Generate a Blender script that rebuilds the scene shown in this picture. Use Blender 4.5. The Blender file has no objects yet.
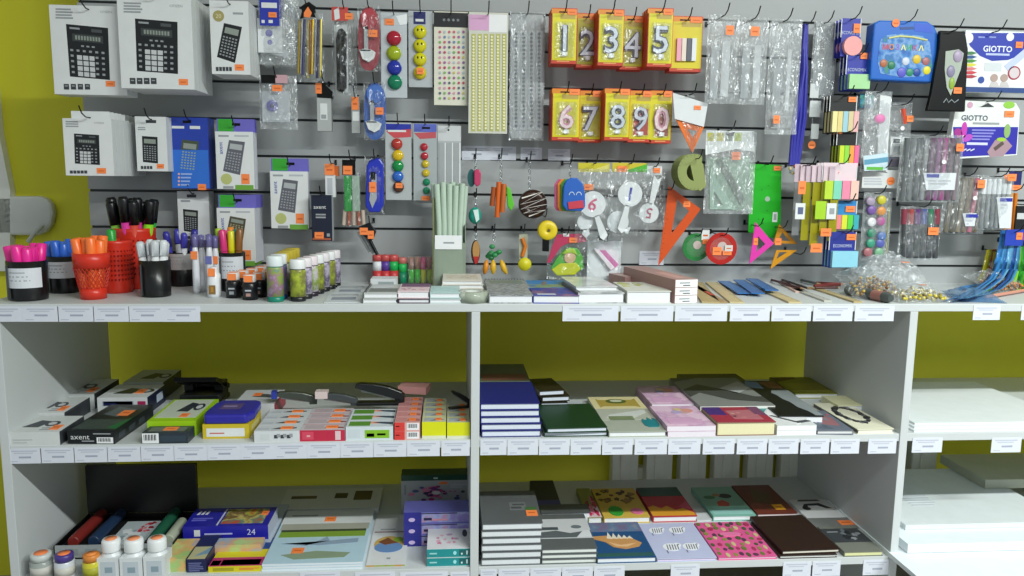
import bpy, math, random
from mathutils import Vector, Matrix
C = bpy.context.scene.collection
R = math.radians
rnd = random.Random(7)
# ---------------------------------------------------------------- camera solution (metres; y runs into the wall, z up, counter top = 0)
FOC = 780.0
CAM = Vector((-0.05143, -1.84616, 0.29618)); PITCH, YAW, ROLL = 0.138223, 0.08003, 0.012625
BAY, TH, Z1, Z2, DEPTH, WALL_Y = 1.10094, 0.0207, -0.33832, -0.67221, 0.558, 0.4025
fwd = Vector((math.sin(YAW)*math.cos(PITCH), math.cos(YAW)*math.cos(PITCH), -math.sin(PITCH)))
_r = Vector((math.cos(YAW), -math.sin(YAW), 0)); _u = _r.cross(fwd)
rt = math.cos(ROLL)*_r + math.sin(ROLL)*_u; up = -math.sin(ROLL)*_r + math.cos(ROLL)*_u
def ray(u, v): return fwd + (u-512)/FOC*rt - (v-288)/FOC*up
def W(u, v, Y): d = ray(u, v); return CAM + d*((Y-CAM.y)/d.y)          # the point of the vertical plane y = Y
def G(u, v, z): d = ray(u, v); return CAM + d*((z-CAM.z)/d.z)          # the point of the level plane z
def SC(P): return (P-CAM).dot(fwd)/FOC                                  # metres to a picture unit there
ORD = 'first second third fourth fifth sixth seventh eighth ninth tenth eleventh twelfth thirteenth fourteenth fifteenth sixteenth seventeenth eighteenth'.split()
# ---------------------------------------------------------------- materials
_mats = {}
def lin(h):
    o = []
    for i in (0, 2, 4):
        c = int(h[i:i+2], 16)/255; o.append(c/12.92 if c <= .04045 else ((c+.055)/1.055)**2.4)
    return o
def M(h, rough=.45, metal=0, alpha=1, var=.06, scale=30, bump=0, bscale=60, spec=.5):
    k = (h, rough, metal, alpha, var, scale, bump, bscale, spec)
    if k in _mats: return _mats[k]
    m = bpy.data.materials.new('surface_'+h); m.use_nodes = True
    nt = m.node_tree; b = nt.nodes['Principled BSDF']
    c = lin(h)
    tc = nt.nodes.new('ShaderNodeTexCoord'); nz = nt.nodes.new('ShaderNodeTexNoise'); nz.inputs['Scale'].default_value = scale; nz.inputs['Detail'].default_value = 3
    mx = nt.nodes.new('ShaderNodeMix'); mx.data_type = 'RGBA'
    mx.inputs[6].default_value = [x*(1-var) for x in c]+[1]; mx.inputs[7].default_value = [min(1, x*(1+var)) for x in c]+[1]
    nt.links.new(tc.outputs['Object'], nz.inputs['Vector']); nt.links.new(nz.outputs['Fac'], mx.inputs[0]); nt.links.new(mx.outputs[2], b.inputs['Base Color'])
    b.inputs['Roughness'].default_value = rough; b.inputs['Metallic'].default_value = metal; b.inputs['Alpha'].default_value = alpha
    b.inputs['Specular IOR Level'].default_value = spec
    if bump:
        n2 = nt.nodes.new('ShaderNodeTexNoise'); n2.inputs['Scale'].default_value = bscale; n2.inputs['Detail'].default_value = 4
        bp = nt.nodes.new('ShaderNodeBump'); bp.inputs['Strength'].default_value = bump; bp.inputs['Distance'].default_value = .01
        nt.links.new(tc.outputs['Object'], n2.inputs['Vector']); nt.links.new(n2.outputs['Fac'], bp.inputs['Height']); nt.links.new(bp.outputs['Normal'], b.inputs['Normal'])
    _mats[k] = m
    return m
def mottled(key, cols, scale=12, rough=.5, detail=3, stretch=(1, 1, 1)):     # a printed picture of blended colour patches
    k = ('mot', key, tuple(cols), scale)
    if k in _mats: return _mats[k]
    m = bpy.data.materials.new('print_'+key); m.use_nodes = True
    nt = m.node_tree; b = nt.nodes['Principled BSDF']; b.inputs['Roughness'].default_value = rough
    tc = nt.nodes.new('ShaderNodeTexCoord'); mp = nt.nodes.new('ShaderNodeMapping'); mp.inputs['Scale'].default_value = stretch
    nz = nt.nodes.new('ShaderNodeTexNoise'); nz.inputs['Scale'].default_value = scale; nz.inputs['Detail'].default_value = detail
    cr = nt.nodes.new('ShaderNodeValToRGB'); n = len(cols)
    el = cr.color_ramp.elements
    while len(el) < n: el.new(.5)
    for i, h in enumerate(cols): el[i].position = .3+.4*i/max(1, n-1); el[i].color = lin(h)+[1]
    nt.links.new(tc.outputs['Object'], mp.inputs[0]); nt.links.new(mp.outputs[0], nz.inputs['Vector']); nt.links.new(nz.outputs['Fac'], cr.inputs[0]); nt.links.new(cr.outputs[0], b.inputs['Base Color'])
    _mats[k] = m
    return m
WHITE = M('e6e9ea', .5); PAPER = M('eef0f2', .7); CARD = M('dfe2e2', .5); INK = M('3a3d42', .6); GREY = M('9a9ea2', .6); LGREY = M('b9bdc4', .7)
BLACK = M('08090a', .4, spec=.25); ORANGE = M('ff8a48', .55); STEEL = M('8d9092', .25, .9); DARKW = M('2b2d2f', .35, .8)
def film(name, clear, haze, bump, bscale, tint='eef3f5'):               # wrinkled clear plastic: mostly see-through, a little milky, glossy
    m = bpy.data.materials.new('clear_film_'+name); m.use_nodes = True; nt = m.node_tree; nt.nodes.remove(nt.nodes['Principled BSDF']); N = nt.nodes.new; L = nt.links.new
    tr, gl, df, m1, m2 = N('ShaderNodeBsdfTransparent'), N('ShaderNodeBsdfGlossy'), N('ShaderNodeBsdfDiffuse'), N('ShaderNodeMixShader'), N('ShaderNodeMixShader')
    tr.inputs[0].default_value = (.96, .97, .97, 1); gl.inputs['Roughness'].default_value = .27; df.inputs[0].default_value = lin(tint)+[1]; gl.inputs[0].default_value = (.95, .97, 1, 1)
    tc, nz, bp = N('ShaderNodeTexCoord'), N('ShaderNodeTexNoise'), N('ShaderNodeBump'); nz.inputs['Scale'].default_value = bscale; nz.inputs['Detail'].default_value = 3; nz.inputs['Distortion'].default_value = 1.2
    bp.inputs['Strength'].default_value = bump; bp.inputs['Distance'].default_value = .05
    mp = N('ShaderNodeMapping'); mp.inputs['Scale'].default_value = (1, 1, .4); mp.inputs['Rotation'].default_value = (0, .35, 0); L(tc.outputs['Object'], mp.inputs[0]); L(mp.outputs[0], nz.inputs['Vector']); L(nz.outputs['Fac'], bp.inputs['Height']); L(bp.outputs['Normal'], gl.inputs['Normal'])
    m1.inputs[0].default_value = haze; L(gl.outputs[0], m1.inputs[1]); L(df.outputs[0], m1.inputs[2])
    m2.inputs[0].default_value = 1-clear; L(tr.outputs[0], m2.inputs[1]); L(m1.outputs[0], m2.inputs[2]); L(m2.outputs[0], nt.nodes['Material Output'].inputs[0])
    return m
BAG = film('thin', .8, .4, 1, 38); BAG2 = film('milky', .68, .4, 1, 34); FILM = film('fine', .9, .12, .8, 30)
CLEAR = M('dce4e4', .08, 0, .35, .03); PAGES = M('e9ebee', .8, 0, 1, .1, 400)
CREAM = M('ecebcb', .8)
# ---------------------------------------------------------------- mesh builder
_txt = {}
def text_mesh(s, off=0.0):
    k = (s, off)
    if k not in _txt:
        cu = bpy.data.curves.new('t', 'FONT'); cu.body = s; cu.size = 1; cu.offset = off; cu.resolution_u = 2
        ob = bpy.data.objects.new('t', cu); C.objects.link(ob)
        bpy.context.view_layer.update()
        me = ob.evaluated_get(bpy.context.evaluated_depsgraph_get()).to_mesh()
        vs = [(v.co.x, v.co.y) for v in me.vertices]; fs = [tuple(p.vertices) for p in me.polygons]
        bpy.data.objects.remove(ob); bpy.data.curves.remove(cu)
        _txt[k] = (vs, fs)
    return _txt[k]
class MB:
    def __init__(s): s.v = []; s.f = []; s.mi = []; s.sm = []; s.mats = []; s.T = None
    def m(s, mat):
        if mat not in s.mats: s.mats.append(mat)
        return s.mats.index(mat)
    def add(s, vs, fs, mat, smooth=False):
        o = len(s.v)
        s.v += [tuple(s.T @ Vector(p)) if s.T else tuple(p) for p in vs]
        ml = mat if isinstance(mat, list) else [mat]*len(fs)
        for f, mm in zip(fs, ml): s.f.append([i+o for i in f]); s.mi.append(s.m(mm)); s.sm.append(smooth)
        return s
    def box(s, x0, x1, y0, y1, z0, z1, mat, front=None, top=None, right=None, left=None):
        vs = [(x, y, z) for z in (z0, z1) for y in (y0, y1) for x in (x0, x1)]
        fs = [(0, 2, 3, 1), (4, 5, 7, 6), (0, 1, 5, 4), (2, 6, 7, 3), (0, 4, 6, 2), (1, 3, 7, 5)]
        return s.add(vs, fs, [mat, top or mat, front or mat, mat, left or mat, right or mat])
    def prism(s, pts, y0, y1, mat, side=None):            # outline in x,z, from y0 (towards the viewer) to y1
        n = len(pts)
        a = sum(pts[i][0]*pts[(i+1) % n][1]-pts[(i+1) % n][0]*pts[i][1] for i in range(n))
        if a < 0: pts = pts[::-1]
        vs = [(x, y0, z) for x, z in pts]+[(x, y1, z) for x, z in pts]
        fs = [tuple(range(n)), tuple(range(2*n-1, n-1, -1))]+[(i, i+n, (i+1) % n+n, (i+1) % n) for i in range(n)]
        return s.add(vs, fs, [mat, side or mat]+[side or mat]*n)
    def slab(s, pts, z0, z1, mat, side=None):             # outline in x,y, from z0 up to z1
        n = len(pts)
        a = sum(pts[i][0]*pts[(i+1) % n][1]-pts[(i+1) % n][0]*pts[i][1] for i in range(n))
        if a < 0: pts = pts[::-1]
        vs = [(x, y, z0) for x, y in pts]+[(x, y, z1) for x, y in pts]
        fs = [tuple(range(n-1, -1, -1)), tuple(range(n, 2*n))]+[(i, (i+1) % n, (i+1) % n+n, i+n) for i in range(n)]
        return s.add(vs, fs, [side or mat, mat]+[side or mat]*n)
    def ring(s, pin, pout, y0, y1, mat):                   # frame between two outlines of equal count (x,z)
        n = len(pin)
        vs = [(x, y0, z) for x, z in pin]+[(x, y0, z) for x, z in pout]+[(x, y1, z) for x, z in pin]+[(x, y1, z) for x, z in pout]
        fs = []
        for i in range(n):
            j = (i+1) % n
            fs += [(i, i+n, j+n, j), (i+2*n, j+2*n, j+3*n, i+3*n), (i+n, i+3*n, j+3*n, j+n), (i, j, j+2*n, i+2*n)]
        return s.add(vs, fs, mat)
    def lathe(s, prof, mat, cx=0, cy=0, n=16, axis='z', c0=0):  # prof = [(r, h)]; mat may be a list per segment
        vs, fs, ms = [], [], []
        for r, h in prof:
            for k in range(n):
                a = 2*math.pi*k/n; p = (r*math.cos(a), r*math.sin(a))
                vs.append((cx+p[0], cy+p[1], h+c0) if axis == 'z' else ((cx+p[0], -h+c0, cy+p[1])))
        for i in range(len(prof)-1):
            for k in range(n):
                fs.append((i*n+k, i*n+(k+1) % n, (i+1)*n+(k+1) % n, (i+1)*n+k)); ms.append(mat[i] if isinstance(mat, list) else mat)
        s.add(vs, fs, ms, True)
        m0, m1 = (mat[0], mat[-1]) if isinstance(mat, list) else (mat, mat)
        o = len(s.v)-len(vs)
        if prof[0][0] > 1e-6: s.f.append([o+k for k in range(n-1, -1, -1)]); s.mi.append(s.m(m0)); s.sm.append(False)
        if prof[-1][0] > 1e-6: b = o+(len(prof)-1)*n; s.f.append([b+k for k in range(n)]); s.mi.append(s.m(m1)); s.sm.append(False)
        return s
    def tube(s, path, r, mat, n=6):
        P = [Vector(p) for p in path]; vs, fs = [], []
        rr = r if isinstance(r, list) else [r]*len(P)
        a0 = None
        for i, p in enumerate(P):
            t = (P[min(i+1, len(P)-1)]-P[max(i-1, 0)]).normalized()
            a = (a0 - t*a0.dot(t)) if a0 else t.orthogonal()
            if a.length < 1e-6: a = t.orthogonal()
            a.normalize(); a0 = a; b = t.cross(a)
            for k in range(n):
                q = 2*math.pi*k/n; vs.append(tuple(p+(a*math.cos(q)+b*math.sin(q))*rr[i]))
        for i in range(len(P)-1):
            for k in range(n): fs.append((i*n+k, i*n+(k+1) % n, (i+1)*n+(k+1) % n, (i+1)*n+k))
        s.add(vs, fs, mat, True)
        return s.add([vs[k] for k in range(n)]+[vs[-n+k] for k in range(n)], [tuple(range(n-1, -1, -1)), tuple(range(n, 2*n))], mat)
    def ball(s, c, rx, ry, rz, mat, n=14, m=8):
        vs, fs = [], []
        for i in range(m+1):
            t = math.pi*i/m
            for k in range(n):
                a = 2*math.pi*k/n; vs.append((c[0]+rx*math.sin(t)*math.cos(a), c[1]+ry*math.sin(t)*math.sin(a), c[2]-rz*math.cos(t)))
        for i in range(m):
            for k in range(n): fs.append((i*n+k, i*n+(k+1) % n, (i+1)*n+(k+1) % n, (i+1)*n+k))
        return s.add(vs, fs, mat, True)
    def text(s, t, x, y, z, h, mat, plane='xz', ang=0, off=0, ext=0, align='C', wide=1):
        vs, fs = text_mesh(t, off)
        if not vs: return s
        x0, x1 = min(p[0] for p in vs), max(p[0] for p in vs); z0, z1 = min(p[1] for p in vs), max(p[1] for p in vs)
        k = h/(z1-z0); ax = {'C': (x0+x1)/2, 'L': x0, 'R': x1}[align]; ca, sa = math.cos(ang), math.sin(ang)
        def q(p, d):
            a, b = (p[0]-ax)*k*wide, (p[1]-(z0+z1)/2)*k
            a, b = a*ca-b*sa, a*sa+b*ca
            return (x+a, y-d, z+b) if plane == 'xz' else ((x+a, y+b, z+d) if plane == 'xy' else (x+d, y+a, z+b))
        s.add([q(p, ext) for p in vs], fs, mat)
        if ext:
            edge = {}
            for f in fs:
                for i in range(len(f)):
                    e = (f[i], f[(i+1) % len(f)]); edge[e] = 1
            es = [e for e in edge if (e[1], e[0]) not in edge]
            for a, b in es: s.add([q(vs[a], ext), q(vs[b], ext), q(vs[b], 0), q(vs[a], 0)], [(0, 1, 2, 3)], mat)
        return s
    def pillow(s, x0, x1, z0, z1, y, t, mat, seed=0, nx=9, nz=12, taper=0):   # a puffed, creased plastic bag
        q = random.Random(seed); vs, fs = [], []
        for side in (-1, 1):
            for j in range(nz+1):
                for i in range(nx+1):
                    a, b = i/nx, j/nz
                    bul = (math.sin(math.pi*a)*math.sin(math.pi*b))**.6 if 0 < a < 1 and 0 < b < 1 else 0
                    e = 0 if i in (0, nx) or j in (0, nz) else q.uniform(-.22, .22)
                    w = 1-taper*(1-b)
                    vs.append(((x0+x1)/2+(a-.5)*(x1-x0)*w+q.uniform(-1, 1)*.012*(x1-x0)*(side < 0), y+side*t*.5*max(0, bul+e*.7), z0+b*(z1-z0)))
        n1 = (nx+1)*(nz+1)
        for sd in (0, 1):
            for j in range(nz):
                for i in range(nx):
                    f = [sd*n1+j*(nx+1)+i, sd*n1+j*(nx+1)+i+1, sd*n1+(j+1)*(nx+1)+i+1, sd*n1+(j+1)*(nx+1)+i]
                    fs.append(tuple(f if sd == 0 else f[::-1]))
        return s.add(vs, fs, mat, False)
    def build(s, name, parent=None, loc=None, bevel=0, rotz=0):
        me = bpy.data.meshes.new(name); me.from_pydata(s.v, [], s.f)
        for mt in s.mats: me.materials.append(mt)
        me.polygons.foreach_set('material_index', s.mi); me.polygons.foreach_set('use_smooth', s.sm); me.update()
        o = bpy.data.objects.new(name, me); C.objects.link(o)
        if parent: o.parent = parent
        if loc is not None: o.location = loc
        if rotz: o.rotation_euler = (0, 0, rotz)
        if bevel:
            b = o.modifiers.new('edge', 'BEVEL'); b.width = bevel; b.segments = 2; b.limit_method = 'ANGLE'
        return o
def tag(o, label, cat, group=None, kind=None):
    if label: o['label'] = label
    if cat: o['category'] = cat
    if group: o['group'] = group
    if kind: o['kind'] = kind
    return o
def children(o): return [c for c in bpy.data.objects if c.parent == o]
def dup(o, loc, label, group=None, rotz=None):
    c = o.copy(); C.objects.link(c); c.location = loc; c['label'] = label
    if group: c['group'] = group
    if rotz is not None: c.rotation_euler = (0, 0, rotz)
    for a in children(o):
        b = a.copy(); C.objects.link(b); b.parent = c
        for g in children(a): d = g.copy(); C.objects.link(d); d.parent = b
    return c
# a thing standing or hanging in a plane that faces the viewer; outlines are read off at its true depth Y
class Item:
    def __init__(s, name, label, cat, u, v, Y, group=None):
        s.name, s.label, s.cat, s.group, s.Y = name, label, cat, group, Y
        s.P = W(u, v, Y); s.s = SC(s.P); s.o = None; s.u, s.v = u, v
    def L(s, u, v): q = W(u, v, s.Y)-s.P; return (q.x, q.z)
    def root(s, mb=None, bevel=0):
        if s.o is None:
            if mb: s.o = mb.build(s.name, None, s.P, bevel)
            else:
                s.o = bpy.data.objects.new(s.name, None); C.objects.link(s.o); s.o.location = s.P; s.o.empty_display_size = .02
            tag(s.o, s.label, s.cat, s.group)
        return s.o
    def part(s, name, mb, label=None, parent=None, bevel=0):
        o = mb.build(name, parent or s.root(), None, bevel)
        if label: o['label'] = label
        return o
    def R4(s, u0, v0, u1, v1):
        cx, cz = s.L((u0+u1)/2, (v0+v1)/2); w, h = (u1-u0)*s.s/2, (v1-v0)*s.s/2
        return cx-w, cx+w, cz-h, cz+h
    def rect(s, m, u0, v0, u1, v1, y0, y1, mat, **k): a = s.R4(u0, v0, u1, v1); return m.box(a[0], a[1], y0, y1, a[2], a[3], mat, **k)
    def poly(s, m, pts, y0, y1, mat, side=None): return m.prism([s.L(u, v) for u, v in pts], y0, y1, mat, side)
    def disc(s, m, u, v, r, y0, y1, mat, n=18, side=None):
        x, z = s.L(u, v); r *= s.s
        return m.prism([(x+r*math.cos(2*math.pi*k/n), z+r*math.sin(2*math.pi*k/n)) for k in range(n)], y0, y1, mat, side)
    def oval(s, m, u, v, rx, rz, y0, y1, mat, n=18, side=None, rot=0):
        x, z = s.L(u, v); rx *= s.s; rz *= s.s; c, d = math.cos(rot), math.sin(rot)
        q = [(rx*math.cos(2*math.pi*k/n), rz*math.sin(2*math.pi*k/n)) for k in range(n)]
        return m.prism([(x+a*c-b*d, z+a*d+b*c) for a, b in q], y0, y1, mat, side)
    def text(s, m, t, u, v, h, y, mat, **k): x, z = s.L(u, v); return m.text(t, x, y, z, h*s.s, mat, **k)
    def ball(s, m, u, v, rx, rz, ry, mat, y=0): x, z = s.L(u, v); return m.ball((x, y, z), rx*s.s, ry*s.s, rz*s.s, mat)
    def bars(s, m, u0, v0, u1, v1, n, y, mat, seed=1):
        q = random.Random(seed); d = (v1-v0)/n
        for i in range(n): s.rect(m, u0, v0+i*d, u0+(u1-u0)*q.uniform(.7, 1), v0+(i+.55)*d, y, y+.0002, mat)
    def tube(s, m, pts, r, mat, n=6): return m.tube([(s.L(u, v)[0], y, s.L(u, v)[1]) for u, v, y in pts], r*s.s, mat, n)
    def bag(s, m, u0, v0, u1, v1, t, mat=BAG, seed=0, y=0, taper=0): a = s.R4(u0, v0, u1, v1); return m.pillow(a[0], a[1], a[2], a[3], y, t, mat, seed, taper=taper)
    def sticker(s, u0, v0, u1, v1, y, parent=None, round_=False, mat=None):
        m = MB()
        if round_: s.disc(m, (u0+u1)/2, (v0+v1)/2, (u1-u0)/2, y-.0008, y-.0002, mat or ORANGE, 14)
        else: s.rect(m, u0, v0, u1, v1, y-.0008, y-.0002, mat or ORANGE)
        w = (u1-u0); h = (v1-v0)
        s.rect(m, u0+w*.18, v0+h*.45, u1-w*.2, v0+h*.62, y-.001, y-.0008, M('d4662a', .6))
        return s.part('price_sticker', m, 'orange price sticker' if mat is None else None, parent)
    def hook(s, short, u=None, v=None, ext=.045, front=.0):
        p = s.P if u is None else W(u, v, s.Y)
        hook_at(p.x, p.z, s.Y-front-ext, short)
    def stack(s, n, dy, fmt, dz=0, dx=0):
        for i in range(1, n): dup(s.root(), s.P+Vector((dx*i, dy*i, dz*i)), fmt.format(ORD[i]), s.group)
def hook_at(x, z, ytip, short):
    m = MB(); y = WALL_Y-.001
    m.tube([(0, 0, 0), (0, ytip+.02-y, -.002), (0, ytip-y, .006), (0, ytip-.012-y, .022)], .0016, DARKW, 6)
    m.box(-.003, .003, -.002, .0, -.004, .01, DARKW)
    o = m.build('wire_hook', None, (x, y, z)); tag(o, 'dark wire hook carrying the '+short, 'hook', 'wire hooks on the slatted panel')
# a thing lying on a level surface; a = share of the width, b = share of the depth, c = share of the height
class Flat:
    def __init__(s, name, label, cat, u0, u1, vf, vt, vb, z, yaw=0, group=None, depth=None, y=None, th=None, lift=0):
        a, b = G(u0, vf, z), G(u1, vf, z)
        if y is not None: a, b = W(u0, vf, y), W(u1, vf, y); a.z = b.z = z
        if a.y < .004: a.y = .004
        s.w = (b.x-a.x)/max(.5, math.cos(R(yaw))); sc = SC(Vector(((a.x+b.x)/2, a.y, z)))
        if th is None: th = (W((u0+u1)/2, vt, y).z-z) if y is not None else (vf-vt)*sc
        s.th = max(.002, th)
        if depth is None:
            um = (u0+u1)/2; q = ray(um, vb)
            depth = G(um, vb, z+s.th).y-a.y
        s.d = max(.02, min(depth, .55-a.y)); s.s = sc; s.P = Vector((a.x, a.y, z+lift)); s.yaw = R(yaw); s.o = None
        s.name, s.label, s.cat, s.group = name, label, cat, group
    def root(s, mb=None, bevel=0):
        if s.o is None:
            if mb: s.o = mb.build(s.name, None, s.P, bevel, s.yaw)
            else:
                s.o = bpy.data.objects.new(s.name, None); C.objects.link(s.o); s.o.location = s.P; s.o.rotation_euler = (0, 0, s.yaw); s.o.empty_display_size = .02
            tag(s.o, s.label, s.cat, s.group)
        return s.o
    def part(s, name, mb, label=None, parent=None, bevel=0):
        o = mb.build(name, parent or s.root(), None, bevel)
        if label: o['label'] = label
        return o
    def block(s, m, mat, **k): return m.box(0, s.w, 0, s.d, 0, s.th, mat, **k)
    def top(s, m, a0, b0, a1, b1, mat, h=.0004): return m.box(a0*s.w, a1*s.w, b0*s.d, b1*s.d, s.th, s.th+h, mat)
    def tpoly(s, m, pts, mat, h=.0005): return m.slab([(a*s.w, b*s.d) for a, b in pts], s.th+.00005, s.th+h, mat)
    def toval(s, m, a, b, ra, rb, mat, h=.0006, n=14): return m.slab([((a+ra*math.cos(2*math.pi*k/n))*s.w, (b+rb*math.sin(2*math.pi*k/n))*s.d) for k in range(n)], s.th+.00005, s.th+h, mat)
    def ttext(s, m, t, a, b, h, mat, d=.0008): return m.text(t, a*s.w, b*s.d, s.th+d, h*s.d, mat, plane='xy')
    def front(s, m, a0, c0, a1, c1, mat, h=.0004): return m.box(a0*s.w, a1*s.w, -h, 0, c0*s.th, c1*s.th, mat)
    def ftext(s, m, t, a, c, h, mat, **k): return m.text(t, a*s.w, -.0008, c*s.th, h*s.th, mat, **k)
    def right(s, m, b0, c0, b1, c1, mat): return m.box(s.w, s.w+.0004, b0*s.d, b1*s.d, c0*s.th, c1*s.th, mat)
    def bars(s, m, a0, b0, a1, b1, n, mat, seed=1):
        q = random.Random(seed); d = (b1-b0)/n
        for i in range(n): s.top(m, a0, b0+i*d, a0+(a1-a0)*q.uniform(.65, 1), b0+(i+.5)*d, mat, .0009)
    def fbars(s, m, a0, c0, a1, c1, n, mat, seed=1):
        q = random.Random(seed); d = (c1-c0)/n
        for i in range(n): s.front(m, a0, c0+i*d, a0+(a1-a0)*q.uniform(.65, 1), c0+(i+.5)*d, mat, .0009)
    def code(s, m, a0, c0, a1, c1, bg=PAPER):
        s.front(m, a0, c0, a1, c1, bg, .0005); n = 9; w = (a1-a0)*.8/n
        for i in range(n): s.front(m, a0+(a1-a0)*.1+i*w, c0+(c1-c0)*.3, a0+(a1-a0)*.1+i*w+w*(.35+.3*(i % 2)), c1-(c1-c0)*.12, INK, .0009)
    def sticker(s, a0, b0, a1, b1, face='top', mat=None):
        m = MB(); mt = mat or ORANGE; r = M('d4662a', .6)
        if face == 'top': s.top(m, a0, b0, a1, b1, mt, .0012); s.top(m, a0+(a1-a0)*.2, b0+(b1-b0)*.4, a1-(a1-a0)*.2, b0+(b1-b0)*.6, r, .0015)
        else: s.front(m, a0, b0, a1, b1, mt, .0012); s.front(m, a0+(a1-a0)*.2, b0+(b1-b0)*.4, a1-(a1-a0)*.2, b0+(b1-b0)*.6, r, .0015)
        return s.part('price_sticker', m, 'orange price sticker')
def blob(s, m, pts_seed, a0, b0, a1, b1, n, mats, r=.06):                    # scattered printed motifs on a cover
    q = random.Random(pts_seed)
    for i in range(n):
        a, b = q.uniform(a0, a1), q.uniform(b0, b1); k = q.uniform(.6, 1.2)*r
        t = q.uniform(0, 6.28); pts = [(a+k*(1+.35*math.sin(3*j+t))*math.cos(j*.6283*1), b+k*.8*(1+.35*math.sin(2*j+t))*math.sin(j*.6283)) for j in range(10)]
        s.tpoly(m, [(min(.98, max(.02, x)), min(.98, max(.02, y))) for x, y in pts], mats[i % len(mats)], .0006+.00005*i)
# ================================================================ the setting
OLIVE = M('dad62a', .6, 0, 1, .05, 4); SHELF = M('c9cecf', .45, 0, 1, .03, 6)
m = MB(); m.box(-3.2, 3.4, .66, .74, -1.0, 1.9, OLIVE); tag(m.build('wall_back'), 'olive green painted wall behind the shelving', 'wall', kind='structure')
m = MB(); m.box(-3.2, 3.4, -4.2, .74, -1.06, -1.0, M('8b8a86', .5, 0, 1, .08, 3)); tag(m.build('floor'), 'grey shop floor below the shelving', 'floor', kind='structure')
m = MB(); m.box(-3.2, 3.4, -4.2, .74, 1.9, 1.96, M('e8e8e4', .8)); tag(m.build('ceiling'), 'white shop ceiling', 'ceiling', kind='structure')
# slatted display panel
SLAT = M('a6aaab', .5, 0, 1, .03, 5); x0, x1 = -1.0442, 1.75; m = MB(); z0 = .05223
zs = [0]+[z0+.1*k for k in range(9)]+[.95]
for i in range(len(zs)-1):
    a, b = zs[i]+(.0035 if i else .0), zs[i+1]-.0035
    m.box(x0, x1, WALL_Y, WALL_Y+.012, a, b, SLAT)
m.box(x0, x1, WALL_Y+.01, WALL_Y+.016, 0, .95, M('3f4344', .5))
o = m.build('wall_slatted'); tag(o, 'grey slatted display panel standing on the counter', 'wall panel', kind='structure')
m = MB()
for x in (-.8, .2, 1.3): m.box(x-.03, x+.03, WALL_Y+.016, .66, .05, .9, M('6f7375', .6))
tag(m.build('trim_1'), 'upright battens fixing the slatted panel to the wall', 'batten', kind='structure')
# pale upright at the far left
m = MB(); a = W(-30, 200, .63)
m.prism([(a.x, 0.0), (W(11, 285, .63).x, 0.0), (W(10, 190, .63).x, W(10, 190, .63).z), (W(-1, 135, .63).x, W(-1, 135, .63).z), (W(-10, 90, .63).x, 1.2), (a.x, 1.2)], .63, .659, M('dcdfd8', .5))
tag(m.build('trim_2'), 'pale upright casing at the end of the olive wall', 'casing', kind='structure')
# worktop
m = MB(); m.box(-BAY-.02, 2.3, 0, DEPTH, -.0195, 0, SHELF)
tag(m.build('worktop', bevel=.0015), 'long light grey counter top carrying the pens, albums and rulers', 'worktop')
# shelving below it
un = bpy.data.objects.new('shelving_unit', None); C.objects.link(un); un.location = (0, 0, -1.0); un.empty_display_size = .1
tag(un, 'open white shelving unit with two tiers under the counter', 'shelving')
def up_panel(x, name):
    m = MB(); m.box(x, x+TH, 0, DEPTH, 0, 1.0-.0197, SHELF); return m.build(name, un, None, .001)
for x, n in ((-BAY, 'side_panel'), (0, 'divider'), (BAY, 'divider'), (2*BAY-.02, 'side_panel')): up_panel(x, n)
for i in range(3):
    xa, xb = -BAY+TH+i*BAY, -BAY+(i+1)*BAY
    if i == 2: xb -= .02
    for z in (Z1, Z2):
        m = MB(); m.box(xa+.0003, xb-.0003, .003, DEPTH, z-.02+1.0, z+1.0, SHELF); m.build('shelf', un, None, .001)
# radiator behind the shelving
rd = bpy.data.objects.new('radiator', None); C.objects.link(rd); rd.location = (.25, .6, -1.0); tag(rd, 'white ribbed radiator glimpsed between the lower shelves', 'radiator')
RW = M('f2f4e8', .4); n = 10; xa = W(611, 470, .6).x; step = W(645, 470, .6).x-xa
for k in range(n):
    m = MB(); x = xa+k*step-.25; w = step*.76
    m.box(x, x+w, -.018, .03, .1, .53, RW); m.box(x+w*.3, x+w*.7, -.024, -.018, .12, .51, RW); m.build('rib', rd, None, .006)
m = MB(); xx = xa-.25
m.tube([(xx, .01, .14), (xx+n*step, .01, .14)], .014, RW, 10); m.tube([(xx, .01, .49), (xx+n*step, .01, .49)], .014, RW, 10)
m.box(xx+.1, xx+.13, .03, .059, .3, .34, RW); m.box(xx+n*step-.2, xx+n*step-.17, .03, .059, .3, .34, RW)
for fx in (.08, n*step-.12): m.box(xx+fx, xx+fx+.03, -.01, .02, 0, .14, RW)
m.build('pipe', rd)
# white rounded wall fixture at the left
it = Item('wall_dispenser', 'white rounded plastic housing with a small lever on the olive wall', 'dispenser', 28, 195, .642)
m = MB(); pts = [(-2, 196), (40, 196), (48, 198), (53, 204), (55, 213), (53, 224), (47, 232), (40, 235), (-2, 235)]
it.poly(m, pts, -.012, .017, M('c9cdc8', .35)); it.root(m, .008)
m = MB(); it.tube(m, [(46, 225, -.022), (40, 233, -.035), (35, 241, -.04)], 2.2, M('b7bbb6', .35), 8); it.part('lever', m)
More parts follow.
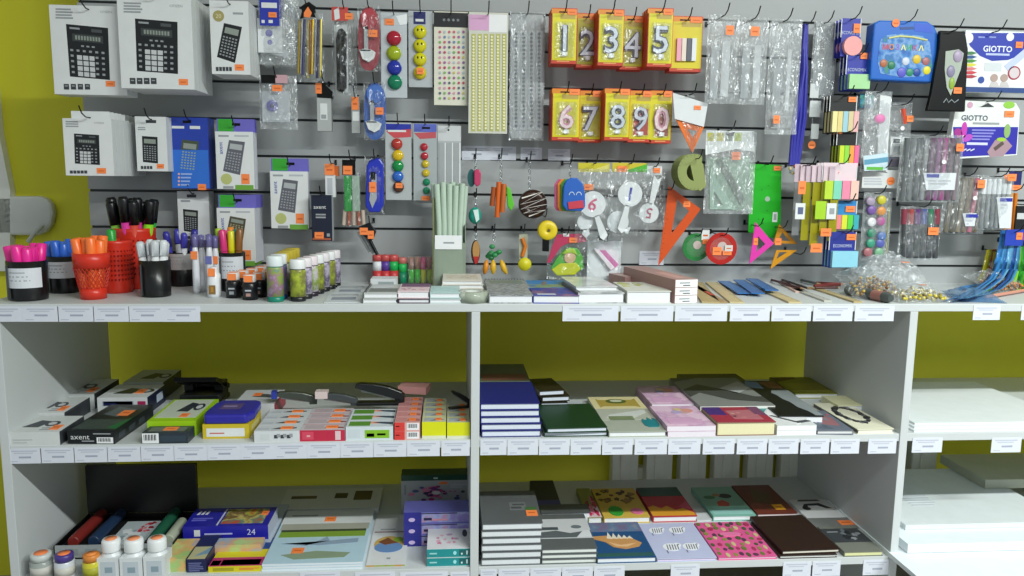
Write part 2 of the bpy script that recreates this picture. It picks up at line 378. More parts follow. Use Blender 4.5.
# ---------------------------------------------------------------- price labels along the edges
TXT = M('bdc2cf', .8); LAB = M('d9dde8', .6)
def price_label(u0, u1, vt, vb, y, label, group, thick=.0012):
    it = Item('price_label', label, 'price label', (u0+u1)/2, (vt+vb)/2, y, group); m = MB()
    it.rect(m, u0, vt, u1, vb, -thick, 0, LAB); w, h = u1-u0, vb-vt; y = -thick-.0003
    it.rect(m, u0+w*.12, vt+h*.14, u1-w*.12, vt+h*.22, y, -thick, TXT); it.rect(m, u0+w*.2, vt+h*.28, u1-w*.25, vt+h*.34, y, -thick, TXT)
    it.rect(m, u0+w*.34, vt+h*.52, u1-w*.3, vt+h*.64, y, -thick, M('a3a9ba', .8)); it.rect(m, u0+w*.08, vt+h*.82, u0+w*.3, vt+h*.88, y, -thick, TXT)
    it.root(m); return it
def label_row(us, f, y, where, group):
    n = len(us)
    for i, (a, b) in enumerate(us):
        vt, vb = f((a+b)/2)
        price_label(a+.35, b-.35, vt, vb, y, 'price label, '+ORD[i]+' from left on the '+where if n > 1 else 'white price label on the '+where, group)
def span(a, b, n): d = (b-a)/n; return [(a+i*d, a+(i+1)*d) for i in range(n)]
label_row([(-12, 22)]+span(23, 200, 5), lambda u: (306.3, 321.8), -.0002, 'counter edge under the pen cups', 'price labels on the counter edge')
label_row([(562, 619)]+span(620, 728, 2)+span(729, 895, 4)[:4], lambda u: (305.8, 321.2), -.0002, 'counter edge below the albums and rulers', 'price labels on the counter edge')
label_row([(972, 1001), (1020, 1050)], lambda u: (305.3, 320.0), -.0002, 'counter edge below the plastic bags', 'price labels on the counter edge')
label_row(span(8, 440, 13), lambda u: (448.6-.0185*u, 464.2-.0185*u), .0028, 'middle shelf edge below the stapler boxes', 'price labels on the middle shelf edge')
label_row([(441, 470)], lambda u: (440.5, 456), .0028, 'middle shelf edge just before the divider', 'price labels on the middle shelf edge')
label_row([(480, 507)]+span(507, 633, 4)+span(634, 701, 2)+[(702, 735)]+span(736, 799, 2)+span(799.5, 860, 2)+[(867, 897)], lambda u: (438.8, 455.3-(u-480)*.004), .0028, 'middle shelf edge below the books', 'price labels on the middle shelf edge')
label_row([(911, 943), (990, 1022)], lambda u: (437.4, 452.6), .0028, 'middle shelf edge below the white paper', 'price labels on the middle shelf edge')
label_row([(300, 340), (355, 395), (400, 448), (450, 470)], lambda u: (571.5, 588), .0028, 'bottom shelf edge below the paint boxes', 'price labels on the bottom shelf edge')
label_row([(480, 497)]+span(498, 625, 4)+[(670, 700)]+span(782, 841, 2)+[(862, 891)], lambda u: (569.2-(u-475)*.0245, 585-(u-475)*.0245), .0028, 'bottom shelf edge below the notebooks', 'price labels on the bottom shelf edge')
for a, b, t, c, l in ((462, 490, 146, 160, 'beside the pearl strips'), (490, 516, 146.5, 160, 'beneath the silver strips'), (520.5, 542, 147.5, 159.5, 'above the donut key ring'), (548, 570, 149, 160.5, 'below the number six candle'), (639, 664, 251, 265, 'beside the tip of the orange set square')):
    price_label(a, b, t, c, WALL_Y-.0005, 'white price label on the slatted panel '+l, 'price labels on the slatted panel')
# ================================================================ the slatted panel, left half
SILV = M('bfc3c6', .3, .5); CALC = M('15181b', .4); KEY = M('c9ccce', .5); LCD = M('8f978f', .4); NAVY = M('1c2466', .45); ROYAL = M('2333a5', .45)
GREEN = M('35a52d', .5); LILAC = M('6c66c0', .5); BODYGREY = M('5f616a', .45)
def calc_print(it, m, q, y, kind):                       # picture of a calculator: q = four corners, left top first
    (a, b, c, d) = q
    def P(s, t): return (a[0]*(1-s)*(1-t)+b[0]*s*(1-t)+c[0]*s*t+d[0]*(1-s)*t, a[1]*(1-s)*(1-t)+b[1]*s*(1-t)+c[1]*s*t+d[1]*(1-s)*t)
    def pr(s0, t0, s1, t1, mat, dy): it.poly(m, [P(s0, t0), P(s1, t0), P(s1, t1), P(s0, t1)], y-dy-.0002, y-dy, mat)
    body = {'desk': CALC, 'sci': CALC, 'grey': BODYGREY, 'olive': M('45503c', .5), 'brown': M('4f4a35', .5)}[kind]
    pr(0, 0, 1, 1, body, 0)
    if kind == 'desk':
        pr(.08, .05, .32, .085, GREY, .0003); pr(.6, .05, .85, .11, M('4b4f52'), .0003)
        pr(.13, .17, .87, .31, M('3a4140'), .0003)
        for k in range(9): pr(.2+.07*k, .2, .245+.07*k, .28, LCD, .0006)
        for r in range(5):
            for k in range(6):
                t = .47+.105*r; s = .06+.152*k
                big = k in (1, 2, 3) and r > 0
                pr(s, t, s+(.125 if big else .07), t+(.085 if big else .04), KEY if big else GREY, .0003)
        for k in range(3): pr(.33+.13*k, .38, .4+.13*k, .41, GREY, .0003)
    else:
        pr(.12, .1, .88, .27, LCD if kind != 'grey' else M('aeb3b5'), .0003)
        kc = {'sci': GREY, 'grey': M('9ea1a8'), 'olive': M('9aa68c'), 'brown': M('b0ab8c')}[kind]
        for r in range(7):
            for k in range(5): pr(.1+.17*k, .36+.085*r, .2+.17*k, .4+.085*r, kc, .0003)
def calc_box(name_, label, u0, v0, u1, v1, Y, n, dy, kind, q, extra=None, stick=None, th=None, bmat=CARD, sidemat=None, tab=None, fmt=None, short='calculator boxes', group='boxed calculators on hooks', front=None):
    it = Item(name_, label, 'calculator box', (u0+u1)/2, v0, Y, group); m = MB(); th = th or dy*.92
    it.rect(m, u0, v0, u1, v1, 0, th, bmat, right=sidemat or M('cfd3d4', .55))
    if tab: it.rect(m, u0+tab[0], v0-tab[1], u1-tab[0], v0, th*.5-.0006, th*.5+.0006, tab[2])
    calc_print(it, m, q, 0, kind)
    if extra: extra(it, m)
    it.root(m)
    if stick: it.sticker(*stick, 0)
    p = it.P; hook_at(p.x, p.z-.004+(tab[1]*.5*it.s if tab else 0), Y-.035, short)
    if n > 1: it.stack(n, dy, fmt)
    return it
def cz1(it, m):
    it.bars(m, 56, 8.5, 75, 20, 4, -.0004, GREY, 3); it.text(m, 'CITIZEN', 106, 12, 2.2, -.0004, GREY)
    for k in range(4): it.rect(m, 64+7*k, 84, 69+7*k, 89.5, -.0006, 0, INK); it.rect(m, 65+7*k, 85.5, 68+7*k, 86.5, -.0009, 0, GREY)
calc_box('calculator_box', 'large white desktop calculator box nearest the olive wall, front of its hook', 53, 7, 124, 94, .20, 2, .034, 'desk', [(66, 24), (108, 28), (110, 80), (70, 76.5)], cz1, (106, 81, 115, 86.5), tab=None,
         fmt='large white calculator box {} from the front on the hook nearest the olive wall', short='calculator boxes nearest the olive wall')
def cz2(it, m):
    it.bars(m, 124, 2.5, 146, 14, 4, -.0004, GREY, 4); it.text(m, 'CITIZEN', 176, 6, 2.4, -.0004, GREY)
    for k in range(4): it.rect(m, 130+7*k, 78, 135.5+7*k, 84, -.0006, 0, INK); it.rect(m, 131+7*k, 80, 134+7*k, 81, -.0009, 0, GREY)
calc_box('calculator_box', 'largest white desktop calculator box with black calculator, front of a five box hook', 120, -4, 192, 88, .17, 5, .03, 'desk', [(135, 18.5), (177.5, 22), (178, 74), (137, 71)], cz2, (179, 79, 188, 85),
         fmt='large white calculator box {} from the front on the five box hook', short='five large calculator boxes')
def cz3(it, m):
    it.disc(m, 218.5, 16, 5.5, -.0005, 0, M('b0a468', .4, .3)); it.text(m, '20', 218.5, 16, 4, -.0007, M('e4dfb8')); it.rect(m, 233, 12.5, 243, 14.5, -.0004, 0, GREY)
    for k in range(5): it.rect(m, 216+3.3*k, 67, 218.6+3.3*k, 71, -.0005, 0, INK)
calc_box('calculator_box', 'white box with tilted pocket calculator and gold round badge, front of its hook', 211, 2, 249, 73.5, .20, 4, .026, 'sci', [(224, 23), (242, 27), (235, 63), (217, 57)], cz3, (235, 64.5, 244, 70.5),
         fmt='white pocket calculator box {} from the front behind the gold badge box', short='gold badge calculator boxes')
def cz4(it, m):
    it.bars(m, 66, 121, 79, 128, 3, -.0004, GREY, 5); it.text(m, 'CITIZEN', 99, 123, 1.8, -.0004, GREY)
    for k in range(5): it.rect(m, 70+3.6*k, 170.5, 72.8+3.6*k, 173.5, -.0005, 0, INK)
calc_box('calculator_box', 'small white desktop calculator box in the second row, front of nine', 65, 119, 112, 175.5, .17, 9, .023, 'desk', [(74, 133.5), (99, 135), (100, 165), (75, 163.5)], cz4, (97, 168, 106, 173.5), tab=(5, 8, CARD),
         fmt='small white calculator box, {} from the front of the nine box hook', short='nine small calculator boxes')
def cz5(it, m):
    it.rect(m, 146, 120, 156, 123, -.0005, 0, INK); it.bars(m, 138, 127, 146, 131, 2, -.0004, GREY, 5)
    for k in range(4): it.rect(m, 141+3*k, 166, 143.3+3*k, 169, -.0005, 0, INK)
calc_box('calculator_box', 'narrow white pocket calculator box beside the blue calculator box, front of four', 136.5, 117, 166.5, 171, .26, 4, .024, 'sci', [(142, 136), (157.5, 137), (158, 163.5), (143, 162)], cz5, (157, 164, 164, 168.5),
         fmt='narrow white calculator box, {} from the front beside the blue calculator box', short='narrow calculator boxes')
BLUEBOX = M('2440a8', .35)
def cz6(it, m):
    it.rect(m, 172, 150, 208.5, 188, -.0004, 0, M('2e6fd0', .35)); it.rect(m, 172, 126, 184, 128.5, -.0007, 0, CARD); it.rect(m, 190, 126, 200, 129, -.0007, 0, CARD); it.rect(m, 183, 120.5, 191, 123, -.0007, 0, BLACK)
    for k in range(4): it.disc(m, 179, 174+3.6*k, 1.1, -.001, 0, M('e8b0a8')); it.rect(m, 181, 173.3+3.6*k, 192-k, 174.8+3.6*k, -.0009, 0, M('9fb4e4'))
calc_box('calculator_box', 'bright blue calculator box with green-grey calculator picture, front of two', 171.5, 118, 208.5, 188.5, .30, 2, .03, 'olive', [(182, 139.5), (199, 141.5), (196, 173), (178.5, 171)], cz6, (198, 184, 206, 190), bmat=BLUEBOX, sidemat=M('2a3a8c', .4),
         fmt='bright blue calculator box, {} from the front of its hook', short='blue calculator boxes')
def hdr(dx, dv, cor=None):
    def f(it, m):
        u0, v0 = it.hd
        it.rect(m, u0, v0-13, u0+37, v0, .006, .0075, LILAC); it.rect(m, u0+1, v0-13, u0+16, v0-1, .0055, .006, GREEN); it.rect(m, u0+15, v0-9, u0+23, v0-6.5, .0052, .006, BLACK)
        it.rect(m, u0+2, v0+3, u0+12, v0+4.8, -.0005, 0, GREY); it.rect(m, u0+18, v0+3, u0+32, v0+4.8, -.0005, 0, LGREY)
        it.text(m, 'axent', u0+4.6, v0+16, 3, -.0006, ROYAL, ang=math.pi/2)
        it.rect(m, u0+19, v0+53, u0+37, v0+58, -.0006, 0, M('6ea63c')); it.disc(m, u0+10, v0+47, 5.5, -.0005, 0, M('b9bf77')); it.rect(m, u0+7, v0+54, u0+17, v0+56.5, -.0005, 0, GREY)
    return f
def axent(label, u0, v0, Y, n, dy, q, short, fmt, kind='grey', h=57):
    it = Item('calculator_box', label, 'calculator box', u0+18, v0, Y, 'boxed calculators on hooks'); it.hd = (u0, v0); m = MB()
    it.rect(m, u0, v0, u0+37, v0+h, 0, dy*.9, CARD, right=M('cdd0da', .5)); hdr(0, 0)(it, m); calc_print(it, m, q, 0, kind); it.root(m)
    it.sticker(u0+25, v0+42, u0+33, v0+52, 0)
    hook_at(it.P.x+.002, it.P.z+.018, Y-.02, short)
    if n > 1: it.stack(n, dy, fmt)
axent('white calculator box with green and purple hanger, beside the blue calculator box', 216.5, 132, .29, 2, .02, [(229, 140), (245, 142), (240, 175), (223, 171)], 'green and purple topped boxes beside the blue one', 'second white box behind the green and purple topped box beside the blue one')
axent('white calculator box with green and purple hanger, highest one alone beside the smiley pens', 271, 171.5, .33, 1, .022, [(283, 179), (298, 181), (295, 213), (278, 210)], 'lone green and purple topped calculator box', '')
axent('white calculator box with brown calculator picture standing behind the highlighter cup, front of six', 218, 208, .30, 6, .015, [(230, 216), (246, 219), (243, 240), (226, 236)], 'boxes behind the highlighter cup', 'white calculator box behind the highlighter cup, {} from the front', 'brown', 55)
def cz7(it, m): it.rect(m, 187, 194.5, 196, 197.5, -.0005, 0, INK); it.rect(m, 181, 200, 190, 202, -.0004, 0, GREY); it.rect(m, 182, 236, 190, 239, -.0004, 0, INK)
calc_box('calculator_box', 'narrow white calculator box hanging low behind the blue pen cup, front of two', 178.5, 191.5, 209, 240, .345, 2, .024, 'sci', [(183, 209), (198, 210.5), (198, 233), (184, 231)], cz7, None,
         fmt='narrow white calculator box behind the blue pen cup, {} from the front', short='boxes behind the blue pen cup')
# ---- hanging packs between the calculators and the sheets of stickers
it = Item('drawing_set_bag', 'clear bag of white drawing tools with a royal blue header card', 'stationery pack', 271, 0, .29); m = MB()
it.bag(m, 259, -6, 295, 64, .045, BAG2, 3); it.root(m)
m = MB(); it.rect(m, 259, 20, 283, 53, -.012, -.010, WHITE); it.disc(m, 270, 34, 3.5, -.0125, -.012, LILAC); it.disc(m, 271, 43, 2.5, -.0125, -.012, LILAC)
it.poly(m, [(262, 40), (290, 52), (288, 58), (262, 52)], -.008, -.006, M('cdd2d6', .3)); it.part('insert', m)
m = MB(); it.rect(m, 262, -6, 281, 27, -.026, -.024, ROYAL); it.rect(m, 264, 5, 279, 10, -.0265, -.026, CARD); it.rect(m, 264, 22, 267, 25, -.0265, -.026, CARD); it.rect(m, 271, 22, 275, 25, -.0265, -.026, CARD); h = it.part('header_card', m)
it.sticker(271, 14.5, 279, 19.5, -.027, h)
hook_at(it.P.x, it.P.z+.012, .25, 'drawing tool bags'); it.stack(3, .03, 'clear bag of drawing tools, {} from the front behind the blue header card')
it = Item('drawing_set_bag', 'clear bag with purple round ring and black and pink header', 'stationery pack', 278, 76, .29); m = MB()
it.bag(m, 260, 76, 297, 129, .045, BAG2, 5); it.root(m)
m = MB(); it.disc(m, 273, 106, 5.5, -.01, -.008, LILAC); it.disc(m, 273, 106, 2.2, -.0105, -.01, M('2c2d60')); it.rect(m, 263, 92, 290, 122, -.006, -.005, M('c9cfd6', .3)); it.part('insert', m)
m = MB(); it.rect(m, 263, 76, 277, 84, -.021, -.02, BLACK); it.rect(m, 277, 76, 289, 84, -.021, -.02, M('c9a0a8')); h = it.part('header_card', m); it.sticker(274, 86, 284, 92, -.021, h)
hook_at(it.P.x, it.P.z-.004, .25, 'purple ring bag')
it = Item('tinsel_pack', 'black star-topped pack of gold and silver glitter pens', 'stationery pack', 308, 6, .30); m = MB(); q = random.Random(4)
for k in range(9):
    u = 299+k*2.7; mt = [M('d8b43a', .25, .6), SILV, M('3b3a66', .4), M('d9c86a', .3, .4), M('c07a3a', .3, .5)][k % 5]
    it.tube(m, [(u+1, 20, -.004*(k % 3)), (u+q.uniform(-1, 1), 76+q.uniform(-3, 3), -.006*(k % 3))], 1.3, mt, 6)
it.part('pens', m); m = MB()
it.poly(m, [(302, 8), (306, 5), (310, 3), (314, 6), (317, 8), (315, 13), (317, 19), (309, 17), (301, 20), (303, 13)], -.016, -.012, BLACK); it.poly(m, [(309, 8), (313, 14), (311, 19), (305, 18), (305, 14)], -.0165, -.016, ORANGE); it.part('header_card', m)
m = MB(); it.bag(m, 298, 14, 324, 82, .03, FILM, 6); it.part('wrapper', m); it.hook('glitter pens')
def slim(name, label, cat, u0, v0, u1, v1, Y, draw, short, group=None):
    it = Item(name, label, cat, (u0+u1)/2, v0, Y, group); draw(it); it.hook(short); return it
def d(it):
    m = MB(); it.rect(m, 318, 98, 332, 131, -.012, .012, M('aeb2b2', .4), right=M('8a8e8e')); it.rect(m, 321, 104, 328, 120, -.0125, -.012, CARD); it.rect(m, 322, 115, 327, 119, -.013, -.0125, GREY); it.root(m)
    m = MB(); it.poly(m, [(316, 84), (321, 81), (333, 92), (333, 99), (318, 98)], -.013, .01, BLACK); it.part('cap', m); it.sticker(316.5, 84, 322.5, 94, -.014)
slim('sharpener_box', 'grey boxed refill with black slanted cap beneath the glitter pens', 'stationery pack', 317, 82, 333, 131, .33, d, 'black capped grey refill')
def d(it):
    m = MB(); it.rect(m, 352, 97, 360, 133, -.008, .008, M('a4a8a8', .4)); it.rect(m, 353, 112, 359.5, 121, -.0085, -.008, CARD); it.root(m); it.sticker(352, 97.5, 359, 110, -.009)
slim('refill_box', 'slim grey refill box with orange sticker beside the blue cutter pack', 'stationery pack', 352, 97, 360, 133, .35, d, 'slim grey refill box')
def d(it):
    m = MB(); it.rect(m, 335, 21, 348, 92, -.004, 0, M('d6dadb', .4)); it.part('backing_card', m)
    m = MB(); it.poly(m, [(339, 31), (343, 29.5), (347, 34), (347, 88), (343, 93), (338, 91), (337, 40)], -.018, -.004, BLACK); it.rect(m, 341, 40, 342.5, 84, -.0185, -.018, M('2a2d2f')); it.part('handle', m)
    m = MB(); it.rect(m, 333, 9, 349, 22, -.0215, -.020, M('c94a44', .4)); it.poly(m, [(335, 12), (340, 9), (341, 20), (336, 22)], -.022, -.0215, CARD); h = it.part('header_card', m); it.sticker(346, 15, 354, 21, -.022, h)
    m = MB(); it.bag(m, 333, 20, 357, 96, .036, FILM, 8, -.012); it.part('wrapper', m)
slim('utility_knife_pack', 'black utility knife in a clear pack with red and white header', 'stationery pack', 333, 9, 357, 96, .31, d, 'black knife pack')
def cutter(label, cu, v0, v1, col, dark, Y, st, short):
    it = Item('ribbon_cutter_pack', label, 'stationery pack', cu, v0, Y); h = v1-v0; m = MB()
    pts = [(cu+11*math.sin(t)*(1 if abs(math.cos(t)) < .98 else 1), (v0+v1)/2-h/2*math.copysign(abs(math.cos(t))**.55, math.cos(t))) for t in [2*math.pi*k/20 for k in range(20)]]
    it.poly(m, pts, -.003, 0, col, dark); it.root(m)
    m = MB(); it.rect(m, cu-4.5, v0+h*.32, cu-.5, v0+h*.66, -.012, -.003, SILV); it.poly(m, [(cu-9, v0+h*.68), (cu-3, v0+h*.66), (cu+3, v0+h*.68), (cu+7, v0+h*.72), (cu+5, v0+h*.82), (cu, v0+h*.87), (cu-6, v0+h*.82)], -.014, -.003, CARD); it.rect(m, cu-8, v0+h*.68, cu+2, v0+h*.70, -.0145, -.014, DARKW); it.part('blade', m)
    m = MB(); it.oval(m, cu, v0+h*.2, 8, h*.16, -.012, -.003, dark); it.part('cap', m); it.sticker(*st, -.016)
    m = MB(); it.bag(m, cu-11, v0, cu+11, v1, .03, FILM, 9, -.004); it.part('wrapper', m); it.hook(short)
cutter('red rounded pack with pale round-tipped blade beside the four large magnets', 369, 7, 71, M('a03a44', .35), M('b5434d', .3), .32, (369, 31, 378, 38), 'red rounded pack')
cutter('blue rounded pack with pale round-tipped blade below the red one', 375, 83, 140, M('3f66b4', .35), M('4a74c4', .3), .33, (376, 108, 384, 115), 'upper blue rounded pack')
def d(it):
    m = MB(); it.poly(m, [(370, 160), (380, 158), (384, 164), (384, 205), (380, 212), (370, 212), (366, 206), (367, 166)], -.016, 0, M('2434b4', .3)); it.root(m, .004)
    m = MB(); it.poly(m, [(373, 174), (377, 174), (377.5, 198), (373, 208), (370, 200)], -.019, -.016, SILV); it.rect(m, 371.5, 172, 376, 180, -.0195, -.016, DARKW); it.part('blade', m); it.sticker(370, 182, 377, 192, -.02)
    m = MB(); it.bag(m, 365, 157, 385, 214, .03, FILM, 10, -.006); it.part('wrapper', m)
slim('compass_pack', 'deep blue pouch with a silver compass beside the five magnets card', 'stationery pack', 367, 158, 384, 212, .33, d, 'deep blue pouch')
def d(it):
    m = MB(); it.rect(m, 326, 175, 336, 197, -.01, .01, CARD, right=M('b2b5b5')); it.rect(m, 328, 178, 333, 194, -.0105, -.01, LGREY); it.root(m); m = MB(); it.rect(m, 334, 166, 339, 176, -.006, .006, M('e2702c')); it.part('cap', m); it.sticker(325.5, 164, 335, 175, -.012)
slim('eraser_pen', 'short white eraser stick with orange sticker above the navy box', 'eraser', 325, 163, 340, 197, .34, d, 'white eraser stick')
def d(it):
    for k in range(2):
        m = MB(); it.rect(m, 345+8*k, 176, 352+8*k, 211, -.012, -.002, [M('1f9a3c', .3), M('9fb4a4', .3)][k]); it.part('handle', m)
    m = MB(); q = random.Random(2)
    for k in range(5): it.tube(m, [(345+4.5*k, 210, -.005), (344+5*k, 225, -.005)], 2, M('a8583a' if k % 2 else 'c9b8a8', .4), 6)
    it.part('tip', m); m = MB(); it.rect(m, 343, 160, 356, 175, -.016, -.014, BLACK); h = it.part('header_card', m); it.sticker(344, 166, 353, 174.5, -.017, h)
    m = MB(); it.bag(m, 343, 172, 361, 227, .03, FILM, 12, -.006); it.part('wrapper', m)
slim('brush_pack', 'green handled glue brushes with brown tips in a black topped pack', 'stationery pack', 343, 159, 360, 226, .33, d, 'green brushes')
def d(it):
    m = MB(); it.rect(m, 313, 195, 333, 240.5, -.02, .012, M('141c33', .4), right=M('aab0b4')); it.text(m, 'axent', 321, 207, 3, -.0205, CARD); it.bars(m, 317, 213.5, 327, 219, 2, -.0205, GREY, 2); it.rect(m, 328, 233, 331, 236, -.0205, -.02, GREY); it.rect(m, 314, 237.5, 332, 239.5, -.0205, -.02, M('a8583a')); it.root(m); it.sticker(316, 231.5, 325, 238, -.021)
slim('lead_box', 'dark navy hanging box with white lettering above the glitter jars', 'stationery pack', 313, 194, 333, 240, .32, d, 'navy box')
def d(it):
    for k in range(3):
        m = MB(); it.tube(m, [(358+5*k, 232+k, -.01*k), (370+4*k, 252+k, -.01*k)], 1.8, [SILV, GREY, DARKW][k], 6); it.part('leg', m)
    m = MB(); it.poly(m, [(360, 226), (370, 222), (377, 231), (374, 239), (365, 236)], -.03, -.012, DARKW); it.part('hinge', m)
    it.sticker(361, 227, 369, 234, -.031); it.sticker(369, 230, 375, 238, -.031)
slim('drawing_compass', 'metal drawing compasses with black hinges and orange stickers over the highlighter box', 'compass', 366, 223, 376, 255, .32, d, 'metal compasses')
# ---- magnets, smileys, sheets
def dome_card(label, u0, v0, u1, v1, Y, domes, head, card, stick, short, name='magnet_card', gl=.12):
    it = Item(name, label, 'magnet pack', (u0+u1)/2, v0, Y); m = MB(); it.rect(m, u0, v0, u1, v1, 0, .002, card); head(it, m); it.root(m, .0008)
    for (u, v, r, c) in domes:
        m = MB(); x, z = it.L(u, v); rr = r*it.s
        m.lathe([(rr, 0), (rr, rr*.25), (rr*.9, rr*.5), (rr*.6, rr*.72), (0, rr*.8)], M(c, gl, 0, 1, .02), x, z, 20, 'y', -.0005)
        if name == 'smiley_card':
            for a in (-.3, .3): it.oval(m, u+a*r, v-r*.2, r*.1, r*.2, -rr*.86, -rr*.62, BLACK)
            it.tube(m, [(u-.5*r, v+.25*r, -rr*.66), (u-.25*r, v+.48*r, -rr*.66), (u, v+.55*r, -rr*.68), (u+.25*r, v+.48*r, -rr*.66), (u+.5*r, v+.25*r, -rr*.66)], r*.07, BLACK, 5)
        it.part('magnet', m)
    if stick: it.sticker(*stick)
    it.hook(short)
def h1(it, m): it.rect(m, 384, 16, 406, 25, -.0004, 0, M('c5cdd2', .3)); it.poly(m, [(396, 16), (407, 14), (407, 24), (400, 25)], -.0006, 0, M('eef2f4'))
dome_card('silver card with four large round magnets, red, lime, blue and green', 381, 14, 407, 97, .33, [(394, 38.5, 7.4, 'a82034'), (394, 53.5, 7.4, '9fb020'), (394.5, 68, 7.4, '2333a0'), (395, 82.5, 7.4, '0f7a58')], h1, M('cfd6da', .25, .3), (385, 19, 394, 25, -.0015), 'four large magnets')
def h2(it, m): it.rect(m, 413.5, 12, 425.5, 24, -.0005, 0, NAVY); it.rect(m, 415.5, 19, 423.5, 21.5, -.0008, 0, CARD)
dome_card('grey card with four yellow smiley magnets and a navy label', 408.5, 12, 432.5, 86.5, .35, [(420, 32, 6.6, 'd6cf1c'), (420, 46, 6.6, 'd6cf1c'), (420, 59.5, 6.6, 'd6cf1c'), (420, 73, 6.6, 'd9c51c')], h2, M('b9bec2', .4), (417, 69, 424, 75, -.02), 'smiley magnets', 'smiley_card')
def h3(it, m): it.rect(m, 386, 124, 411, 130, -.0004, 0, ROYAL); it.poly(m, [(386, 131), (411, 129), (411, 137), (394, 138)], -.0006, 0, M('c94a52')); it.rect(m, 388, 130, 406, 132, -.0008, 0, CARD)
dome_card('grey card with five round magnets running from red to black', 385.5, 123, 411.5, 200, .33, [(397, 144, 5.6, 'b23a32'), (398, 155.5, 5.6, 'dcb81c'), (398, 166, 5.8, '178a46'), (398, 176.5, 5.6, '2f66c0'), (398.5, 187, 5.6, '5a3a2c')], h3, M('b4babb', .4), (396, 183, 403, 188, -.016), 'five magnets')
def h4(it, m): it.rect(m, 414, 124, 436.5, 132, -.0004, 0, M('5a68c0')); it.poly(m, [(414, 133), (436, 132), (436, 138), (420, 139)], -.0006, 0, M('c0545c')); it.rect(m, 422, 127, 430, 129, -.0008, 0, BLACK)
dome_card('grey card with six small magnets, two red, two yellow, two green', 413.5, 124, 437, 200.5, .33, [(424, 147, 3.8, 'b02838'), (424.5, 156, 3.8, 'b02838'), (425.5, 164, 3.8, 'cdb428'), (426, 173, 3.8, 'cdb428'), (426.5, 182, 3.6, '14825a'), (426.5, 190.5, 3.6, '14825a')], h4, M('a9b1b3', .4), (421.5, 196, 430, 200.5, -.0015), 'six small magnets')
it = Item('sticker_sheet', 'cream sheet of small coloured rhinestones under a black header', 'sticker sheet', 451, 13, .34); m = MB()
it.rect(m, 434, 13, 468, 104.5, 0, .003, M('dedccb', .5)); it.rect(m, 434, 13, 468, 27, -.0006, 0, M('1c1d20', .35)); it.text(m, '* * * *', 451, 20, 3, -.0009, LGREY); q = random.Random(11)
cs = ['c0506a', '7fb06a', '6f8fb8', 'd7a0b4', '8a6a9c', 'c8c070', '5a6a78', 'd06a7a', 'b8c4cc', 'a86aa0']
for r in range(14):
    for k in range(6): it.disc(m, 440+4.7*k, 32+5.1*r, 1.35, -.0022, 0, M(q.choice(cs), .25), 7)
it.root(m); it.hook('rhinestone sheet'); it.stack(3, .005, 'cream rhinestone sheet, {} from the front under the black header')
it = Item('sticker_sheet', 'long sheet of cream half pearl strips with a pink top', 'sticker sheet', 488, 14, .32); m = MB()
it.rect(m, 468.5, 14, 508, 133, 0, .002, M('cfd0c4', .4)); it.rect(m, 469, 15, 489, 30, -.0004, 0, M('dba9cf', .3)); it.rect(m, 489, 15, 507, 32, -.0004, 0, M('f2f3f4', .2))
for k in range(6):
    it.rect(m, 471.2+6.1*k, 35, 475.6+6.1*k, 131, -.0005, 0, M('b9b76a', .4))
    for r in range(30): it.disc(m, 473.4+6.1*k, 37+3.15*r, 1.25, -.0022, -.0005, M('f1efc4', .2), 6)
it.root(m); it.hook('half pearl sheet')
it = Item('sticker_sheet', 'long sheet of silver rhinestone strips in clear film', 'sticker sheet', 527, 14, .33); m = MB()
it.rect(m, 510, 16, 544, 138, 0, .002, M('aeb2b4', .35, .2))
for k in range(4):
    it.rect(m, 513+7.7*k, 32, 519+7.7*k, 130, -.001, 0, M('c6cacc', .25, .5))
    for r in range(24): it.disc(m, 516+7.7*k, 34+4*r, 1.7, -.0024, -.001, M('8f9496', .15, .7), 5)
it.root(m); m = MB(); it.bag(m, 509, 14, 545, 140, .014, BAG, 14); it.part('wrapper', m); it.hook('silver strip sheet')
it = Item('bead_strip_card', 'grey card of clear bead strips above the pale green glue sticks', 'sticker sheet', 449, 126, .34); m = MB()
it.rect(m, 437.5, 126, 461, 190, 0, .002, M('b5b9bb', .35)); it.rect(m, 438, 126, 461, 141, -.0005, 0, M('cfd2d4', .3)); it.disc(m, 448.5, 130, 1, -.001, 0, BLACK, 8)
for k in range(3): it.rect(m, 439+7.3*k, 143, 444.5+7.3*k, 188, -.0015, 0, M('a6abad', .3)); it.rect(m, 444.6+7.3*k, 143, 445.7+7.3*k, 188, -.002, 0, M('eceeee', .3))
it.root(m); it.hook('clear bead strips')
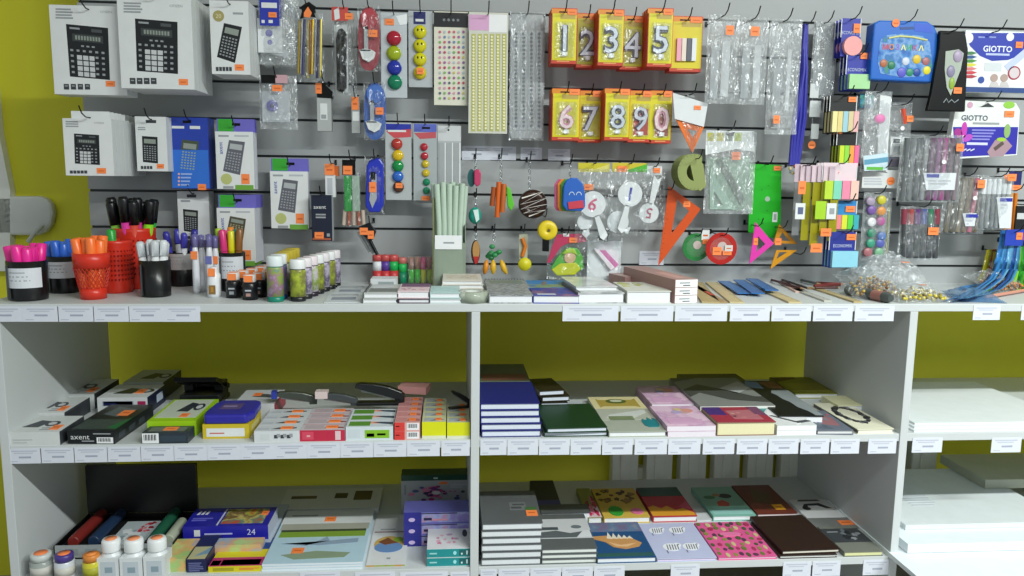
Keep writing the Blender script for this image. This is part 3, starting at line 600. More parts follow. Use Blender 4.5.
# ---- number candles
CY = M('dcd21a', .4); CR = M('c23a1c', .45); CO = M('e08a1e', .4)
def candle(ch, u0, v0, u1, v1, Y, dcol, back, n, hk, blister=True):
    it = Item('number_candle_pack', 'yellow hanging pack with a number %s birthday candle' % ch if ch else 'yellow hanging pack of striped birthday candles, pink and checked', 'candle pack', (u0+u1)/2, v0, Y, 'birthday candle packs'); w, h = u1-u0, v1-v0; m = MB()
    it.rect(m, u0, v0, u1, v1, 0, .0226, CR); it.rect(m, u0+.6, v0+4, u1-.6, v1-3.2, -.0008, 0, back); it.rect(m, u0, v0, u1, v0+4.5, -.001, 0, CO); it.rect(m, u0+w*.3, v0+2.5, u0+w*.7, v0+3.8, -.0013, 0, BLACK)
    it.rect(m, u0+w*.35, v0+5.5, u0+w*.95, v0+10, -.0011, 0, M('b9a24a')); it.rect(m, u0+w*.2, v1-2.2, u0+w*.7, v1-1.2, -.0006, 0, M('e8a060'))
    if ch and ch in '90': it.rect(m, u0+w*.22, v0+h*.36, u1-w*.16, v1-7, -.0012, 0, M('b3463a', .4) if ch == '9' else M('9c5a48', .4))
    it.root(m)
    if ch:
        m = MB(); cu, cv = u0+w*.5, v0+h*.55
        it.text(m, ch, cu, cv, h*.48, -.004, M('3b3f55', .4) if dcol != 'pink' else M('c98aa0', .4), off=.045, ext=.003)
        it.text(m, ch, cu, cv, h*.46, -.006, M('cfd6e2', .35, .1) if dcol != 'pink' else M('f0d6da', .4), off=.0, ext=.004)
        it.rect(m, cu-2.5, cv+h*.25, cu+2.5, cv+h*.32, -.009, -.003, M('e8ecee', .4)); it.part('candle', m, 'pale number candle')
    else:
        for k, c in enumerate(('e6a3b4', 'e3d7c9', '555a66', 'dfe3e6')):
            m = MB(); it.rect(m, u0+6+5*k, v0+22, u0+10.5+5*k, v0+44, -.008, -.002, M(c, .4)); it.part('candle', m)
    it.sticker(u0+w*.62, v0+.5, u0+w*.99, v0+6, -.0016)
    if blister and ch:
        m = MB(); it.rect(m, u0+w*.12, v0+h*.26, u1-w*.12, v1-5, -.014, -.001, FILM); it.part('blister', m, None, None, .003)
    p = it.P; hook_at(p.x, p.z-3*it.s, Y-.04, hk); it.stack(n, .0235, ('yellow pack with number %s candle, {} from the front of its hook' % ch) if ch else 'yellow pack of striped candles, {} from the front of its hook')
CD = 'grey'; YG = M('d2cc1c', .4)
for (ch, a, b, c, d_, Y, col, back, n) in (('1', 551.5, 9, 577, 63, .25, CD, CY, 3), ('2', 576.5, 14, 598, 67, .32, CD, M('b9b528', .4), 2), ('3', 598, 10, 624, 65, .25, CD, CY, 3), ('4', 620, 16.5, 644, 69, .31, CD, M('c2be28', .4), 2), ('5', 647.5, 9, 673, 66, .25, CD, CY, 3), (None, 670, 17, 702.5, 71, .29, CD, M('d8c818', .4), 2),
                                         ('6', 552, 89, 580, 140, .27, 'pink', CY, 3), ('7', 578, 91, 602, 142, .33, CD, CY, 2), ('8', 604.5, 89, 630, 140, .27, CD, CY, 3), ('9', 628, 91, 652, 142, .32, CD, CY, 2), ('0', 650, 91, 672, 143, .32, 'pink', CY, 2)):
    candle(ch, a, b, c, d_, Y, col, back, n, 'number %s candles' % ch if ch else 'striped candles')
# ================================================================ key rings, toys and paddles in the middle of the panel
LIMEG = M('5cbf2a', .4); ORG = M('d9641c', .4); YEL = M('e3c81e', .4); TEAL = M('1c9a86', .35); CHAIN = M('9da1a3', .25, .9)
def chain(it, u, v0, v1, y=-.003):
    m = MB(); n = max(2, int((v1-v0)/3))
    for k in range(n):
        v = v0+(v1-v0)*(k+.5)/n; x, z = it.L(u, v); r = (v1-v0)/n*.5*it.s
        pts = [(x+r*.75*math.cos(t)*(1 if k % 2 else .5), y+r*.4*math.sin(t)*(0 if k % 2 else 1), z+r*math.sin(t)) for t in [2*math.pi*j/8 for j in range(9)]]
        m.tube(pts, .0011, CHAIN, 5)
    it.part('chain', m)
def key_ring(label, u, v, Y, short): it = Item('key_ring', label, 'key ring', u, v, Y); it.hook(short, ext=.03); return it
it = key_ring('key ring with a dark teal and a dark pink oblong charm', 475.5, 157, .33, 'teal and pink charms'); chain(it, 475.5, 157, 170); m = MB()
it.oval(m, 471.5, 178, 4, 9, .004, .016, M('1f5f60', .4)); it.part('charm', m, 'dark teal charm'); m = MB(); it.poly(m, [(474, 170), (479, 169), (481, 173), (480.5, 184), (477, 187), (474, 184)], -.012, .003, M('c03a66', .4)); it.part('charm', m, 'dark pink charm', None, .003)
it = key_ring('key ring bunch of orange-brown fish charms beside a green one', 501, 157, .32, 'orange and green charms'); chain(it, 501, 157, 182); m = MB()
for k, (u, v0, v1) in enumerate(((493, 187, 206), (498, 182, 217), (503, 184, 212))):
    m = MB(); it.tube(m, [(u+1, v0, -.004*k), (u, (v0+v1)/2, -.006*k), (u-1, v1, -.004*k)], 2.6, [M('a8501c', .4), ORG, M('c2672a', .4)][k], 8); it.part('charm', m)
m = MB(); it.poly(m, [(506, 186), (510, 188), (514, 205), (511, 211), (507, 206)], -.014, -.004, LIMEG); it.part('charm', m, 'green charm', None, .003)
it = key_ring('chocolate donut key ring with white icing stripes and yellow centre', 529.5, 160, .32, 'chocolate donut'); chain(it, 529.5, 160, 189)
m = MB(); x, z = it.L(532.5, 204); s_ = it.s; vs = [(5*s_, .0), (14.2*s_, .0), (14.6*s_, .008), (13.5*s_, .016), (10*s_, .021), (6*s_, .018), (4.6*s_, .012)]
m.lathe([(r, h) for r, h in vs], M('331a10', .3), x, z, 24, 'y', 0); it.disc(m, 532.5, 204, 5, -.004, 0, M('c9a832', .5)); it.root(None); b_ = it.part('donut', m)
m = MB(); zz = [(521, 198), (541, 192), (520, 204), (545, 198), (520, 209), (546, 204), (523, 213), (544, 210), (528, 216)]
it.tube(m, [(u, v, -.0225) for u, v in zz], .8, M('ece6de', .4), 6); it.part('icing', m, None, b_)
it = key_ring('round teal and white key ring charm under the pink one', 476, 196, .33, 'round teal charm'); chain(it, 476, 196, 208); m = MB()
it.ball(m, 475, 215.5, 6.5, 8.5, 5, TEAL, -.004); it.poly(m, [(473, 210), (478, 209), (479, 219), (476, 222)], -.020, -.012, M('d8ece8', .3)); it.part('charm', m)
it = key_ring('oval tan and red key ring charm hanging lowest beside the green glue sticks', 476, 231, .33, 'tan oval charm'); chain(it, 476, 231, 240); m = MB()
it.oval(m, 475.5, 252, 4.6, 12, -.008, .004, M('3b2f20', .4)); it.oval(m, 476, 250, 3.6, 9.5, -.012, -.008, M('b98a4e', .45)); it.poly(m, [(473, 256), (479, 256), (478, 262), (475, 264)], -.0125, -.008, M('b52a26', .4)); it.part('charm', m)
it = key_ring('key ring with yellow banana charms below green leaves', 494, 231, .32, 'banana charms'); chain(it, 494, 231, 242); m = MB(); q = random.Random(3)
for k in range(9): u, v = 488+q.random()*13, 246+q.random()*12; it.ball(m, u, v, 3, 2.4, 2, M('1d6a3a' if k % 2 else '2b8a4c', .4), -.004-.006*q.random())
it.part('leaves', m)
for k, (u, a) in enumerate(((486.5, -1), (493, 0), (501, 2.5))):
    m = MB(); x, z = it.L(u, 260); s_ = it.s; m.tube([(x, -.006, z), (x+a*.5*s_, -.012, z-4*s_), (x+a*1.2*s_, -.013, z-9*s_), (x+a*2.2*s_, -.009, z-13.5*s_)], [1.2*s_, 2.8*s_, 3*s_, 1.2*s_], M('e0b028' if k else 'd98a24', .4), 8); it.part('charm', m)
it = key_ring('narrow orange charm with a yellow disc, below the donut', 523.5, 231, .33, 'orange charm with yellow disc'); m = MB(); it.rect(m, 519, 234, 527.5, 259, -.004, 0, M('b7b9a0', .4)); it.tube(m, [(522, 238, -.008), (525, 246, -.01), (522, 256, -.008)], 2, M('d9781e', .35), 8); it.part('charm', m, None, None)
m = MB(); x, z = it.L(524.5, 264); m.lathe([(6.5*it.s, 0), (6.8*it.s, .004), (6*it.s, .009), (0, .011)], M('d6cc1c', .4), x, z, 20, 'y', -.002); it.part('disc', m)
it = key_ring('yellow round tape measure key ring with a black tab', 545, 216, .30, 'yellow tape measure'); m = MB(); x, z = it.L(547, 230); m.lathe([(9.4*it.s, 0), (9.8*it.s, .004), (9.8*it.s, .02), (9*it.s, .024), (2*it.s, .024), (1.6*it.s, .022), (0, .022)], YEL, x, z, 24, 'y', .004); it.disc(m, 548, 230, 1.5, -.0215, -.019, M('6b5a1e')); it.part('case', m)
m = MB(); it.rect(m, 542, 239, 548.5, 251, -.014, -.002, BLACK); it.part('tab', m)
it = key_ring('blue rubber backpack charm with red pocket, in front of pink, orange and green ones', 570, 163, .255, 'rubber backpack charms'); chain(it, 570, 163, 178)
for k, (c, du) in enumerate((('d05a8a', -8.5), ('e08a2a', -6), ('3f9a3a', -3))):
    m = MB(); it.poly(m, [(564+du, 184), (568+du, 179), (578+du, 179), (581+du, 186), (581+du, 208), (578+du, 212), (566+du, 211), (564+du, 207)], .018-.008*k, .024-.008*k, M(c, .5)); it.part('charm', m, None, None, .002)
m = MB(); it.poly(m, [(563, 186), (566, 180), (571, 177.5), (577, 178), (582, 183), (584.5, 194), (584.5, 207), (581, 211), (566, 210.5), (562, 205)], -.012, -.001, M('1f5db8', .45)); b_ = it.part('charm', m, 'blue backpack charm', None, .003)
m = MB(); it.poly(m, [(567, 202), (582, 200), (583, 207.5), (568, 209)], -.016, -.012, M('c53a4c', .45)); it.part('pocket', m, None, b_)
m = MB()
for cu in (571, 578): x, z = it.L(cu, 195); m.tube([(x+2.6*it.s*math.cos(t), -.0128, z+3*it.s*math.sin(t)) for t in [math.pi*j/8 for j in range(9)]], .0011, M('d6e6f4', .4), 5)
it.part('trim', m, None, b_)
# paddles with figures
PAD = M('e4e8ea', .4)
def paddles(label, u0, u1, v0, v1, Y, hcols, pads, short, st):
    it = Item('counting_paddle_pack', label, 'paddle pack', (u0+u1)/2, v0, Y); m = MB(); it.rect(m, u0, v0, u1, v0+9, -.001, .001, hcols[0]); it.poly(m, [(u0+8, v0+9), (u1, v0+1), (u1, v0+9)], -.0014, -.001, hcols[1]); h = it.part('header_card', m); it.sticker(*st, -.002, h)
    for (cu, cv, r, hu, hv, ch, col, ang, y) in pads:
        m = MB(); it.disc(m, cu, cv, r, y, y+.004, PAD, 24); dx, dy = hu-cu, hv-cv; L = math.hypot(dx, dy); nx, ny = -dy/L, dx/L
        it.poly(m, [(cu+nx*2.2+dx/L*(r-1), cv+ny*2.2+dy/L*(r-1)), (hu+nx*4, hv+ny*4-2), (hu, hv+2), (hu-nx*4, hv-ny*4-2), (cu-nx*2.2+dx/L*(r-1), cv-ny*2.2+dy/L*(r-1))], y, y+.004, PAD)
        if ch: it.text(m, ch, cu, cv, r*1.05, y-.0004, M(col, .5), ang=ang, off=.015)
        it.part('paddle', m)
    m = MB(); it.bag(m, u0-3, v0+6, u1+3, v1, .03, FILM, 21, -.008); it.part('wrapper', m); it.hook(short)
paddles('clear pack of white paddles marked with a pink figure six', 578, 610, 163, 242, .29, (M('c9bd2a', .4), M('d8cf72', .4)), [(585, 222, 8, 586, 236, '', 'c04a74', 0, -.001), (592, 204, 13, 603, 238, '6', 'c8406e', -.35, -.014)], 'pink six paddles', (584, 184, 593, 190))
paddles('clear pack of white paddles marked with a blue figure one', 612, 647, 163, 236, .28, (M('c9b92a', .4), M('4fae2c', .4)), [(618, 222, 11, 628, 232, '', '', 0, .0), (629, 194, 12.4, 620.5, 231, '1', '2430a0', -.15, -.014)], 'blue one paddles', (617, 166, 627, 172))
paddles('clear pack of white paddles marked with a dark pink figure five', 646, 662, 166, 226, .31, (M('cfd4d6', .3), M('dfe3e4', .3)), [(648, 213, 10, 657, 178, '5', 'a8305a', 3.0, -.01)], 'pink five paddles', (653, 168, 660, 173))
it = Item('toy_pack', 'clear pack with a green hooded rubber toy under a red header', 'toy', 566, 233, .32); m = MB()
it.poly(m, [(563, 250), (569, 247), (577, 248), (582, 256), (583, 268), (574, 274), (558, 274), (550, 268), (556, 258)], -.012, 0, M('4fae2e', .4)); it.poly(m, [(551, 269), (559, 263), (575, 262), (580, 268), (574, 274), (556, 275)], -.018, -.012, M('cfd41c', .4)); it.disc(m, 569, 257, 6, -.017, -.012, M('d9b48c', .5)); it.poly(m, [(561, 254), (566, 248), (573, 248), (577, 255), (570, 252)], -.019, -.012, M('a9cc2a', .4)); it.part('toy', m, None, None, .002)
m = MB(); it.poly(m, [(556, 234), (584, 233), (585, 241), (566, 243), (560, 246), (549, 262), (546, 262), (551, 246)], -.0215, -.0205, M('b8365a', .4)); it.rect(m, 562, 233, 568, 236, -.022, -.0215, CARD); h = it.part('header_card', m); it.sticker(568, 237, 576, 242, -.0225, h)
m = MB(); it.bag(m, 546, 240, 586, 279, .03, FILM, 22, -.01); it.part('wrapper', m); it.hook('green hooded toy')
it = Item('eraser_pack', 'white card with a pink and white slanted eraser in clear film', 'eraser', 604, 240, .34); m = MB()
it.rect(m, 587, 241, 621, 279, 0, .002, M('e9edf0', .4)); it.root(m); m = MB(); it.poly(m, [(593, 249), (598, 249), (614, 267), (610, 270)], -.012, 0, M('efe6ee', .4)); it.poly(m, [(598, 250), (605, 250), (618, 264), (614, 268)], -.011, 0, M('d27ab0', .4)); it.part('eraser', m, None, None, .002)
m = MB(); it.bag(m, 586, 238, 622, 280, .02, FILM, 23, -.004); it.part('wrapper', m); it.hook('pink and white eraser card')
# ================================================================ the right half of the panel
def long_bag(label, u0, v0, u1, v1, Y, st, short, content, n=1):
    it = Item('ruler_pack', label, 'stationery pack', (u0+u1)/2, v0, Y); m = MB()
    for k, (a, b, c, d_, mt) in enumerate(content): m = MB(); it.rect(m, a, b, c, d_, -.004+.002*k, -.001+.002*k, mt); it.part('ruler', m, None, None)
    m = MB(); it.bag(m, u0, v0, u1, v1, .03, BAG2, int(u0)); it.part('wrapper', m); it.sticker(*st, -.018); it.hook(short)
long_bag('long clear bag of white strips, first of two beside the striped candles', 706, 16, 738, 103, .27, (723.5, 27, 731.5, 36), 'first long clear bag', [(710, 46, 718, 98, M('b3b9bd', .3)), (721, 42, 729, 96, M('d4d9dc', .3))])
long_bag('long clear bag of white strips, second of two beside the striped candles', 737, 19, 767, 104, .28, (748, 28, 757, 37), 'second long clear bag', [(741, 48, 749, 98, M('aeb4b8', .3)), (753, 46, 760, 98, M('d4d9dc', .3))])
long_bag('longest clear bag with an orange sticker low down beside the indigo cords', 767, 21, 800, 134, .28, (770.5, 116, 777, 124), 'longest clear bag', [(772, 60, 780, 128, M('a9afb2', .3)), (786, 50, 790, 110, M('d8dcdf', .3))])
it = Item('zip_pouch', 'tall indigo hanging cords gathered at the foot with beads', 'cord', 806, 24, .31); q = random.Random(5)
for k in range(7):
    m = MB(); t = k/6; it.tube(m, [(805+1.5*t, 24, .004*(k % 3)), (801+5*t, 70, -.004*(k % 3)), (794+11*t, 118, -.004*(k % 2)), (790+8*t, 165, 0)], 1.9, M('2a2c9c' if k % 2 else '34369f', .45), 6); it.part('cord', m)
m = MB()
for k in range(8): it.ball(m, 789+q.random()*11, 164+q.random()*10, 1.7, 1.7, 1.7, M(['c8552a', '3c3c8c', 'd9c48c', '9a9ea2'][k % 4], .3), -.006*q.random())
it.part('bead', m); it.hook('indigo cords'); it.o.name = 'cord_hank'
it = Item('eraser_strip', 'hanging clear strip with white tags and a round orange sticker', 'stationery pack', 824, 23, .35); m = MB()
it.rect(m, 813, 24, 834, 95, -.003, 0, M('a5aaac', .3)); it.rect(m, 819, 41, 824, 54, -.0035, -.003, M('6f7472', .4)); it.part('backing_card', m)
for (a, b, c, d_) in ((809, 84, 818, 98), (808.5, 101, 820, 117), (810, 124, 818, 139)): m = MB(); it.rect(m, a, b, c, d_, -.006, -.004, M('d2d8d8', .5)); it.part('tag', m)
m = MB(); it.bag(m, 811, 23, 836, 98, .016, BAG2, 24, -.002); it.part('wrapper', m); it.sticker(807, 141, 815, 149, -.005, None, True); m = MB(); it.tube(m, [(812, 84, -.002), (812, 145, -.002)], .4, GREY, 4); it.part('string', m); it.hook('clear strip of tags')
def notes(label, u0, v0, u1, vm, v1, Y, hcol, txt, pads, short, st, round_=False, n=3, dy=.018):
    it = Item('sticky_note_pack', label, 'sticky notes', (u0+u1)/2, v0, Y, 'hanging sticky note packs'); m = MB(); it.rect(m, u0, v0, u1, v1, 0, .002, hcol)
    it.rect(m, u0, v0, u0+.8, vm, -.0006, 0, CARD); it.rect(m, u1-.8, v0, u1, vm, -.0006, 0, CARD)
    if txt: it.text(m, txt, (u0+u1)/2, vm-4.2, 3.2, -.0008, M('c9d2ec', .5), wide=.8)
    it.root(m); w = (u1-u0)/len(pads)
    for k, c in enumerate(pads):
        m = MB()
        if round_: it.disc(m, (u0+u1)/2, (vm+v1)/2, (v1-vm)/2, -.012, 0, M(c, .7))
        else: it.rect(m, u0+.8+(w-.2)*k, vm+.8, u0+.8+(w-.2)*(k+1)-.3, v1-1, -.012, 0, M(c, .7))
        it.part('note_pad', m)
    it.sticker(*st, -.002, None, mat=None); it.hook(short); it.stack(n, dy, label+', {} from the front')
    return it
EC = M('2530a0', .45)
notes('sticky notes pack with a round pink pad', 841, 19, 861, 37, 56, .30, EC, 'ECONOMIX', ['f2a9a8'], 'round pink notes', (853, 24, 860, 33), True)
notes('sticky notes pack with a pale green pad', 846, 55, 868, 74, 90, .29, EC, 'ECONOMIX', ['a9dba0'], 'pale green notes', (860, 53, 867, 59))
notes('black topped sticky notes pack in pastel stripes', 829.5, 96, 857, 111, 133, .29, M('17181a', .4), '', ['ece0a0', 'e2d08c', '9fcbd8', 'd9c89c', 'e8b4b4'], 'pastel striped notes', (848, 97, 856, 102))
notes('black topped sticky notes pack in neon stripes', 836.5, 131, 857, 145, 168, .29, M('17181a', .4), '', ['c8dc3a', '8ed644', 'f0a04a', 'e86a9c'], 'neon striped notes', (838, 132, 842, 134))
notes('pale topped index tabs pack in pastel rows', 822, 163, 857, 180, 200, .27, M('e3cfd6', .45), '', ['b9d83a', '7fd0b4', 'e88aa8', 'e8c2b4'], 'pastel index tabs', (838, 172, 839, 173))
notes('blue topped index tabs pack in four neon stripes', 833, 201, 857, 214, 230, .28, M('2f86c9', .4), '', ['e8848c', 'd8dc3a', '5fcf3c', '38a8b4'], 'four neon tabs', (845, 206, 855, 212))
notes('navy topped sticky notes pack with a light blue pad', 829, 232, 856, 250, 268, .26, M('23308f', .45), 'ECONOMIX', ['8fd0e4'], 'light blue notes', (846, 234, 856, 240))
it = Item('bookmark_pack', 'small teal and blue patterned pack beside the pastel sticky notes', 'stationery pack', 866, 94, .34); m = MB(); it.rect(m, 859, 94, 874, 108, -.003, 0, mottled('teal', ['1f4f8a', '2f7fae', '3fa08c', '6a9ac8'], 60)); it.root(m); m = MB(); it.bag(m, 857, 92, 876, 150, .014, BAG, 31); it.part('wrapper', m); it.hook('teal patterned pack')
# yellow-olive see-through rulers with stickers
it = Item('ruler_pack', 'row of hanging yellow-olive see-through ruler packs with pale pink tops', 'stationery pack', 806, 165, .27); OLV = M('a9a216', .25, 0, .72)
for k in range(5):
    m = MB(); u = 796+8*k; it.rect(m, u, 182, u+8.3, 236+5*(k % 3), .02-.007*k, .022-.007*k, OLV if k > 0 else M('8d9092', .3, 0, .6)); it.part('ruler', m)
m = MB()
for k in range(7): it.rect(m, 798+5*k, 164+k*.4, 804+5*k, 182, .022-.007*k*.7, .0225-.007*k*.7, M('d9c3cc' if k % 2 else 'c9b4bf', .4))
it.part('header_card', m); m = MB(); it.rect(m, 793, 203, 803, 219, -.014, -.013, CARD); it.rect(m, 795.5, 207, 801, 214, -.0145, -.014, M('5a6488')); it.part('label_print', m); m = MB(); it.rect(m, 824, 203, 834, 219, -.014, -.013, CARD); it.rect(m, 827, 208, 832, 214, -.0145, -.014, GREY); it.part('label_print', m); m = MB(); it.rect(m, 813, 201, 824, 219, -.013, -.012, M('a6d22a', .4)); it.part('label_print', m)
it.sticker(796, 181, 803.5, 194, -.014); it.sticker(818, 228, 829, 236, -.014); it.sticker(808, 243, 820, 252, -.014); it.hook('yellow ruler packs')
# set squares, protractors
def tri(label, outer, inner, Y, mat, st, short, ticks=True, name='set_square', th=.0025, n=1):
    cu = sum(p[0] for p in outer)/3; it = Item(name, label, 'set square', min(outer, key=lambda p: p[1])[0], min(p[1] for p in outer)+3, Y); m = MB()
    m.ring([it.L(*p) for p in inner], [it.L(*p) for p in outer], -th, 0, mat); it.root(m)
    if ticks:
        m = MB(); a, b = outer[0], outer[2]
        for k in range(14): t = .1+.8*k/13; u, v = a[0]+(b[0]-a[0])*t, a[1]+(b[1]-a[1])*t; it.rect(m, u+(1.2 if b[0] < 700 else .5), v, u+(3.2 if k % 5 == 0 else 2.4), v+.35, -th-.0003, -th, M('6a2410', .5))
        it.part('scale', m)
    if st: it.sticker(*st, -th-.0005)
    it.hook(short); return it
tri('large orange set square hanging on its long side', [(668.5, 186), (700.5, 209), (658, 266)], [(677, 199), (689, 211), (671, 234)], .33, M('d2521c', .3), (683, 201, 690, 207), 'large orange set square')
it = Item('set_square', 'orange set square in a white tapering bag', 'set square', 690, 94, .29); m = MB(); m.ring([it.L(*p) for p in [(687, 129), (697, 131), (692.5, 138)]], [it.L(*p) for p in [(675, 118), (704, 126), (692, 153)]], -.003, 0, M('e8762c', .3)); it.root(m)
m = MB(); it.poly(m, [(672, 93), (707, 104), (703, 127), (674, 119)], -.008, -.007, M('dde1e3', .3)); it.poly(m, [(686, 95), (693, 96), (694, 98), (687, 97)], -.0085, -.008, M('8f9496')); b_ = it.part('bag', m); it.sticker(693, 106, 700, 110, -.009, b_)
m = MB(); it.poly(m, [(673, 94), (707, 104), (692, 154)], -.005, -.0045, FILM); it.part('wrapper', m); it.hook('white bagged set square')
OG = M('8f9a5c', .35)
it = Item('protractor', 'olive green half round protractor, front of a thick hanging bunch', 'protractor', 696, 158, .27, 'olive protractors')
def dee(cu, cv, r, k=1): return [(cu+r*math.cos(t)*.95, cv+r*math.sin(t)*1.05) for t in [R(75)+R(225)*j/16 for j in range(17)]]
m = MB(); m.ring([it.L(*p) for p in dee(694.5, 172, 8.5)], [it.L(*p) for p in dee(694, 172, 17.5)], -.002, 0, OG); it.poly(m, [(690, 164), (699, 160), (703, 164), (706, 186), (700, 191), (695, 187)], -.0021, -.0001, OG); m2 = MB()
for j in range(17): a, b = dee(694, 172, 17.2)[j], dee(694, 172, 15.5)[j]; it.tube(m2, [(a[0], a[1], -.0023), (b[0], b[1], -.0023)], .15, INK, 4)
it.root(m); it.part('scale', m2); it.hook('olive protractors'); it.stack(8, .009, 'olive protractor, {} from the front of the hanging bunch')
it = Item('geometry_set', 'large clear bag of green tinted rulers under a white header', 'geometry set', 728, 130, .32); m = MB(); it.rect(m, 705, 131, 754, 145, -.004, -.003, M('e6eaea', .3))
for k, c in enumerate(('b9b43a', 'c9c25a', '7a8a7c', 'a8b83c', 'cfd4d4')): it.rect(m, 707+9*k, 133, 714+9*k, 141, -.0045, -.004, M(c, .4))
it.poly(m, [(726, 134), (734, 132), (733, 136), (728, 136)], -.005, -.0045, INK); it.poly(m, [(705, 145), (754, 145), (754, 152), (736, 149), (705, 155)], -.005, -.004, M('eef2f2', .25)); h = it.part('header_card', m)
m = MB(); it.poly(m, [(707, 158), (750, 156), (752, 211), (707, 211)], 0, .002, M('a9c9b4', .2, 0, .55)); it.part('protractor', m)
m = MB(); it.poly(m, [(716, 160), (722, 157), (745, 200), (740, 205)], -.004, -.001, M('7d8f84', .2, 0, .7)); it.poly(m, [(724, 170), (727, 169), (738, 190), (736, 192)], -.0045, -.004, M('5d6b60', .3)); it.part('ruler', m)
m = MB(); m.ring([it.L(*p) for p in [(713, 190), (722, 205), (713, 205)]], [it.L(*p) for p in [(709, 170), (735, 209), (709, 209)]], -.008, -.006, M('b4d6c4', .15, 0, .7)); it.part('set_square', m)
it.sticker(730, 152, 739, 160, -.012); m = MB(); it.bag(m, 704, 132, 755, 214, .028, BAG2, 33, -.004); it.part('wrapper', m); it.hook('large geometry set')
GR = M('1fae22', .3); it = Item('stencil_ruler', 'tall bright green plastic stencil plate with white barcode', 'stencil', 765, 164, .35); m = MB()
it.poly(m, [(750, 164), (781, 165), (780, 237), (772, 238), (748, 232), (749, 200)], -.003, 0, GR); it.root(m)
m = MB(); it.disc(m, 767, 199, 2.6, -.0035, -.003, M('9fb8a4', .4)); it.rect(m, 772, 212, 777, 222, -.0036, -.003, CARD); it.rect(m, 773, 214, 776, 220, -.004, -.0036, GREY)
for k in range(6): it.disc(m, 758+q.random()*16, 180+q.random()*45, .7, -.0034, -.003, M('12801a', .4), 8)
it.part('label_print', m); it.sticker(773, 166, 780.5, 170.5, -.004); it.hook('green stencil plate')
tri('bright pink triangle set square with orange sticker on the green stencil', [(755, 222), (773.5, 243.5), (749, 264)], [(757.5, 236), (765, 244), (756, 252)], .32, M('e23aa8', .3), (753, 238, 757.5, 245), 'pink set square', False)
tri('amber see-through set square pointing up with orange sticker', [(779, 224), (797, 244), (773, 243)], [(782, 232), (789, 241), (778, 240)], .32, M('c98a1c', .2, 0, .85), (774.5, 238, 781, 245), 'upper amber set square', False)
tri('amber see-through set square pointing down to the slat', [(797, 250), (776, 250), (770, 269)], [(787, 252), (779, 252), (776, 259)], .32, M('d9961e', .2, 0, .9), None, 'lower amber set square', False)
def rnd_prot(label, u, v, r, Y, mat, sts, short):
    it = Item('round_protractor', label, 'protractor', u, v-r+2, Y); m = MB(); x, z = it.L(u, v)
    ci = [(x+r*.72*it.s*math.cos(2*math.pi*k/28), z+r*.72*it.s*math.sin(2*math.pi*k/28)) for k in range(28)]; co = [(x+r*it.s*math.cos(2*math.pi*k/28), z+r*it.s*math.sin(2*math.pi*k/28)) for k in range(28)]
    m.ring(ci, co, -.003, 0, mat); it.root(m); m = MB(); m.prism(ci, -.002, -.001, M('4f9a5c' if v < 248 else 'c8443a', .15, 0, .6)); it.disc(m, u+1, v-2, r*.3, -.0025, -.002, M('c9b8b4', .3)); it.part('dial', m)
    for k, (a, b, c, d_, mt) in enumerate(sts): it.sticker(a, b, c, d_, -.004-.001*k, None, False, mt)
    m = MB()
    for k in range(36): t = 2*math.pi*k/36; m.tube([(x+r*.95*it.s*math.cos(t), -.0033, z+r*.95*it.s*math.sin(t)), (x+r*.84*it.s*math.cos(t), -.0033, z+r*.84*it.s*math.sin(t))], .0003, M('2c2c2c'), 4)
    it.part('scale', m); it.hook(short)
rnd_prot('round green see-through protractor with a white label', 696, 247, 14, .34, M('2f8a44', .2, 0, .8), [(701, 230, 709, 240, CARD), (702, 239, 708, 244, None)], 'round green protractor')
rnd_prot('round red see-through protractor with orange and white stickers', 721, 248.5, 16, .31, M('c2241c', .2, 0, .88), [(712, 247, 721, 255, None), (722, 250, 731, 255, None), (724, 245, 732, 251, M('d8d4d0', .4))], 'round red protractor')
# mosaic case
it = Item('mosaic_case', 'bright blue plastic mosaic case with carrying handle and picture', 'toy case', 905, 22, .28); m = MB()
it.poly(m, [(872, 24), (878, 21), (925, 22), (932, 27), (936, 36), (932, 83), (868, 80), (869, 60)], -.012, .03, M('1f66c4', .3)); it.root(m, .004)
m = MB(); it.poly(m, [(897, 28), (911, 27.5), (912, 30), (898, 30.5)], -.0128, -.012, M('123f86', .4)); it.poly(m, [(912, 24), (928, 25), (930, 34), (912, 32)], -.0125, -.012, M('2a58c8', .3)); it.part('handle', m)
m = MB(); it.poly(m, [(878, 40), (884, 36), (900, 34.5), (920, 37), (927, 43), (930, 68), (920, 77), (898, 78), (878, 74), (875, 62)], -.0128, -.012, mottled('mosaic', ['1f4fa4', '3a7fc4', '7aa4d4', '2c6cb4', '3a8a7a'], 30)); 
it.tube(m, [(886, 39, -.0135), (897, 37, -.0135), (910, 38, -.0135), (924, 41, -.0135)], 1.0, M('d8d890', .5), 6)
for k, (c, ch) in enumerate(zip(['c9506a', 'd08a4a', '8a6ac8', 'e6e690', '3fa868', 'b0668a', 'e9e48c'], 'МОЗАИКА')): it.text(m, ch, 883+5.9*k, 47.5+.2*k, 5.8, -.0135, M(c, .5), off=.03)
for (u, v, r, c) in ((881, 64, 4, 'b06a48'), (889, 66, 4, '2f7a58'), (899, 73, 5, '5a5ac0'), (907, 73, 4, '2f8a68'), (914, 60, 4.5, 'd6b62c'), (923, 62, 4, 'a8686a'), (924, 71, 4.2, 'dcd02e'), (914, 73, 4, '2c4a9a'), (903, 62, 4, 'c9d0e0')): it.ball(m, u, v, r, r, .8, M(c, .4), -.013)
it.part('picture', m); it.sticker(889, 20, 897, 28, -.0135, None, True); it.hook('blue mosaic case')
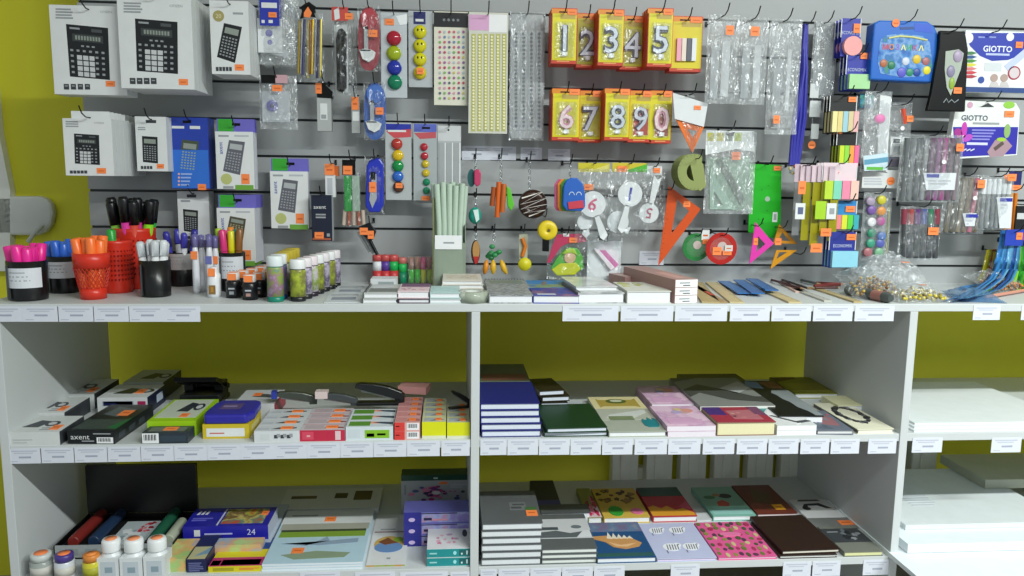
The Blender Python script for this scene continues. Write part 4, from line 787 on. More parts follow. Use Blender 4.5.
it = Item('toy_pack', 'black hanging pack with a clear oval showing a lilac and green toy', 'toy', 950, 31, .265); m = MB(); it.poly(m, [(938, 31), (963, 32), (966, 50), (963, 112), (925, 111), (929, 95), (937, 50)], -.01, .004, M('0c0e0f', .4, spec=.25)); it.root(m, .003)
m = MB(); it.poly(m, [(943, 52), (956, 50), (961, 54), (958, 70), (951, 88), (948, 96), (944, 88), (942, 70)], -.012, -.01, M('aab4a8', .3)); it.ball(m, 955, 57, 5, 6, 1.5, M('a99ab4', .4), -.012); it.ball(m, 948, 72, 4.5, 6, 1.5, M('8a84a0', .4), -.012); it.ball(m, 949, 84, 3.2, 6, 1.2, M('8fae3c', .4), -.012); it.part('toy', m)
m = MB(); it.tube(m, [(941, 103, -.0105), (944, 99, -.0105), (946, 103, -.0105), (949, 100, -.0105), (952, 103, -.0105), (956, 100, -.0105)], .5, M('9aa4a8'), 5); it.part('lettering', m); it.sticker(950.5, 88, 959, 94, -.0125); it.hook('black toy pack')
# felt pens
it = Item('felt_pen_set', 'white and blue felt pen set with a rainbow of pens, higher of two', 'felt pen set', 992, 32, .28); m = MB(); it.rect(m, 961, 32, 1032, 92, 0, .02, M('e6eaea', .4)); a = it.R4(961, 88, 1032, 92.5)
it.poly(m, [(964, 33), (1031, 33), (1031, 46), (1018, 56), (1008, 60), (992, 61), (980, 56), (970, 46)], -.0005, 0, M('2136a8', .4)); it.rect(m, 961, 87.5, 1032, 92.5, -.0006, 0, M('2c4a86', .4)); it.text(m, 'GIOTTO', 997.5, 49, 6, -.001, M('e9eef6', .4), off=.02); it.rect(m, 985, 53.5, 1010, 55.5, -.001, 0, M('b8c4e6'))
it.disc(m, 968, 38, 5.4, -.001, 0, PAPER); it.disc(m, 1010, 37, 4, -.001, 0, PAPER); it.rect(m, 978, 36.5, 985, 38, -.001, 0, M('8a9ad8')); it.rect(m, 989, 36.5, 996, 38, -.001, 0, M('8a9ad8'))
for k, c in enumerate(('3f7a4a', '24528a', '3f8a2c', 'd6d03a', 'd87a7a', 'c93f4a', 'b03440')): it.poly(m, [(962, 52+3.9*k), (972, 51.5+3.9*k), (977, 53+3.9*k), (972, 54.8+3.9*k), (962, 54.6+3.9*k)], -.001, 0, M(c, .4))
it.disc(m, 1014, 73, 6.8, -.001, 0, M('a8344a', .4)); it.disc(m, 1014, 73, 5.4, -.0014, 0, M('d4c9cc', .4)); it.disc(m, 981, 80, 3.4, -.001, 0, M('2a4a9c')); it.rect(m, 984, 63, 1002, 71, -.0008, 0, M('d0d6da')); it.poly(m, [(1004, 66), (1030, 44), (1031, 52), (1008, 71)], -.001, 0, M('c2cdea', .4))
for u in (994, 1004): it.disc(m, u, 78, 4, -.001, 0, M('b09a90')); it.poly(m, [(u-5, 87), (u-3, 82), (u+3, 82), (u+5, 87)], -.001, 0, M('c8c4c4'))
it.root(m); it.sticker(1015, 42, 1022.5, 48, -.0015); it.hook('higher felt pen set')
it = Item('felt_pen_set', 'white, purple and blue set with pink and green shapes, lower of two', 'felt pen set', 987, 101, .29); m = MB(); it.poly(m, [(957, 100), (1016, 103), (1020, 110), (1017, 155), (954, 159), (951, 135)], 0, .02, M('e4e8e4', .4))
it.poly(m, [(953, 127), (1018, 127), (1016, 154), (955, 157)], -.0006, 0, M('2f2aa6', .4)); it.text(m, 'GIOTTO', 974.5, 118, 5.4, -.001, M('3c4460', .5), off=.015); it.rect(m, 972, 122.5, 1000, 124.5, -.0008, 0, GREY); it.disc(m, 961, 104.5, 4, -.001, 0, M('7fc04a')); it.disc(m, 970, 105, 3, -.001, 0, M('cfa0b8')); it.oval(m, 1009, 105, 6, 3.5, -.001, 0, M('8fc844')); it.poly(m, [(980, 107), (988, 103), (994, 107)], -.001, 0, INK)
for k in range(4): it.rect(m, 971, 129.5+3*k, 996-2*k, 131+3*k, -.001, 0, M('8a8ad4'))
it.rect(m, 966, 142.5, 988, 145, -.001, 0, M('d4d6f0')); it.oval(m, 964, 130, 3, 8, -.0012, 0, M('c83ab0')); it.oval(m, 958, 133, 4, 5, -.0012, 0, M('a82a8c'), rot=.6); it.oval(m, 967, 138, 6, 3.4, -.0012, 0, M('b84ac0'), rot=.4); it.oval(m, 1007, 131, 3.4, 7, -.0012, 0, M('8fb46a')); it.poly(m, [(987, 152), (995, 140), (1005, 138), (1012, 146), (1003, 156), (990, 157)], -.0012, 0, M('a88a94')); it.poly(m, [(993, 148), (1002, 141), (1004, 144), (995, 151)], -.0015, 0, M('5a4a44')); it.oval(m, 1001, 139.5, 5, 2, -.0016, 0, M('9fc83a'))
for k in range(3): it.tube(m, [(962+4*k, 151, -.0012), (966+4*k, 149, -.0012)], .7, M('dfe2f0'), 5)
it.root(m); it.sticker(1004, 111, 1014, 117, -.0015); it.hook('lower felt pen set')
# pens in packs
def pen_pack(label, u0, v0, u1, v1, Y, cols, lean, short, st=None, dot=None, card=None, name='pen_pack', r=None, cap=None, frac=1.0, film=True):
    it = Item(name, label, 'pen pack', (u0+u1)/2, v0, Y); n = len(cols); w = (u1-u0-abs(lean))/n
    for k, c in enumerate(cols):
        m = MB(); a = u0+w*(k+.5)+max(0, lean); b = a-lean; rr = r or w*.42; cc = M(c, .35)
        it.tube(m, [(a, v0+3, 0), (b, v0+(v1-v0)*frac-2, 0)], rr, cc, 8)
        if cap: it.tube(m, [(a, v0+3, 0), (a-lean*.28, v0+3+(v1-v0)*.28, 0)], rr*1.15, M(cap[k % len(cap)], .35), 8)
        it.part('pen', m)
    if card:
        a, b, c, d_, txt = card; m = MB(); it.poly(m, [(a, b), (c, b), (c-2, d_), (a+3, d_)], -.011, -.010, M('d9dde2', .4)); lb = it.part('label_card', m); m = MB(); it.rect(m, a+3, b+1, a+16, b+4.5, -.0115, -.011, EC); it.part('logo', m, None, lb); m = MB()
        for k in range(2): it.rect(m, a+4, b+7+3*k, c-5-3*k, b+8.4+3*k, -.0115, -.011, LGREY)
        it.part('print', m, None, lb)
    if film: m = MB(); it.bag(m, u0-1, v0, u1+1, v1, .03, BAG, int(u0)); it.part('wrapper', m)
    if st: it.sticker(*st, -.018)
    if dot: m = MB(); it.disc(m, dot[0], dot[1], 2.2, -.018, -.0172, PAPER, 12); it.part('price_dot', m)
    it.hook(short)
pen_pack('wide clear pack of grey and purple pens with a white and navy label', 898, 135, 962, 202, .27, ['5f6466', '74797b', '5a5f62', '8a8d90', '6a4a66', '8a5a86', '9a4a80', '6f5a6a', '80757c'], 6, 'grey and purple pens', (952, 144, 960, 151.5), (940, 162), (921, 173, 954, 190, ''))
pen_pack('clear pack of brown and pink pencils leaning beside the purple pens', 942, 175, 986, 234, .28, ['6f6a5a', '5c5648', '867c6a', '7a6a54', 'b86a80', '6a6048'], 9, 'brown and pink pencils', (973, 180, 981, 188), (971, 198), (960, 213, 974, 226, ''))
pen_pack('clear pack of grey markers with white bands near the right end of the panel', 978, 176, 1012, 230, .27, ['7b8082', '898e90', '70767a', '969b9e', '848a8c', '8e9396'], 4, 'grey markers', (1003, 174, 1012, 181), None, (994, 197, 1010, 228, ''), cap=['dfe3e6'])
pen_pack('dark pack of markers with red, purple and green caps', 899, 206, 940, 260, .29, ['3f4244', '4a4d50', '383b3d', '45484a', '3c3f42', '484b4e'], 2, 'dark coloured cap markers', (924, 227, 935, 234.5), None, None, cap=['8a3a4a', 'a84a4a', '6a3a7a', '44549a', '2f7a5a'])
pen_pack('orange pencils hanging at the right end beside the grey markers', 1002, 190, 1018, 236, .31, ['d9861c', 'e0962a', 'd27a1a'], 3, 'orange pencils', None, None, None, film=False)
it = Item('pen_pack', 'blue topped narrow pack with two orange stickers at the right end', 'pen pack', 1015, 171, .33); m = MB(); it.rect(m, 1008, 171, 1021, 190, -.003, 0, NAVY); it.root(m); it.sticker(1003, 175, 1009, 180, -.004); it.sticker(1010, 185, 1020, 190, -.004); it.hook('narrow blue topped pack')
it = Item('brush_pack', 'clear hanging pack with a white brush and pink flower', 'stationery pack', 877, 92, .28); m = MB(); it.poly(m, [(879, 95), (890, 97), (886, 160), (876, 158)], -.006, 0, M('d9dddf', .4)); it.ball(m, 878, 119, 6, 5, 2, M('dc7ab0', .5), -.008); it.part('brush', m)
m = MB(); it.poly(m, [(861, 156), (886, 153), (885, 170), (862, 171)], -.012, -.011, M('c9dde6', .35)); it.poly(m, [(862, 160), (886, 157), (886, 162), (862, 165)], -.0125, -.012, M('5f9ab8', .4)); it.rect(m, 864, 167, 881, 170, -.0125, -.012, M('5fb43a', .4)); it.part('label_print', m); m = MB(); it.bag(m, 862, 92, 890, 172, .026, BAG2, 41); it.part('wrapper', m); it.hook('white brush pack')
it = Item('brush_pack', 'clear pack with a red and orange pen above a white card', 'stationery pack', 902, 104, .31); m = MB(); it.tube(m, [(902, 109, -.004), (904, 124, -.004)], 2.4, M('d8482a', .4), 8); it.part('pen', m); m = MB(); it.rect(m, 889, 137, 908, 155, -.006, -.005, CARD); it.rect(m, 892, 139, 899, 143, -.0065, -.006, INK); it.rect(m, 892, 146, 898, 152, -.0065, -.006, LGREY); it.part('label_print', m); m = MB(); it.rect(m, 886, 157, 907, 166, -.006, -.005, M('6f6a7a', .4)); it.part('label_print', m)
m = MB(); it.bag(m, 886, 103, 911, 168, .022, BAG, 42); it.part('wrapper', m); it.sticker(904, 116, 911, 122, -.012); m = MB(); it.disc(m, 900, 128.5, 2.2, -.0125, -.012, PAPER, 12); it.part('price_dot', m); it.hook('red pen pack')
it = Item('place_card_pack', 'small white card with an orange blot under the white brush pack', 'card', 880, 168, .30); m = MB(); it.rect(m, 861, 170, 900, 188, -.003, 0, M('d6d9d8', .4)); it.poly(m, [(878, 172), (884, 170.5), (887, 173)], -.0035, -.003, INK); it.bars(m, 863, 178, 883, 186, 3, -.0034, LGREY, 5); it.root(m); it.sticker(886, 177, 894, 185, -.004, None, True); it.hook('small white card')
it = Item('paint_pack', 'clear hanging pack of ten round watercolour paints in two columns', 'paint set', 875, 193, .30)
for (u, v, c) in ((869, 201, 'a89ab0'), (880, 200, 'c9c23a'), (870, 210, '7a5aa0'), (879.5, 211, 'd9924a'), (870, 222, 'e4e4e6'), (879, 221, 'b8609a'), (870, 233, '2f8a6a'), (880, 236, '5a7ab8'), (869, 243, '3f9a7c'), (878.5, 243, '5a64b0'), (866, 252, 'a86a70'), (877, 252, '7ab08a')):
    m = MB(); x, z = it.L(u, v); m.lathe([(4.6*it.s, 0), (4.6*it.s, .01), (4*it.s, .012), (0, .012)], M(c, .4), x, z, 16, 'y', 0); it.part('paint', m)
m = MB(); it.rect(m, 862, 193, 890, 260, .002, .004, M('a9aeae', .3, 0, .6)); it.tube(m, [(889, 205, 0), (886, 255, 0)], .7, M('9aa03a', .4), 6); it.part('tray', m); m = MB(); it.bag(m, 861, 192, 891, 261, .026, BAG, 43); it.part('wrapper', m); it.hook('watercolour paints')
# right end, low
it = Item('magnet_pack', 'dark hanging pack with pink print at the very right of the panel', 'stationery pack', 1022, 204, .31); m = MB(); it.rect(m, 1012, 206, 1036, 246, -.01, .004, M('16191c', .4)); it.rect(m, 1014, 213, 1034, 219, -.0105, -.01, M('c9ccce')); it.poly(m, [(1017, 232), (1034, 229), (1034, 240), (1018, 240)], -.0105, -.01, M('b84a68')); it.root(m); it.hook('dark pink printed pack')
# ================================================================ things standing on the counter
class Stand:                                            # upright thing on a level plane; read off by its foot (u, v) on z
    def __init__(s, name, label, cat, u, v, z=0, group=None):
        s.P = G(u, v, z); s.s = SC(s.P); s.name, s.label, s.cat, s.group, s.o = name, label, cat, group, None
    root = Flat.root; part = Flat.part; yaw = 0
    def back(s, d):                                     # step back along the line of sight, foot staying on its level
        k = (s.P.y+d-CAM.y)/(s.P.y-CAM.y); s.P.x = CAM.x+(s.P.x-CAM.x)*k; s.P.y += d
def cup(label, u, v, wpx, hpx, mat, lab=None, kind='round', group=None):
    st = Stand('pen_cup', label, 'pen cup', u, v, 0, group); r = wpx*st.s/2; h = hpx*st.s; st.back(r); st.r, st.h = r, h; m = MB()
    if kind == 'round':
        m.lathe([(r*.93, 0), (r*.95, .004), (r, h), (r*.94, h), (r*.88, .006), (0, .006)], mat, 0, 0, 24); m.box(-r*.62, -r*.56, -r*.97, -r*.8, h*.05, h*.9, M('4a4d50', .3))
    elif kind == 'mesh':
        m.lathe([(r*.7, 0), (r*.74, h*.24)], mat, 0, 0, 24); m.lathe([(r*.7, .004), (0, .004)], mat, 0, 0, 24); m.lathe([(r*.96, h*.68), (r, h), (r*.94, h), (r*.9, h*.68)], mat, 0, 0, 24)
        for k in range(26):
            for d in (-1, 1):
                pts = []
                for j in range(6): t = j/5; a = 2*math.pi*k/26+d*t*.75; rr = r*(.74+.22*t); pts.append((rr*math.cos(a), rr*math.sin(a), h*(.24+.45*t)))
                m.tube(pts, .0011, mat, 4)
    else:
        n = 40; vs = []
        m.lathe([(r*.92, 0), (r*.92, h*.04), (r*.97, h*.12), (r*.95, h*.16), (r*.97, h*.5), (r, h*.94), (r*1.02, h), (r*.95, h), (r*.9, .006), (0, .006)], mat, 0, 0, 24)
        for j in range(7):
            for k in range(30): a = 2*math.pi*k/30; z = h*(.25+.09*j); m.box(r*.985*math.cos(a)-.0015, r*.985*math.cos(a)+.0015, r*.985*math.sin(a)-.0015, r*.985*math.sin(a)+.0015, z, z+h*.03, M('8c160c', .5))
    st.root(m)
    if lab:
        a, b = lab; m = MB(); n = 14; rr = r*1.012
        pts = [(rr*math.sin(t), -rr*math.cos(t)) for t in [R(-68)+R(136)*k/n for k in range(n+1)]]
        vs = [(x, y, h*a) for x, y in pts]+[(x, y, h*b) for x, y in pts]; fs = [(k, k+1, n+2+k, n+1+k) for k in range(n)]
        m.add(vs, fs, M('d9dde4' if a < .5 else 'b5b3b4', .6))
        for (c, t0, t1) in ((.35, -.5, .5), (.55, -.6, .4), (.75, -.4, .3)):
            z = h*(a+(b-a)*c); q = [R(68)*(t0+(t1-t0)*k/5) for k in range(6)]; r2 = rr*1.003
            m.add([(r2*math.sin(t), -r2*math.cos(t), z) for t in q]+[(r2*math.sin(t), -r2*math.cos(t), z+h*.025) for t in q], [(k, k+1, 7+k, 6+k) for k in range(5)], GREY)
        st.part('paper_label', m)
    return st
def in_cup(st, n, hh, draw, name, label, cat, group, spread=.72, lean=.12, seed=1, z0=.012):
    q = random.Random(seed); out = []
    for k in range(n):
        a = 2*math.pi*(k+.35)/n if n > 1 else 4.7; rr = st.r*spread*(1 if n < 6 or k % 3 else .45)
        x, y = rr*math.cos(a), rr*math.sin(a); m = MB(); L = st.h*hh*q.uniform(.95, 1.03)
        b = Vector((x*.62, y*.62, z0)); t = Vector((x*(1+lean), y*(1+lean), z0+L)); d = (t-b)
        m.T = Matrix.Translation(b) @ Vector((0, 0, 1)).rotation_difference(d).to_matrix().to_4x4()
        lab = label[k] if isinstance(label, (list, tuple)) else label
        o = draw(m, d.length, name, st.P, k); tag(o, lab, cat, group); out.append(o)
    return out
def two(m, name, loc, extra):                           # body mesh plus a list of (part, mesh)
    o = m.build(name, None, loc)
    for p, mm in extra: mm.build(p, o)
    return o
def marker(col, capc=None, r=.0085):
    def f(m, L, name, loc, k):
        c = col[k % len(col)] if isinstance(col, (list, tuple)) else col
        m.lathe([(r*.92, 0), (r, .004), (r, L*.62)], M(c, .4), 0, 0, 12); cp = MB(); cp.T = m.T; cc = M(capc or c, .3)
        cp.lathe([(r*1.05, L*.62), (r*1.08, L*.64), (r*1.02, L*.985), (r*.8, L), (0, L)], cc, 0, 0, 12); return two(m, name, loc, [('cap', cp)])
    return f
def pen(body, tip, r=.005):
    def f(m, L, name, loc, k):
        c = body[k % len(body)]; m.lathe([(r*.4, 0), (r, .012), (r, L*.7)], M(c, .3), 0, 0, 10); cp = MB(); cp.T = m.T; t = M(tip[k % len(tip)], .3)
        cp.lathe([(r*1.15, L*.7), (r*1.15, L*.95), (r*.7, L), (0, L)], t, 0, 0, 10); cp.T = m.T; b = cp; a = MB(); a.T = m.T; a.box(-.0015, .0015, -r*1.9, -r*1.1, L*.72, L*.97, t); return two(m, name, loc, [('cap', b), ('clip', a)])
    return f
BK = M('101214', .3); RD = M('d4301c', .35)
c = cup('black pen cup with white paper label full of pink markers', 29.5, 302, 37, 40, BK, (.34, .84)); in_cup(c, 10, 1.26, marker('f02a9a', None, .0112), 'marker', 'bright pink marker standing in the black cup nearest the counter end', 'marker', 'pink markers in the black cup', .64, .3)
c = cup('black pen cup with white paper label full of blue markers', 65.5, 294, 32, 37, BK, (.42, .86)); in_cup(c, 10, 1.28, marker('2f68cf', None, .0098), 'marker', 'blue capped marker standing in the second black cup', 'marker', 'blue markers in the black cup', .64, .25)
c = cup('red open-weave pencil cup holding orange markers', 94, 301, 35, 47, RD, None, 'mesh'); in_cup(c, 9, 1.22, marker('ff7a34', None, .0105), 'marker', 'orange marker standing in the red open-weave cup', 'marker', 'orange markers in the red cup', .6, .3)
c = cup('red plastic pencil cup with a single green marker', 118, 294, 31, 53, RD, None, 'grid'); in_cup(c, 1, 1.16, marker('25a53a', None, .0105), 'marker', 'green capped marker standing in the middle red cup', 'marker', None, .5, 0)
c = cup('tallest red pencil cup, full of black capped colour markers', 137.5, 290, 40, 61, RD, None, 'grid')
cols = ['e0e62a', '2fae4a', 'd94a3a', '8fdc2a', '2fae4a', 'e03aa0', 'b8dc2a', 'd0e04a', '8ecb4a', '2fae4a', 'e03aa0', 'd94a3a', 'e03aa0', '8fdc2a']
def bm(m, L, name, loc, k):
    r = .0118; m.lathe([(r*.8, 0), (r, .01), (r, L*.72)], M(cols[k], .4), 0, 0, 12); cp = MB(); cp.T = m.T; cp.lathe([(r*1.12, L*.72), (r*1.12, L*.97), (r*.8, L), (0, L)], BK, 0, 0, 12); return two(m, name, loc, [('cap', cp)])
nm = {'e0e62a': 'yellow', '2fae4a': 'green', 'e03aa0': 'pink', 'd94a3a': 'red', '8fdc2a': 'lime', 'b8dc2a': 'yellow-green', 'd0e04a': 'pale yellow', '8ecb4a': 'leaf green'}
for k, o in enumerate(in_cup(c, 14, 1.4, bm, 'marker', [nm[x]+' marker with black cap in the tallest red cup' for x in cols], 'marker', None, .68, .5, 3)):
    if nm[cols[k]] in ('green', 'pink', 'red', 'lime'): o['group'] = nm[cols[k]]+' black capped markers'
c = cup('plain black pen cup of white pens in front of the tallest red cup', 156.5, 298, 30, 37, BK); in_cup(c, 9, 1.4, pen(['e6e8ea'], ['d9dde0', 'c9ced2'], .0088), 'ballpoint_pen', 'white ballpoint pen standing in the plain black cup', 'pen', 'white pens in the black cup', .8, .1, 4)
m = MB(); m.box(-.006, .006, -.001, 0, 0, .022, ORANGE); m.build('price_sticker', c.o, (.0, -c.r*.4, c.h*1.12))
c = cup('black pen cup with grey paper label and a few blue pens', 183, 287, 27, 34, BK, (.5, .97)); in_cup(c, 4, 1.5, pen(['3c3aa8', 'dfe2ea'], ['3a38a0', '4a48b4'], .008), 'ballpoint_pen', 'blue capped ballpoint pen in the cup with the grey label', 'pen', 'blue pens in the grey labelled cup', .8, .3, 6)
c = cup('black pen cup with white paper label full of highlighters', 233, 292, 26.5, 39, BK, (.34, .9))
hl = ['13857f', 'd9d01a', 'e88a2a', 'd8337a', 'a8cc2a', 'd8337a', 'd9d01a', '8a5a2a']; hn = {'13857f': 'teal', 'd9d01a': 'yellow', 'e88a2a': 'orange', 'd8337a': 'pink', 'a8cc2a': 'lime green', '8a5a2a': 'brown'}
for k, o in enumerate(in_cup(c, 8, 1.5, marker(hl, None, .0085), 'highlighter', [hn[x]+' highlighter standing in the white labelled black cup' for x in hl], 'highlighter', None, .78, .15, 7)):
    if hn[hl[k]] in ('yellow', 'pink'): o['group'] = hn[hl[k]]+' highlighters in the cup'
# white tubes of correction fluid
for k, (u, v, h) in enumerate(((197, 294, 60), (203.5, 293, 58), (211, 294, 60), (217, 293, 57))):
    st = Stand('correction_pen', 'tall white correction pen with purple end, '+ORD[k]+' of four by the blue pen cup', 'correction pen', u, v); L = h*st.s; r = .0088; m = MB(); st.back(.012+.012*(k % 2))
    m.lathe([(r*.75, 0), (r, .01), (r*1.02, L*.45), (r*.9, L*.68), (r*.35, L*.93)], M('dfe2e8', .3), 0, 0, 12); st.root(m); m = MB(); m.lathe([(r*.95, L*.78), (r*.9, L*.98), (0, L)], M('6f6aa8', .2, 0, .75), 0, 0, 12); st.part('cap', m)
    if k != 1: m = MB(); z = L*(.58 if k == 0 else .5); m.box(-.008, .008, -r-.0015, -r-.0006, z, z+.02, ORANGE if k != 2 else M('6a70b0')); st.part('price_sticker', m)
st = Stand('correction_pen', 'short white correction bottle with brown picture in front of the tall ones', 'correction pen', 214.5, 297); L = 30*st.s; m = MB(); st.back(.002); m.lathe([(.016, 0), (.0165, .01), (.016, L*.75), (.009, L*.92), (.009, L), (0, L)], M('e6e8ec', .3), 0, 0, 16); m.box(-.008, .008, -.0172, -.0164, L*.12, L*.42, M('8a6a3a', .5)); m.box(-.003, .003, -.0175, -.0170, L*.2, L*.36, M('b8842c')); st.root(m); m = MB(); m.box(-.0085, .0085, -.0178, -.0166, L*.72, L*.98, ORANGE); st.part('price_sticker', m)
# ink pots, two files running back
def pot(u, v, h, w, label, n=0):
    st = Stand('ink_pot', label, 'ink pot', u, v, 0, 'black ink pots with white lids'); r = w*st.s/2; H = h*st.s; st.back(r); m = MB()
    m.lathe([(r, 0), (r, H*.62), (r*.8, H*.7), (r*.62, H*.72)], M('17181b', .3), 0, 0, 16); m.box(-r*.55, r*.55, -r-.0012, -r*.6, H*.12, H*.5, M('23252a', .4)); m.box(-r*.4, r*.4, -r-.0016, -r-.0011, H*.36, H*.42, LGREY); m.box(-r*.3, r*.3, -r-.0016, -r-.0011, H*.16, H*.28, M('b08a80' if u > 240 else '9aa0a4')); st.root(m)
    m = MB(); m.lathe([(r*.78, H*.7), (r*.82, H*.73), (r*.82, H*.98), (r*.7, H), (0, H)], M('e3e5e6', .4), 0, 0, 16); st.part('lid', m); m = MB(); m.box(-r*.55, r*.55, -r*.86, -r*.7, H*.72, H*.97, ORANGE); m.box(-r*.5, r*.5, -r*.5, r*.3, H+.0002, H+.001, ORANGE); st.part('price_sticker', m); return st
for nmx, (u, v) in (('outer', (234, 298.5)), ('inner', (250.5, 300.5))):
    s0 = pot(u, v, 25.5, 15, 'black ink pot with white lid, front of the '+nmx+' file beside the glitter jars')
    for k in range(1, 7): dup(s0.o, s0.P+Vector((.012*k, .043*k, 0)), 'black ink pot, {} in the {} file beside the glitter jars'.format(ORD[k], nmx), s0.group)
def glit(u, v, h, w, lidc, cols, base, label, group='glitter jars'):
    st = Stand('glitter_jar', label, 'glitter jar', u, v, 0, group); r = w*st.s/2; H = h*st.s; st.back(r); m = MB()
    m.lathe([(r*.96, 0), (r, .003), (r, H*.12)], M(base, .3), 0, 0, 18); m.lathe([(r, H*.12), (r, H*.72), (r*.98, H*.76)], mottled('glit'+cols[0], cols, 45, .35), 0, 0, 18); m.lathe([(r*.98, H*.74), (r*.95, H*.78)], M(base, .3), 0, 0, 18); st.root(m)
    m = MB(); m.lathe([(r*.98, H*.78), (r, H*.79), (r, H*.97), (r*.92, H), (0, H)], M(lidc, .35), 0, 0, 18); st.part('lid', m); return st
gv = [(['b8c0c8', 'a87a9c', '8fa83c', '5a7ab0'], '15806a', 'dfe8ea', 'teal based'), (['a8a0b8', '7a86b8', '8a6a9c', 'b8c040'], '1c3f7a', 'e6eaec', 'navy based'), (['c8c84a', 'a8b83a', '7a7a3a', 'e0dca0'], '1a1c1e', 'e9ecec', 'lime and black'), (['a8a0b8', '6a5a7a', 'c0b8cc', '8a7a9c'], '1a1c1e', 'e6dfe4', 'violet'), (['b878a8', '8fae3a', 'd0c8cc', '6a4a6a'], '2a1c2e', 'e8dce2', 'pink')]
def jar_file(u, v, h, w, seq, n, dx, dy, where, golds=()):
    base = {}
    for k in range(n):
        i = seq[k % len(seq)]; cols, b, lc, nmx = gv[i]
        lab = nmx+' glitter jar, '+(ORD[k]+' from the front in the '+where)
        if k in golds: lc = 'c9b43a'; lab = nmx+' glitter jar with gold lid, '+ORD[k]+' in the '+where
        key = (i, lc)
        if key not in base: st = glit(u, v, h, w, lc, cols, b, lab); base[key] = st.o; P0 = st.P.copy() if k == 0 else P0; st.o.location = P0+Vector((dx*k, dy*k, 0))
        else: dup(base[key], P0+Vector((dx*k, dy*k, 0)), lab, 'glitter jars')
jar_file(276, 302.5, 46, 16.5, [0, 1, 4, 3], 6, .0, .042, 'file beside the ink pots', (2, 3, 4, 5))
jar_file(298.5, 302, 42, 15.5, [2, 3, 4, 2, 3, 2, 3], 7, .008, .042, 'file beside the leaflets')
# leaflets
for k, (a, b, vf, vb, yw) in enumerate(((324, 362, 303, 292, 4), (332, 366, 295, 282, 2))):
    f = Flat('leaflet', ['grey printed leaflet lying on the counter edge beside the glitter jars', 'grey printed leaflet lying behind another beside the glitter jars'][k], 'leaflet', a, b, vf, vf, vb, 0, yw, None, .17 if k == 0 else .16, None, .0015+.002*k); m = MB(); f.block(m, M('c6ccd0', .6)); f.bars(m, .1, .6, .9, .9, 3, GREY, k); f.top(m, .15, .2, .8, .45, M('8b93a0', .6)); f.root(m)
# glue stick / highlighter box behind the notebooks
f = Flat('highlighter_box', 'red printed display box holding stubby capped glue pens', 'display box', 371, 397, 285, 277, 276, 0, 0, None, .07); m = MB(); H = f.th; w, d = f.w, f.d
m.box(0, w, 0, .002, 0, H, M('c2383a', .4)); m.box(0, w, d-.002, d, 0, H, M('c2383a', .4)); m.box(0, .002, 0, d, 0, H, M('c2383a', .4)); m.box(w-.002, w, 0, d, 0, H, M('c2383a', .4)); m.box(0, w, 0, d, 0, .002, CARD); m.box(w*.2, w*.45, -.0004, 0, H*.3, H*.7, M('e8c8c4')); root1 = f.root(m)
def stub(x, y, c, capc, h, label, z=.0, base=None, r=.0135):
    m = MB(); m.lathe([(r, 0), (r, h*.45)], M(base or capc, .4), 0, 0, 14); m.lathe([(r*.98, h*.45), (r*.98, h*.78)], M(c, .4), 0, 0, 14); o = m.build('glue_stick', None, (x, y, z)); tag(o, label, 'glue stick')
    m = MB(); m.lathe([(r*1.05, h*.78), (r*1.05, h*.97), (r*.8, h), (0, h)], M(capc, .35), 0, 0, 14); m.build('cap', o); return o
hz = 29*f.s
for k, (c, n_) in enumerate((('e3e6ea', 'white'), ('5c3a9a', 'purple'), ('1fae54', 'green'))): stub(f.P.x+.017+.0285*k*w/.092, f.P.y+.018, c, 'c4504e', hz, 'stubby glue stick with {} band and red cap in the red box'.format(n_), .0025, 'c4383a')
f2 = Stand('glue_stick', 'x', 'x', 402.5, 284.5); stub(f2.P.x, f2.P.y+.01, '20b558', 'c8726a', 27*f2.s, 'thick green banded glue stick between the red box and the clear jar', 0, '12805c', .0125)
st = Stand('eraser_jar', 'clear square jar of neon highlighters, yellow and green below pink', 'jar', 420.5, 284.5); m = MB(); H = 28*st.s; hw = 12*st.s; st.back(.02)
m.box(-hw, hw, -.018, .018, 0, .002, M('cfd8c8', .2, 0, .6)); m.box(-hw, hw, -.0185, -.018, 0, H, FILM); m.box(-hw, hw, .018, .0185, 0, H, FILM); m.box(-hw-.0005, -hw, -.018, .018, 0, H, FILM); m.box(hw, hw+.0005, -.018, .018, 0, H, FILM); st.root(m)
for k, (c, n_, cc, cn) in enumerate((('4fd43a', 'green', 'c88a7a', 'brown-pink'), ('3fe03a', 'bright green', 'c9907c', 'tan'), ('e6e21a', 'yellow', 'f0468c', 'pink'), ('c9e03a', 'lime', 'c98a8a', 'dusty pink'))):
    r = hw/4.4; m = MB(); x = -hw*.75+hw*.5*k; m.lathe([(r, 0), (r, H*.5)], M(c, .35), 0, 0, 12); o = m.build('highlighter', None, (st.P.x+x, st.P.y-.008+.006*(k % 2), .0025)); tag(o, n_+' highlighter with '+cn+' cap in the clear square jar', 'highlighter'); m = MB(); m.lathe([(r*1.02, H*.5), (r*1.02, H*.92), (0, H*.95)], M(cc, .35), 0, 0, 12); m.build('cap', o)
